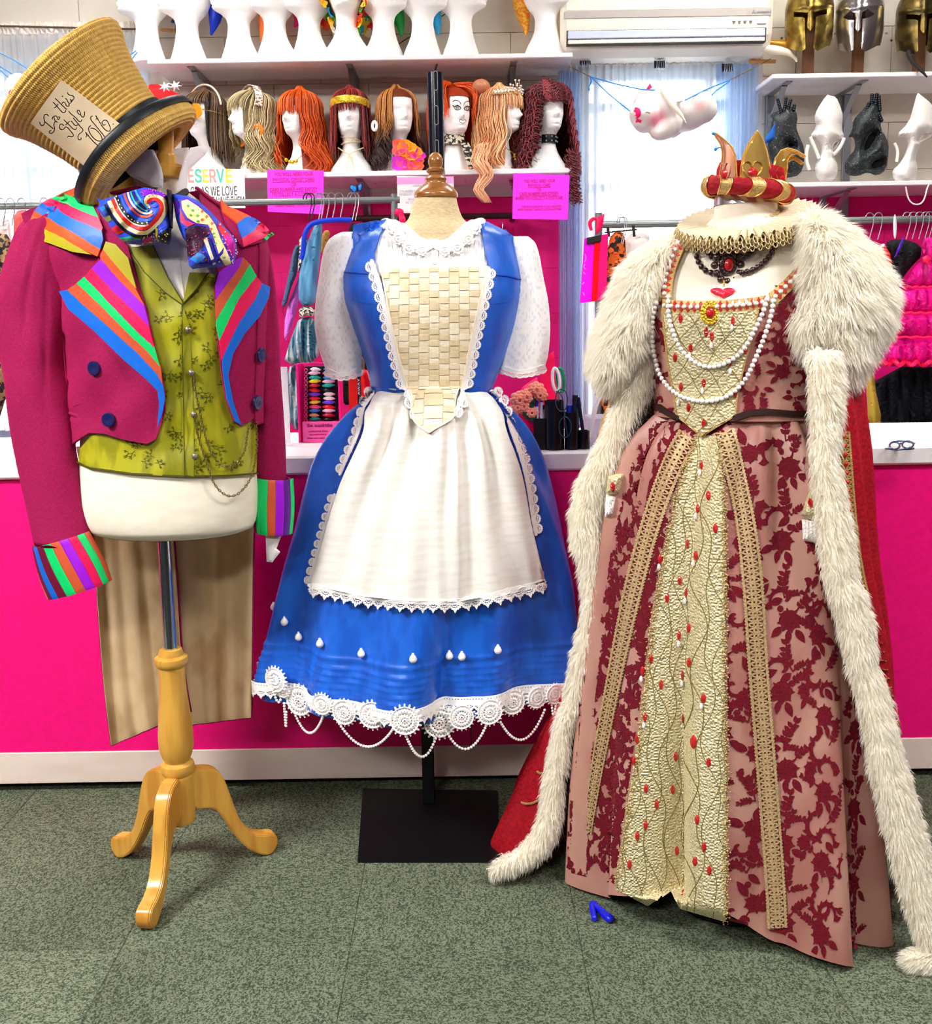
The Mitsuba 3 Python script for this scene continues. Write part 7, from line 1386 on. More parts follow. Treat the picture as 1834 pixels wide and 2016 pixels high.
for y in yy:
    g = lambda a: float(PchipInterpolator(ys, a)(y)); l, lb, r_, rb = P(g(Lx), y, g(LD)), P(g(Lb), y, g(LbD)), P(g(Rx), y, g(RD)), P(g(Rb), y, g(RbD))
    zb = (l[2] + r_[2]) / 2; sp_ = (y - 690) / 1010; b1 = np.array([lb[0] + .10, 2.46 + .12 * sp_, zb]); b2 = np.array([(lb[0] + rb[0]) / 2, 2.50 + .14 * sp_, zb]); b3 = np.array([rb[0] - .02, 2.34 + .05 * sp_, zb])
    c = smooth_path(np.array([l, lb, b1, b2, b3, rb, r_]), nuR); c[:, 2] = np.maximum(c[:, 2], .006); rowsR.append(c)
RG = np.array(rowsR); u_ = np.linspace(0, 1, nuR)[None, :, None]; v_ = np.linspace(0, 1, nvR)[:, None, None]
cen = np.array([.58, 2.25, 0]); dirn = RG - cen; dirn[..., 2] = 0; dirn /= np.linalg.norm(dirn, axis=-1, keepdims=True)
amp = .011 * (.4 + v_) * np.clip(np.minimum(u_, 1 - u_) * 14 - .2, 0, 1); RG = RG + dirn * amp * np.sin(u_ * 75 + 1.2 * np.sin(v_ * 3))
obj('velvet', thicken(RG, .004), 'velvet_red', k, smooth=True)
RF = Front([grid(RG)])
braid(RF, [(1652, 850), (1658, 920), (1664, 1000), (1674, 1090), (1690, 1170), (1712, 1250), (1728, 1330), (1746, 1410), (1752, 1450)], 12, .006, k, 'gold_braid', pitch=18, dots='gem_red')
gb = [P(x, y, d) for x, y, d in ((1252, 722, 2.24), (1228, 770, 2.24), (1206, 815, 2.25), (1192, 860, 2.26))]
bl = np.array([(1252, 722), (1228, 770), (1206, 815), (1192, 860), (1182, 905)], float); bm_ = inflate(LineString(bl).buffer(16), 2.30, .01, res=6); obj('velvet_facing', bm_, 'velvet_red', k); braid(Front([bm_]), bl, 11, .003, k, 'gold_braid', pitch=18, dots='gem_red')
for pl in ([(1062, 1520), (1068, 1523), (1074, 1522)], [(1030, 1580), (1045, 1583), (1062, 1575)], [(990, 1690), (1020, 1680), (1055, 1650)]): obj('gold_cord', tube(RF.on(*np.array(pl, float).T, .006), .003, 6, 12), 'gold_braid', k)
def furstrip(Lp, Rp, D, Tk, name, count, comb, length=.026, seed=1, lab=None):
    g = Polygon(list(Lp) + list(Rp)[::-1]).buffer(0); m = inflate(g, D, Tk, None, 7); kk = obj(name, m, 'fur_cream', RB_, label=lab)
    obj('hair', fur(m, count, length, comb, seed=seed), 'fur_hair', kk, smooth=False, kind='stuff'); return kk
L1 = [(1268, 700), (1235, 745), (1205, 810), (1170, 890), (1140, 950), (1126, 1010), (1130, 1070), (1146, 1120), (1152, 1180), (1142, 1240), (1126, 1310), (1112, 1380), (1092, 1440), (1074, 1530), (1066, 1600), (1052, 1640), (1020, 1672), (985, 1694), (963, 1712)]
L2 = [(1292, 700), (1282, 760), (1252, 830), (1222, 900), (1196, 960), (1180, 1020), (1186, 1070), (1190, 1100), (1186, 1160), (1182, 1240), (1166, 1310), (1150, 1380), (1122, 1440), (1108, 1530), (1102, 1600), (1096, 1640), (1078, 1672), (1035, 1705), (975, 1724)]
R1_ = [(1592, 690), (1598, 760), (1600, 840), (1600, 900), (1610, 980), (1616, 1060), (1628, 1140), (1652, 1220), (1674, 1310), (1690, 1370), (1704, 1430), (1718, 1520), (1738, 1600), (1758, 1680), (1778, 1760), (1806, 1840), (1830, 1890)]
R2_ = [(1650, 690), (1655, 760), (1648, 840), (1642, 900), (1660, 980), (1672, 1060), (1684, 1140), (1712, 1220), (1720, 1310), (1742, 1370), (1758, 1430), (1780, 1520), (1804, 1600), (1826, 1680), (1850, 1760), (1880, 1840), (1895, 1890)]
dL = lambda x, y: np.interp(y, [700, 1000, 1400, 1640, 1700, 1720], [2.235, 2.265, 2.27, 2.27, 2.265, 2.27]); dR = lambda x, y: np.interp(y, [700, 1400, 1890], [1.955, 1.945, 1.935])
furstrip(L1, L2, dL, .02, 'fur_border', 26000, lambda p: np.array([-.12, -.1, -1.0]) * np.ones((len(p), 1)), .026, 2, 'cream fur border down the left front edge')
furstrip(R1_, R2_, dR, .022, 'fur_border', 30000, lambda p: np.array([.18, -.1, -1.0]) * np.ones((len(p), 1)), .026, 3, 'cream fur border down the right front edge')
furstrip([(1782, 1885), (1800, 1872), (1850, 1868)], [(1786, 1900), (1815, 1914), (1850, 1922)], 1.93, .018, 'fur_border', 4000, lambda p: np.array([-1, -.2, -.4]) * np.ones((len(p), 1)), .024, 4, 'end of the fur border trailing on the carpet')
k = thing('fur_cape', 'big shaggy cream fur shoulder cape over the velvet robe', 'cape')
FL = [(1336, 470), (1300, 480), (1262, 502), (1236, 535), (1210, 585), (1190, 640), (1176, 690), (1174, 720), (1186, 738), (1196, 765), (1206, 748), (1236, 712), (1262, 690), (1282, 650), (1290, 610), (1300, 560), (1308, 520), (1340, 492)]
FRt = [(1592, 428), (1608, 430), (1650, 452), (1690, 478), (1718, 508), (1738, 545), (1748, 590), (1742, 630), (1720, 672), (1692, 712), (1672, 745), (1664, 752), (1650, 725), (1632, 690), (1614, 668), (1596, 690), (1576, 680), (1568, 640), (1582, 600), (1588, 550), (1592, 500), (1588, 460)]
cL = P(1330, 470, 2.2); cR = P(1590, 450, 2.1)
for i, (pl, D, c0) in enumerate(((FL, lambda x, y: 2.24 + 0 * x, cL), (FRt, lambda x, y: 2.06 + 0 * x, cR))):
    m = inflate(Polygon(chaikin(pl, 1)), D, .065, None, 7, fold=lambda x, y: .006 * np.sin(x * .12 + y * .05)); kk = obj('cape_half', m, 'fur_cream', k, label='left shoulder of the fur cape' if i == 0 else 'right shoulder of the fur cape')
    def comb(p, c0=c0): d = p - c0; d[:, 1] *= .3; d = d / (np.linalg.norm(d, axis=1, keepdims=True) + 1e-6); d = d * .6 + np.array([0, -.1, -.55]); return d / np.linalg.norm(d, axis=1, keepdims=True)
    obj('hair', fur(m, 42000, .042, comb, seed=6 + i, width=.0013, spread=.5), 'fur_hair', kk, smooth=False, kind='stuff')
m = inflate([(1320, 500), (1345, 478), (1400, 470), (1500, 462), (1590, 440), (1620, 470), (1600, 520), (1300, 540)], DQ + .14, .05, None, 9); kk = obj('cape_back', m, 'fur_cream', k); obj('hair', fur(m, 9000, .04, np.array([0, -.2, -1.0]), seed=9), 'fur_hair', kk, smooth=False, kind='stuff')
# blue clip on the floor
mat('clip_blue', '#1420d8', .3, spec=.6); k = thing('plastic_clip', 'bright blue plastic hanger clip lying on the carpet in front of the gown', 'clip')
c = PZ(1183, 1800, .01); 
for a, b in (((1164, 1782), (1170, 1810)), ((1166, 1780), (1200, 1806)), ((1183, 1796), (1198, 1810))): obj('arm', obox(PZ(*a, .010), PZ(*b, .010), .012, .014, ch=.003), 'clip_blue', k)
for q in ((1168, 1781), (1199, 1808)): obj('grip', ball(PZ(*q, .010), .010, 2, (1, 1, .9)), 'clip_blue', k)
# ---------------------------------------------------------------- helmets and masks on the right shelves
mat('brass', lambda p, n, uv: mix((.46, .33, .07), (.20, .13, .03), smoothstep(.4, .7, fbm(p.x * 22, p.y * 22, p.z * 22, 3))), .30, .9)
mat('brass_dark', lambda p, n, uv: mix((.26, .18, .05), (.08, .06, .025), smoothstep(.35, .7, fbm(p.x * 22, p.y * 22, p.z * 22, 3))), .34, .9)
mat('steel_bright', '#c9c6c8', .2, .95); mat('wood_pale', '#b98258', .7); mat('wood_dark', '#6e4a30', .6); mat('leather_dark', '#241d1a', .7)
ha_ = PchipInterpolator([0, .05, .12, .2, .25, .29, .31], [.074, .088, .098, .098, .086, .05, .004]); hd_ = PchipInterpolator([0, .05, .12, .2, .25, .29, .31], [.118, .122, .126, .122, .105, .06, .004])
def helmet(px, py, D, yaw, m, kind, label):
    k = thing('helmet', label, 'helmet'); o = P(px, py, D); R_ = .1
    base = Polygon([(-.314, .10), (-.20, .055), (-.115, .035), (-.045, .0), (-.016, .012), (-.014, .14), (.014, .14), (.016, .012), (.045, 0), (.115, .035), (.20, .055), (.314, .10), (.314, .308), (-.314, .308)])
    nose = Polygon([(-.012, .15), (-.011, .095), (0, .078), (.011, .095), (.012, .15)])
    if kind == 0: eyes = [Polygon([(s * .012, .134), (s * .016, .156), (s * .072, .172), (s * .074, .152), (s * .03, .140), (s * .018, .132)]) for s in (-1, 1)] + [Polygon([(s * .010, .16), (s * .016, .0), (s * .020, .0), (s * .022, .15)]) for s in (-1, 1)]
    else: eyes = [Polygon([(s * .012, .130), (s * .014, .158), (s * .035, .172), (s * .068, .152), (s * .04, .136)]) for s in (-1, 1)] + [Polygon([(s * .010, .14), (s * .014, .0), (s * .020, .0), (s * .016, .14)]) for s in (-1, 1)]
    g = base.union(nose).difference(unary_union(eyes)).buffer(0); v, f = extr(affinity.scale(g, 1000, 1000, origin=(0, 0)), 9)
    th, z, w = v[:, 0] / 100, v[:, 1] / 1000, v[:, 2]; th = np.clip(th, -np.pi, np.pi)
    ridge = .008 * np.exp(-(th / .10) ** 2) + .004 * np.exp(-((z - .178 - .012 * np.abs(th)) / .007) ** 2) * (np.abs(th) < 1.2); ch = .012 * np.exp(-((np.abs(th) - .3) / .3) ** 2) * np.clip((.12 - z) / .12, 0, 1)
    a, d = ha_(np.clip(z, 0, .31)) + ridge + .003 * w, hd_(np.clip(z, 0, .31)) + ridge + ch + .003 * w
    p = np.stack([a * np.sin(th), -d * np.cos(th), z], 1) * .9; c, s = math.cos(math.radians(yaw)), math.sin(math.radians(yaw)); Rz = np.array([[c, -s, 0], [s, c, 0], [0, 0, 1]])
    obj('shell', tri(p @ Rz.T + o, f), m, k, smooth=35)
    # crest on top, stand below
    if kind == 1:
        t = np.linspace(0, 1, 16); cv = np.stack([0 * t, .09 - .0 * t + .05 * np.sin(t * 3), .33 - .22 * t], 1); m_ = tubes((cv @ Rz.T + o)[None], .016, 8); hh = fur(m_, 1600, .03, np.array([0, .6, -.3]), seed=3, width=.0016); obj('crest', m_, 'leather_dark', k); obj('crest_hair', hh, 'leather_dark', k, smooth=False, kind='stuff')
    lt = np.stack([np.array([s_ * (ha_(.10) + .004), .03, .09]) for s_ in (-1, 1)]); 
    for q in lt: obj('rivet', ball(q @ Rz.T + o, .005, 1), m, k)
    sk = thing('helmet_stand', f'wooden stand under the {label.split(" helmet")[0]} helmet', 'stand'); zt = S3[2]
    obj('post', box(o[0] - .018, o[0] + .018, o[1] - .02, o[1] + .02, zt + .014, o[2] + .20, .003), 'wood_dark', sk, smooth=False); obj('base', box(o[0] - .07, o[0] + .07, o[1] - .07, o[1] + .06, zt, zt + .014, .003), 'wood_pale', sk, smooth=False)
    return k, o
helmet(1590, 114, 4.17, -16, 'brass', 0, 'brass helmet with straight eye slits beside the air conditioner')
helmet(1688, 115, 4.17, -22, 'steel_bright', 1, 'polished steel helmet with almond eye holes and a dark crest')
kh, oh = helmet(1808, 118, 4.17, -18, 'brass_dark', 0, 'dark brass helmet at the right edge with a hanging strap')
obj('strap', tube(P(np.array([1787, 1796, 1812, 1824]), np.array([100, 122, 138, 152]), np.array([4.08, 4.05, 4.0, 3.99])), [.010, .009, .008, .003], 8, 20), 'leather_dark', kh)
mat('horn_gold', '#b8862e', .35, .4); mat('horn_ivory', '#e6dac8', .5)
solo('drinking_horn', 'golden horn lying on the helmet shelf behind the brass helmet', 'horn', tube(P(np.array([1508, 1530, 1556]), np.array([82, 87, 90]), 4.2), [.008, .018, .026], 16, 20), 'horn_gold')
solo('drinking_horn', 'ivory coloured horn lying below the golden horn on the helmet shelf', 'horn', tube(P(np.array([1500, 1528, 1558, 1568]), np.array([93, 99, 108, 122]), 4.15), [.014, .018, .012, .004], 16, 20), 'horn_ivory')
mat('mask_black', glit((.014, .018, .02), (.55, .60, .62), 420, (.80, .86)), .5); mat('mask_white', '#efe9e2', .6); mat('mask_bead', '#1d2226', .2, .5); mat('felt_blue', '#1f5fb8', .8)
def mask(pl, holes, D, Tk, m, label, rims=True):
    k = thing('animal_mask', label, 'mask'); g = Polygon(chaikin(sc(pl, 4.9, 1460, 0), 1)).buffer(0); hs_ = [Polygon(chaikin(sc(h, 4.9, 1460, 0), 1)).buffer(0) for h in holes]
    for h in hs_: g = g.difference(h)
    full = inflate(g, D, Tk, 26, 4, back=.2); obj('shell', full, m, k); F = Front([full])
    inner = Polygon(chaikin(sc(pl, 4.9, 1460, 0), 1)).buffer(-5); obj('lining', inflate(inner, D + .03, .012, res=8), 'black_gap' if 'black' in label else m, k)
    if rims:
        for h in hs_:
            e = np.array(h.buffer(1.0).exterior.coords)[:-1]; obj('eye_rim', tube(F.on(e[:, 0], e[:, 1], .001), .0035, 6, close=True), m, k)
    return k
DM = 4.02
k = mask([(380, 1060), (430, 1000), (500, 1040), (540, 1120), (520, 1230), (560, 1330), (600, 1420), (605, 1560), (560, 1690), (440, 1718), (300, 1715), (235, 1500), (215, 1380), (260, 1180), (270, 1100)], [[(430, 1390), (470, 1372), (520, 1385), (510, 1420), (450, 1425)]], DM, .05, 'mask_black', 'black glitter mask with beaded spikes and a blue felt ear, leftmost on the mask shelf')
obj('ear', inflate(sc([(325, 1180), (318, 1330), (222, 1392), (222, 1340), (280, 1250)], 4.9, 1460, 0), DM - .045, .008, res=4), 'felt_blue', k)
for a, b in (((380, 1100), (345, 965)), ((405, 1080), (425, 955)), ((430, 1090), (470, 970)), ((500, 1060), (505, 1020))): obj('beaded_spike', beads(resample(Pw(sc([a, b], 4.9, 1460, 0), DM - .03), .008), .007, 1), 'mask_bead', k)
mask([(820, 910), (850, 922), (910, 935), (955, 1040), (975, 1120), (960, 1230), (990, 1330), (915, 1380), (870, 1480), (925, 1580), (920, 1690), (860, 1760), (770, 1770), (710, 1700), (698, 1610), (745, 1520), (765, 1420), (720, 1350), (650, 1320), (720, 1225), (695, 1140), (725, 1050)], [[(862, 1450), (880, 1385), (940, 1345), (900, 1420)]], DM, .06, 'mask_white', 'first white long-snouted mask, between the two black masks')
for pl in ([(655, 1320), (700, 1420), (742, 1530)], [(985, 1330), (945, 1420), (885, 1490)], [(640, 1400), (620, 1500), (650, 1640)]): obj('strap', tube(Pw(sc(pl, 4.9, 1460, 0), DM - .03), .007, 8, 20), 'mask_white', 'animal_mask_001')
k = mask([(1250, 960), (1330, 1000), (1345, 1130), (1335, 1240), (1400, 1340), (1420, 1440), (1395, 1640), (1300, 1700), (1210, 1660), (1120, 1700), (1000, 1690), (985, 1580), (1030, 1510), (1095, 1440), (1080, 1320), (1015, 1330), (1060, 1270), (1075, 1150), (1140, 1080)], [[(1160, 1430), (1230, 1275), (1330, 1255), (1290, 1340), (1205, 1470)], [(1240, 1640), (1245, 1560), (1385, 1495), (1380, 1610)]], DM, .055, 'mask_black', 'black glitter long-snouted mask with big eye openings, between the white masks')
for a, b in (((1250, 1040), (1255, 920)), ((1280, 1050), (1300, 915)), ((1330, 1060), (1320, 935)), ((1200, 1070), (1225, 1000)), ((1320, 1100), (1345, 1160))): obj('beaded_spike', beads(resample(Pw(sc([a, b], 4.9, 1460, 0), DM - .03), .008), .0075, 1), 'mask_bead', k)
k = mask([(1690, 890), (1725, 915), (1840, 1010), (1900, 1150), (1900, 1330), (1780, 1330), (1720, 1400), (1670, 1520), (1700, 1640), (1660, 1790), (1560, 1805), (1455, 1730), (1450, 1640), (1510, 1590), (1570, 1500), (1600, 1400), (1590, 1330), (1480, 1310), (1610, 1180), (1650, 1040)], [[(1700, 1360), (1760, 1290), (1830, 1300), (1750, 1350)]], DM, .06, 'mask_white', 'second white long-snouted mask at the right end with a hanging elastic cord')
obj('cord', tube(Pw(sc([(1580, 1800), (1600, 1900), (1650, 1965), (1720, 1965), (1770, 1880), (1805, 1780)], 4.9, 1460, 0), 3.95), .003, 6, 30), 'mask_white', k)
obj('strap', tube(Pw(sc([(1470, 1380), (1500, 1480), (1490, 1560)], 4.9, 1460, 0), DM - .02), .006, 8, 20), 'mask_white', k)

# ---------------------------------------------------------------- clothes on the rails
def hanging(name, label, cat, lst, D, T0=.03, nf=.22, amp=.008, m=None, group=None):
    """lst: (part, outline px, material, depth offset, thickness, fold strength)"""
    k = thing(name, label, cat, group)
    for part, pl, mm, dd, tk, fa in lst:
        cx = np.mean([q[0] for q in pl]); kk = obj(part, inflate(Polygon(chaikin(pl, 1)).buffer(0), D + dd, tk, None, 6, fold=lambda x, y, a=fa, c=cx: a * (np.sin((x - c) * (.32 - .0002 * (y - 500)) + .02 * y) + .5 * np.sin((x - c) * .71 + 1 - y * .01))), mm, k)
    return k
def hook(k, px, D, zr, n='hook', dz=.07, m='wire_steel'):
    x = P(px, 420, D)[0]; t = np.linspace(-.3, math.pi + .2, 10); arc = np.stack([x + .014 * np.cos(t), np.full(10, D), zr + .006 + .016 * np.sin(t)], 1)[::-1]
    obj(n, tube(np.vstack([arc, [[x + .012, D, zr - .02], [x, D, zr - dz]]]), .0018, 5), m, k)
X7 = lambda pl: sc(pl, 4.2, 540, 400)
mat('satin_blue', lambda p, n, uv: mix((.10, .34, .55), (.05, .16, .32), smoothstep(.3, .7, fbm(p.x * 70, 2., p.z * 6, 2))), .4); mat('satin_teal', lambda p, n, uv: mix((.40, .44, .44), (.03, .12, .18), smoothstep(.4, .6, fbm(p.x * 110, 2., p.z * 7, 2))), .45)
mat('denim_dark', '#33506e', .7); mat('ruffle_mix', glit((.70, .62, .50), (.05, .04, .05), 160, (.45, .6)), .8); mat('lilac', '#e070e0', .5); mat('ochre', '#c9923e', .7); mat('black_cloth', '#101116', .8); mat('white_cloth', '#ece6e0', .8)
D = 3.56
k = hanging('hanging_dress', 'blue satin gown with ruffled lace cuffs on the rail, left of the white blouse sleeve', 'dress', [('far_sleeve', X7([(180, 340), (212, 350), (195, 560), (130, 720), (95, 860), (55, 850), (80, 760), (130, 520), (150, 400)]), 'denim_dark', .03, .035, .004), ('ruffle', X7([(205, 275), (275, 275), (268, 380), (215, 560), (188, 560), (205, 400)]), 'ruffle_mix', .0, .02, .004), ('near_sleeve', X7([(345, 150), (395, 150), (392, 300), (372, 500), (345, 780), (322, 850), (203, 850), (195, 640), (230, 480), (285, 285)]), 'satin_blue', -.02, .04, .005),
             ('cuff', X7([(200, 868), (250, 850), (335, 862), (330, 940), (270, 925), (210, 958)]), 'ruffle_mix', -.03, .03, .006), ('skirt', X7([(205, 955), (330, 930), (350, 1100), (375, 1315), (70, 1345), (125, 1150), (180, 1000)]), 'satin_teal', .0, .05, .014)], D)
hook(k, 626, D, ZR1); hook(k, 631, D, ZR1)
k = hanging('hanging_dress', 'lilac scarf-like garment hanging beside the blue satin gown', 'garment', [('cloth', X7([(236, 500), (205, 800), (150, 1000), (78, 1180), (88, 900), (185, 650)]), 'lilac', .05, .02, .004)], D); hook(k, 606, D, ZR1, m='leather_dark')
k = hanging('hanging_skirt', 'dark teal striped skirt hanging low behind the pink display box', 'skirt', [('cloth', X7([(105, 1350), (195, 1340), (230, 1700), (300, 1870), (130, 1875), (115, 1600)]), 'satin_teal', .04, .05, .016)], D); hook(k, 612, D, ZR1, m='leather_dark')
k = hanging('hanging_shirt', 'ochre top on the rail behind the blouse sleeve', 'garment', [('cloth', X7([(400, 232), (450, 218), (462, 262), (420, 380), (385, 430), (385, 330)]), 'ochre', .05, .03, .004)], D); hook(k, 641, D, ZR1); hook(k, 653, D, ZR1)
k = hanging('hanging_shirt', 'black top on the rail next to the blue dress shoulder', 'garment', [('cloth', X7([(608, 232), (640, 150), (695, 195), (725, 245), (700, 560), (620, 520)]), 'black_cloth', .05, .03, .004)], D); hook(k, 693, D, ZR1); hook(k, 699, D, ZR1)
mat('hanger_blue', '#1238c8', .35); solo('plastic_hanger', 'bright blue plastic hanger over the blue satin gown', 'hanger', join([tube(Pw(X7([(218, 465), (240, 360), (262, 230), (300, 180), (400, 148), (520, 138), (640, 140)]), 3.5), .0085, 8, 40)]), 'hanger_blue')
k = hanging('hanging_garment', 'black garments on the rail behind the counter, right of the pink display box', 'garment', [('cloth', [(655, 600), (735, 600), (742, 790), (660, 800), (655, 700)], 'black_cloth', .1, .04, .008)], D); hook(k, 668, D, ZR1)
X4 = lambda pl: sc(pl, 4.03, 1580, 420)
mat('tulle_magenta', lambda p, n, uv: mix((.80, .004, .27), (.48, .0, .15), smoothstep(.35, .65, fbm(p.x * 60, 3., p.z * 4, 2))), .5); mat('tulle_edge', '#ff2058', .4); mat('red_cloth', '#f01a14', .6); mat('mustard', '#c2a03a', .75); mat('dark_navy', '#10141c', .85); mat('violet_ribbon', '#5a20c8', .5)
D = 3.58
k = hanging('hanging_petticoat', 'magenta tiered tulle petticoat on the right rail', 'petticoat', [('waist', X4([(945, 210), (1010, 185), (1100, 200), (1110, 380), (930, 390)]), 'tulle_magenta', -.02, .03, .006), ('tier', X4([(930, 370), (1120, 350), (1300, 585), (800, 592), (850, 480)]), 'tulle_magenta', .0, .05, .007), ('tier', X4([(800, 580), (1300, 575), (1420, 795), (705, 795)]), 'tulle_magenta', -.01, .07, .009), ('tier', X4([(710, 785), (1420, 785), (1480, 985), (640, 990)]), 'tulle_magenta', -.02, .08, .010), ('tier', X4([(645, 978), (1480, 978), (1540, 1215), (700, 1222), (555, 1185)]), 'tulle_magenta', -.03, .09, .012)], D)
for y0, x0, x1 in ((585, 800, 1300), (790, 706, 1420), (983, 642, 1480)): obj('gather_line', tube(P(np.linspace(1580 + x0 / 4.03, 1580 + x1 / 4.03, 30), 420 + y0 / 4.03 + np.sin(np.arange(30) * 1.9) * 1.2, D - .09 - (y0 - 585) * .00008), .004, 6), 'tulle_edge', k)
obj('hem_ruffle', tube(P(np.linspace(1718, 1960, 60), 420 + 1195 / 4.03 + np.sin(np.arange(60) * 1.1) * 4 + np.linspace(-3, 3, 60), D - .11 + .02 * np.sin(np.arange(60) * .9)), .008, 6), 'tulle_edge', k)
obj('bow', join([inflate(X4([(945, 350), (985, 330), (1020, 360), (1010, 410), (975, 400), (950, 385)]), D - .06, .012, res=4)]), 'tulle_edge', k); hook(k, 1822, D, ZR2)
k = hanging('hanging_jacket', 'red jacket with white collar edge on the right rail beside the fur cape', 'jacket', [('body', X4([(545, 340), (590, 250), (640, 238), (700, 330), (715, 480), (705, 600), (600, 620), (540, 500)]), 'red_cloth', .02, .03, .004), ('collar', X4([(575, 370), (600, 270), (640, 235), (655, 255), (615, 290), (592, 380)]), 'white_cloth', -.01, .01, .0)], D); hook(k, 1729, D, ZR2)
k = hanging('hanging_bodice', 'black bodice with violet ribbon on the right rail', 'garment', [('cloth', X4([(650, 235), (720, 205), (820, 208), (930, 250), (955, 330), (860, 420), (760, 560), (715, 640), (712, 480), (680, 330)]), 'black_cloth', .04, .035, .006), ('ribbon', X4([(790, 190), (808, 195), (750, 330), (720, 360), (735, 320)]), 'violet_ribbon', -.01, .006, .0)], D); hook(k, 1785, D, ZR2); hook(k, 1797, D, ZR2)
k = hanging('hanging_trousers', 'mustard yellow trousers hanging beside the red robe', 'trousers', [('cloth', X4([(500, 1000), (562, 1000), (560, 1330), (640, 1692), (520, 1712), (500, 1350)]), 'mustard', .0, .035, .005)], D); hook(k, 1712, D, ZR2)
k = hanging('hanging_garment', 'dark navy garments hanging under the magenta petticoat', 'garment', [('cloth', X4([(545, 1215), (1500, 1215), (1500, 1720), (960, 1660), (760, 1740), (600, 1700)]), 'dark_navy', .08, .05, .014)], D); hook(k, 1810, D, ZR2); hook(k, 1830, D, ZR2)
solo('size_tag', 'white plastic size divider on the right rail', 'tag', inflate(affinity.scale(Point(1761, 446).buffer(1), 3.4, 24), 3.55, .004, res=4), 'paper')
mat('orange_print', lambda p, n, uv: mix((.90, .16, .02), (.03, .01, .01), smoothstep(.5, .58, fbm(p.x * 60, p.y * 60, p.z * 60, 2))), .6)
k = hanging('hanging_dress', 'orange and black floral print dress on the rail left of the fur cape', 'dress', [('cloth', [(1196, 470), (1216, 452), (1230, 462), (1232, 510), (1240, 600), (1232, 740), (1206, 824), (1172, 815), (1178, 700), (1190, 560)], 'orange_print', .06, .04, .006)], D); hook(k, 1222, D, ZR2)
k = hanging('hanging_skirt', 'cream skirt on a clip hanger behind the fur cape', 'skirt', [('cloth', [(1230, 460), (1276, 458), (1280, 480), (1270, 520), (1280, 640), (1225, 640), (1222, 520)], 'white_cloth', .12, .02, .004)], D); hook(k, 1226, D, ZR2)
solo('clip_hanger', 'clip hanger with two pegs on the rail between the clipboard and the ruff', 'hanger', join([tube(Pw([(1190, 458), (1253, 452)], 3.54), .0025, 6)] + [obox(P(x, y0, 3.53), P(x + 2, y1, 3.53), .010, .008) for x, y0, y1 in ((1196, 448, 466), (1246, 444, 466))]), 'leather_dark')
mat('brown_print', lambda p, n, uv: mix((.34, .20, .09), (.02, .015, .02), smoothstep(.46, .54, fbm(p.x * 70, p.y * 70, p.z * 70, 2))), .7); mat('coral', '#f06a62', .7); mat('magenta_cloth', '#e0107a', .6)
k = hanging('hanging_dress', 'brown print dress on the rail at the left edge', 'dress', [('cloth', [(-60, 470), (10, 455), (24, 480), (22, 620), (14, 820), (-60, 880)], 'brown_print', .0, .04, .008)], 3.56); hook(k, 4, 3.56, ZR1)
k = hanging('hanging_shirt', 'coral top on the rail left of the burgundy sleeve', 'garment', [('cloth', [(26, 450), (28, 416), (58, 412), (64, 470), (60, 640), (28, 640)], 'coral', .04, .03, .006)], 3.56); hook(k, 44, 3.56, ZR1)
k = hanging('hanging_shirt', 'magenta top on the rail above the burgundy shoulder', 'garment', [('cloth', [(66, 425), (95, 404), (120, 425), (130, 600), (66, 600)], 'magenta_cloth', .06, .03, .006)], 3.56); hook(k, 88, 3.56, ZR1); hook(k, 115, 3.56, ZR1)
k = hanging('hanging_shirt', 'white top on the rail at the left edge of the picture', 'garment', [('cloth', [(-40, 440), (8, 420), (22, 440), (30, 620), (-40, 640)], 'white_cloth', .12, .03, .006)], 3.56); hook(k, 22, 3.56, ZR1)
# clipboard
mat('acrylic_magenta', '#f410e8', .25); mat('acrylic_pink', '#ff1478', .25); mat('acrylic_red', '#ff0a14', .25)
k = thing('clipboard', 'pink acrylic clipboard hanging on the rail upright beside the fur cape', 'clipboard')
D = 3.52
for nm, q, m, d in (('board', [(1150, 470), (1197, 460), (1193, 590), (1141, 597)], 'acrylic_magenta', 0), ('colour_sheet', [(1170, 467), (1197, 461), (1192, 588), (1164, 594)], 'acrylic_red', -.004), ('colour_sheet', [(1181, 465), (1197, 462), (1193, 588), (1175, 592)], 'acrylic_pink', -.008)):
    v = np.vstack([Pw(q, D + d), Pw(q, D + d + .003)]); obj(nm, trimesh.convex.convex_hull(v), m, k, smooth=False)
obj('clip', trimesh.convex.convex_hull(np.vstack([Pw([(1157, 469), (1182, 463), (1182, 474), (1157, 479)], D - .016), Pw([(1155, 468), (1184, 462), (1184, 476), (1155, 481)], D - .002)])), 'leather_dark', k, smooth=False)
obj('handwriting', join([tube(Pw(smooth_path(np.c_[np.array(pl, float), np.zeros(len(pl))], 12)[:, :2], D - .001), .0012, 4) for pl in ([(1151, 500), (1153, 508), (1150, 516)], [(1152, 520), (1149, 524), (1152, 530)], [(1148, 535), (1151, 540)], [(1150, 555), (1146, 560)], [(1147, 575), (1150, 582)])]), 'sign_pale', k)

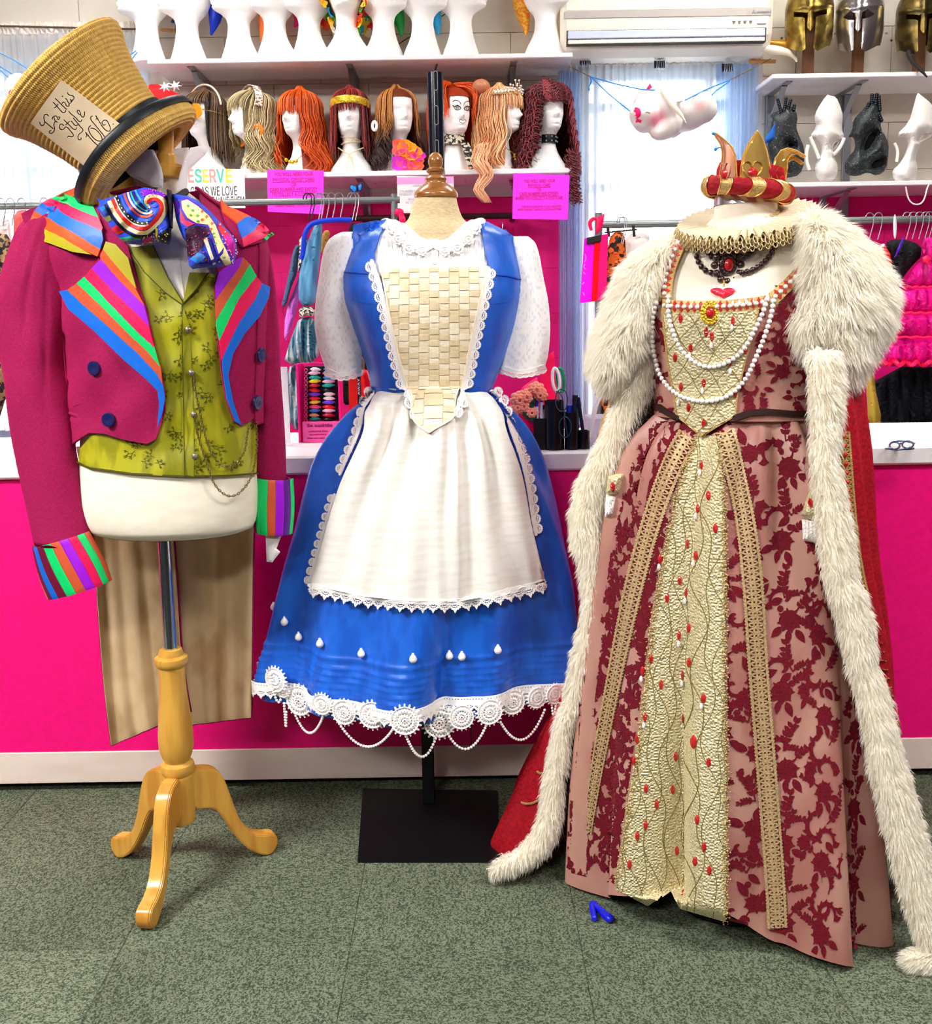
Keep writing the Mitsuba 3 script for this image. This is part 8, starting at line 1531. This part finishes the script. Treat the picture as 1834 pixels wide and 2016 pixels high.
# ---------------------------------------------------------------- things on the counter
def cp(px, py): return PZ(px, py, cz_t)
mat('display_pink', '#ff1f8f', .35); mat('card_pink', '#ff5fb0', .5); mat('card_text', '#8a0a5a', .6)
k = thing('hair_clip_display', 'pink display box of hair clips standing on the counter beside the blue skirt', 'display box')
D = cp(610, 872)[1] + .02; z0 = cz_t
bx = lambda x0, x1, y0, y1, d0, d1: box(P(x0, 800, D)[0], P(x1, 800, D)[0], D + d0, D + d1, max(P(600, y1, D)[2], z0), P(600, y0, D)[2], .001)
obj('back_board', bx(588, 672, 716, 872, .05, .055), 'display_pink', k, smooth=False); obj('side', bx(586, 591, 716, 872, -.01, .055), 'display_pink', k, smooth=False); obj('side', bx(667, 672, 716, 872, -.01, .055), 'display_pink', k, smooth=False); obj('backing', bx(600, 664, 722, 830, .03, .034), 'leather_black', k, smooth=False)
rr_ = np.random.default_rng(8); cols = ['#18b09a', '#e81a2a', '#f2f0f0', '#2f7fd0', '#f0e02a', '#101014', '#f2c8dc', '#6a3ad8', '#d8a27a', '#ff4a8a', '#c81a3a', '#efe9e0']
for i in range(13):
    y = 727 + i * 8.2
    for x0, x1 in ((607, 632), (634, 660)):
        c = cols[(i * 5 + (3 if x0 > 620 else 0) + rr_.integers(0, 3)) % 12]; m = mat('clip_' + c[1:], c, .4); a, b = P(x0 + rr_.uniform(0, 4), y, D + .015), P(x1 - rr_.uniform(0, 4), y + rr_.uniform(-2, 2), D + .012)
        obj('hair_clip', tube(np.array([a, a * .7 + b * .3 + [0, -.006, .001], a * .3 + b * .7 + [0, -.006, .001], b]), [.002, .0062, .0062, .002], 8, 12), m, k)
    obj('coil', tube(P(602 + 3 * np.cos(np.linspace(0, 6.28, 14)), y + 2 + 3.2 * np.sin(np.linspace(0, 6.28, 14)), D + .01), .0012, 5), 'card_pink', k)
ck_ = obj('leaflet', bx(596, 668, 829, 870, -.02, -.017), 'card_pink', k, smooth=False, label='pink leaflet reading the wardrobe')
write_fit(ck_, [('the wardrobe', 604, 654, 841, 6.5, True), ('costume hire', 607, 645, 851, 3.4, True), ('accessories', 609, 642, 857, 3.0, True), ('hire and sale', 605, 640, 864, 3.0, True)], D - .021, 'card_text')
k = thing('box', 'red box with white lettering on its black side, on the counter behind the blue skirt', 'box'); D = 3.02
obj('carton', box(P(687, 800, D)[0], P(706, 800, D)[0], D, D + .06, z0, P(690, 728, D)[2], .001), 'red_cloth', k, smooth=False); obj('side_panel', box(P(704.5, 800, D)[0], P(710, 800, D)[0], D - .002, D + .06, z0, P(690, 732, D)[2]), 'black_cloth', k, smooth=False)
t = meshkit.text_mesh('AWAY', .012, .001, True); v = t.vertices; o = P(708.5, 778, D); obj('lettering', tri(np.stack([o[0] - v[:, 1] * .5, o[1] - .003 - v[:, 2], o[2] + v[:, 0]], 1), t.faces), 'paper', k, smooth=False)
solo('turned_finial', 'brown turned wooden finial behind the red box on the counter', 'knob', lathe([(.002, 0), (.024, 0), (.025, .03), (.02, .045), (.01, .05), (.016, .058), (.013, .07), (.001, .074)], 24, at=P(702, 731, D + .12) * [1, 1, 0] + [0, 0, P(702, 731, D + .12)[2]]), 'wood_dark')
solo('knob_post', 'dark post carrying the brown wooden finial on the counter', 'post', tube([P(702, 731, D + .12), [*P(702, 731, D + .12)[:2], z0]], .01, 10), 'wood_dark')
solo('red_pouch', 'glossy red pouch standing on the counter beside the blue bodice', 'pouch', inflate([(710, 735), (716, 727), (724, 729), (732, 760), (726, 800), (712, 800)], 3.0, .02, res=4), 'acrylic_red')
for i, (x, y) in enumerate(((674, 798), (682, 800))): solo('paper_cup', f'small white paper cup by the pink display, {"left" if i == 0 else "right"} of the two', 'cup', lathe([(.012, 0), (.016, .045), (.0145, .045), (.011, .003), (.001, .003)], 20, at=[*P(x, 860, 2.98)[:2], z0]), 'paper')
solo('narrow_board', 'narrow white board standing on the counter left of the pink display', 'board', trimesh.convex.convex_hull(np.vstack([Pw([(541, 722), (565, 722), (572, 872), (544, 872)], d) for d in (3.0, 3.012)])), 'laminate_white', smooth=False)
mat('yellow_tape', '#d6d21a', .5); a, b = cp(-20, 862), cp(165, 856); solo('yellow_ruler', 'yellow measuring ruler lying on the counter behind the burgundy coat', 'ruler', box(-1.3, b[0], a[1], a[1] + .03, cz_t, cz_t + .006, .001), 'yellow_tape', smooth=False)
mat('cup_black', '#0b0d12', .3)
def cup(x0, x1, yt, yb, label, sq=False):
    k = thing('pen_cup', label, 'pen cup'); c = cp((x0 + x1) / 2, yb); r_ = (P(x1, 850, c[1])[0] - P(x0, 850, c[1])[0]) / 2; c[1] += r_; h = P((x0 + x1) / 2, yt, c[1])[2] - cz_t
    obj('body', lathe([(r_ - .003, .004), (r_ - .003, h), (r_, h), (r_, 0), (.001, 0)][::-1], 4 if sq else 32, at=c) if not sq else join([box(c[0] - r_, c[0] + r_, c[1] - r_, c[1] - r_ + .003, cz_t, cz_t + h), box(c[0] - r_, c[0] + r_, c[1] + r_ - .003, c[1] + r_, cz_t, cz_t + h), box(c[0] - r_, c[0] - r_ + .003, c[1] - r_, c[1] + r_, cz_t, cz_t + h), box(c[0] + r_ - .003, c[0] + r_, c[1] - r_, c[1] + r_, cz_t, cz_t + h), box(c[0] - r_, c[0] + r_, c[1] - r_, c[1] + r_, cz_t, cz_t + .003)]), 'cup_black', k, smooth=40); return c, r_, h
c1 = cup(1051, 1073, 823, 886, 'square black pen box of blue pens, leftmost beside the blue skirt', True); c2 = cup(1073, 1112, 788, 887, 'tallest black pen cup holding the scissors'); c3 = cup(1112, 1141, 811, 886, 'middle black pen cup holding black markers'); c4 = cup(1140, 1162, 847, 885, 'smallest black pen cup, rightmost, holding a white pen')
mat('pen_blue', '#1a2fb0', .3); mat('pen_navy', '#0f1a3a', .35); mat('pen_clear', '#c4cbe0', .2); mat('marker_green', '#0a8a5a', .4)
def pen(a, b, D, m, r_, label, cap=None, capm=None):
    k = thing('pen', label, 'pen'); p, q = P(*a, D), P(*b, D); obj('barrel', tube([p, q], r_, 10), m, k)
    if cap: obj('cap', tube([q, q + (q - p) / np.linalg.norm(q - p) * cap], r_ * 1.15, 10), capm or m, k)
for i, (x, lab) in enumerate(((1057, 'first'), (1066, 'second'))): pen((x, 870), (x - 1, 800 if i == 0 else 792), c1[0][1], 'pen_clear', .0045, f'clear barrelled blue ballpoint pen, {lab} in the square pen box', .03, 'pen_blue')
pen((1070, 870), (1068, 806), c1[0][1] + .005, 'pen_clear', .004, 'short clear pen at the right of the square pen box', .012, 'pen_navy')
pen((1127, 870), (1131, 792), c3[0][1], 'pen_navy', .007, 'thick black marker in the middle pen cup', .02, 'leather_black'); pen((1132, 870), (1136, 806), c3[0][1] + .01, 'marker_green', .005, 'green pen in the middle pen cup', .014); pen((1118, 870), (1120, 806), c3[0][1] + .008, 'pen_blue', .008, 'blue highlighter in the middle pen cup', .012)
pen((1151, 875), (1140, 800), c4[0][1], 'pen_navy', .005, 'dark blue pen leaning left in the smallest pen cup', .025); pen((1154, 876), (1174, 792), c4[0][1], 'paper', .007, 'white pen leaning right in the smallest pen cup', .018)
k = thing('scissors', 'scissors with white and green handles in the tallest pen cup', 'scissors'); D = c2[0][1]
for dx, m in ((0, 'paper'), (9, 'marker_green')):
    a = np.linspace(0, 2 * np.pi, 30, endpoint=False); obj('handle', tube(P(1094 + dx + 7 * np.cos(a) - 1.5 * np.sin(a), 748 - 23 * np.sin(a) + 2 * np.cos(a), D + dx * .0008), .0045, 8, close=True), m, k)
obj('blade', obox(P(1096, 770, D), P(1090, 850, D), .010, .003), 'wire_steel', k, smooth=False); obj('blade', obox(P(1100, 770, D + .004), P(1096, 850, D + .004), .010, .003), 'wire_steel', k, smooth=False)
mat('glasses_frame', '#3a5068', .3, .4)
def spectacles(label, pts_list, r_=.0016):
    k = thing('eyeglasses', label, 'glasses')
    for nm, pts, cl in pts_list: obj(nm, tube(pts, r_, 6, None if cl else 20, cl), 'glasses_frame', k)
    return k
a = np.linspace(0, 2 * np.pi, 26, endpoint=False); D = c2[0][1] - .03
spectacles('eyeglasses hanging over the front of the pen cups', [('rim', P(1105 + 12 * np.cos(a), 788 + 22 * np.sin(a), D), True), ('rim', P(1112 + 12 * np.cos(a), 841 + 20 * np.sin(a), D), True), ('bridge', P(np.array([1109, 1112, 1112]), np.array([810, 814, 821]), np.full(3, D)), False), ('temple', P(np.array([1094, 1102, 1108]), np.array([770, 775, 790]), np.full(3, D + .01)), False), ('temple', P(np.array([1112, 1114, 1117]), np.array([825, 840, 860]), np.full(3, D + .008)), False)])
solo('hot_pink_folder', 'hot pink folder with black edge standing behind the scissors', 'folder', inflate([(1060, 752), (1078, 700), (1090, 690), (1096, 760), (1100, 880), (1066, 880)], 3.02, .006, res=5), 'ribbon_pink')
k = thing('bouquet', 'bouquet of peach flowers in hot pink paper on the counter by the blue skirt', 'bouquet'); D = c1[0][1] + .04
obj('wrapper', inflate([(1000, 800), (1030, 760), (1056, 742), (1066, 770), (1064, 842), (1050, 884), (1010, 860), (985, 830)], D, .03, res=5), 'ribbon_pink', k)
mat('leaf_green', '#1c3a20', .6)
for (x, y, r_) in ((1022, 788, .026), (1036, 782, .024), (1030, 800, .022), (1018, 802, .02), (1046, 812, .02), (1055, 768, .024), (1062, 778, .022)):
    c = P(x, y, D - .04); vv = []
    for ring in range(3):
        for j in range(8): aa = j * .785 + ring * .4; q = r_ * (1 - ring * .28); vv.append(trimesh.creation.icosphere(1)); vv[-1].apply_scale([q * .42, q * .2, q * .34]); vv[-1].apply_translation(c + np.array([q * .7 * math.cos(aa), -.008 * ring, q * .7 * math.sin(aa)]))
    obj('blossom', join(vv), 'petal_peach' if 'petal_peach' in scene else mat('petal_peach', '#f79a82', .6), k, smooth=True)
for x, y in ((1044, 800), (1048, 790), (1040, 818), (1050, 822), (1034, 812)): obj('leaf', ball(P(x, y, D - .045), .014, 2, (.7, .25, 1)), 'leaf_green', k)
scene['frosted'] = {'type': 'principledthin', 'base_color': rgb('#e8e6f4'), 'roughness': .4, 'spec_trans': .5, 'diff_trans': .8, 'eta': 1.3}
c = cp(1176, 880); solo('plastic_box', 'frosted clear plastic box on the counter between the pen cups and the fur border', 'plastic box', box(c[0] - .028, c[0] + .05, c[1], c[1] + .1, cz_t, P(1176, 822, c[1])[2], .004), 'frosted', smooth=False)
for i in range(3):
    q = [cp(1752 + i * 6, 868 - i * 2), cp(1850, 878 - i), cp(1870, 862 - i * 1.5), cp(1760 + i * 8, 861 - i)]; v = np.array([[*p[:2], cz_t + .0006 + i * .0008 + e] for p in q for e in (0, .0005)]); solo('paper_sheet', f'white paper sheet on the counter at the right edge, {("lowest", "middle", "topmost")[i]} of three', 'paper', trimesh.convex.convex_hull(v), 'paper', smooth=False)
c = cp(1770, 884); zz_ = cz_t + .004
E = lambda x, y, e=0: [*cp(x, y)[:2], zz_ + e]
spectacles('folded dark eyeglasses lying on the counter beside the red robe', [('rim', np.array([E(1760 + 10 * math.cos(t), 884 + 5 * math.sin(t), .002 + .003 * (1 - math.sin(t))) for t in a]), True), ('rim', np.array([E(1786 + 11 * math.cos(t), 882 + 5 * math.sin(t), .002 + .003 * (1 - math.sin(t))) for t in a]), True), ('bridge', np.array([E(1770, 881, .004), E(1773, 879, .005), E(1776, 880, .004)]), False), ('temple', np.array([E(1742, 886), E(1770, 888), E(1798, 886)]), False), ('temple', np.array([E(1750, 880), E(1775, 874, .004), E(1800, 876)]), False)], .0024)
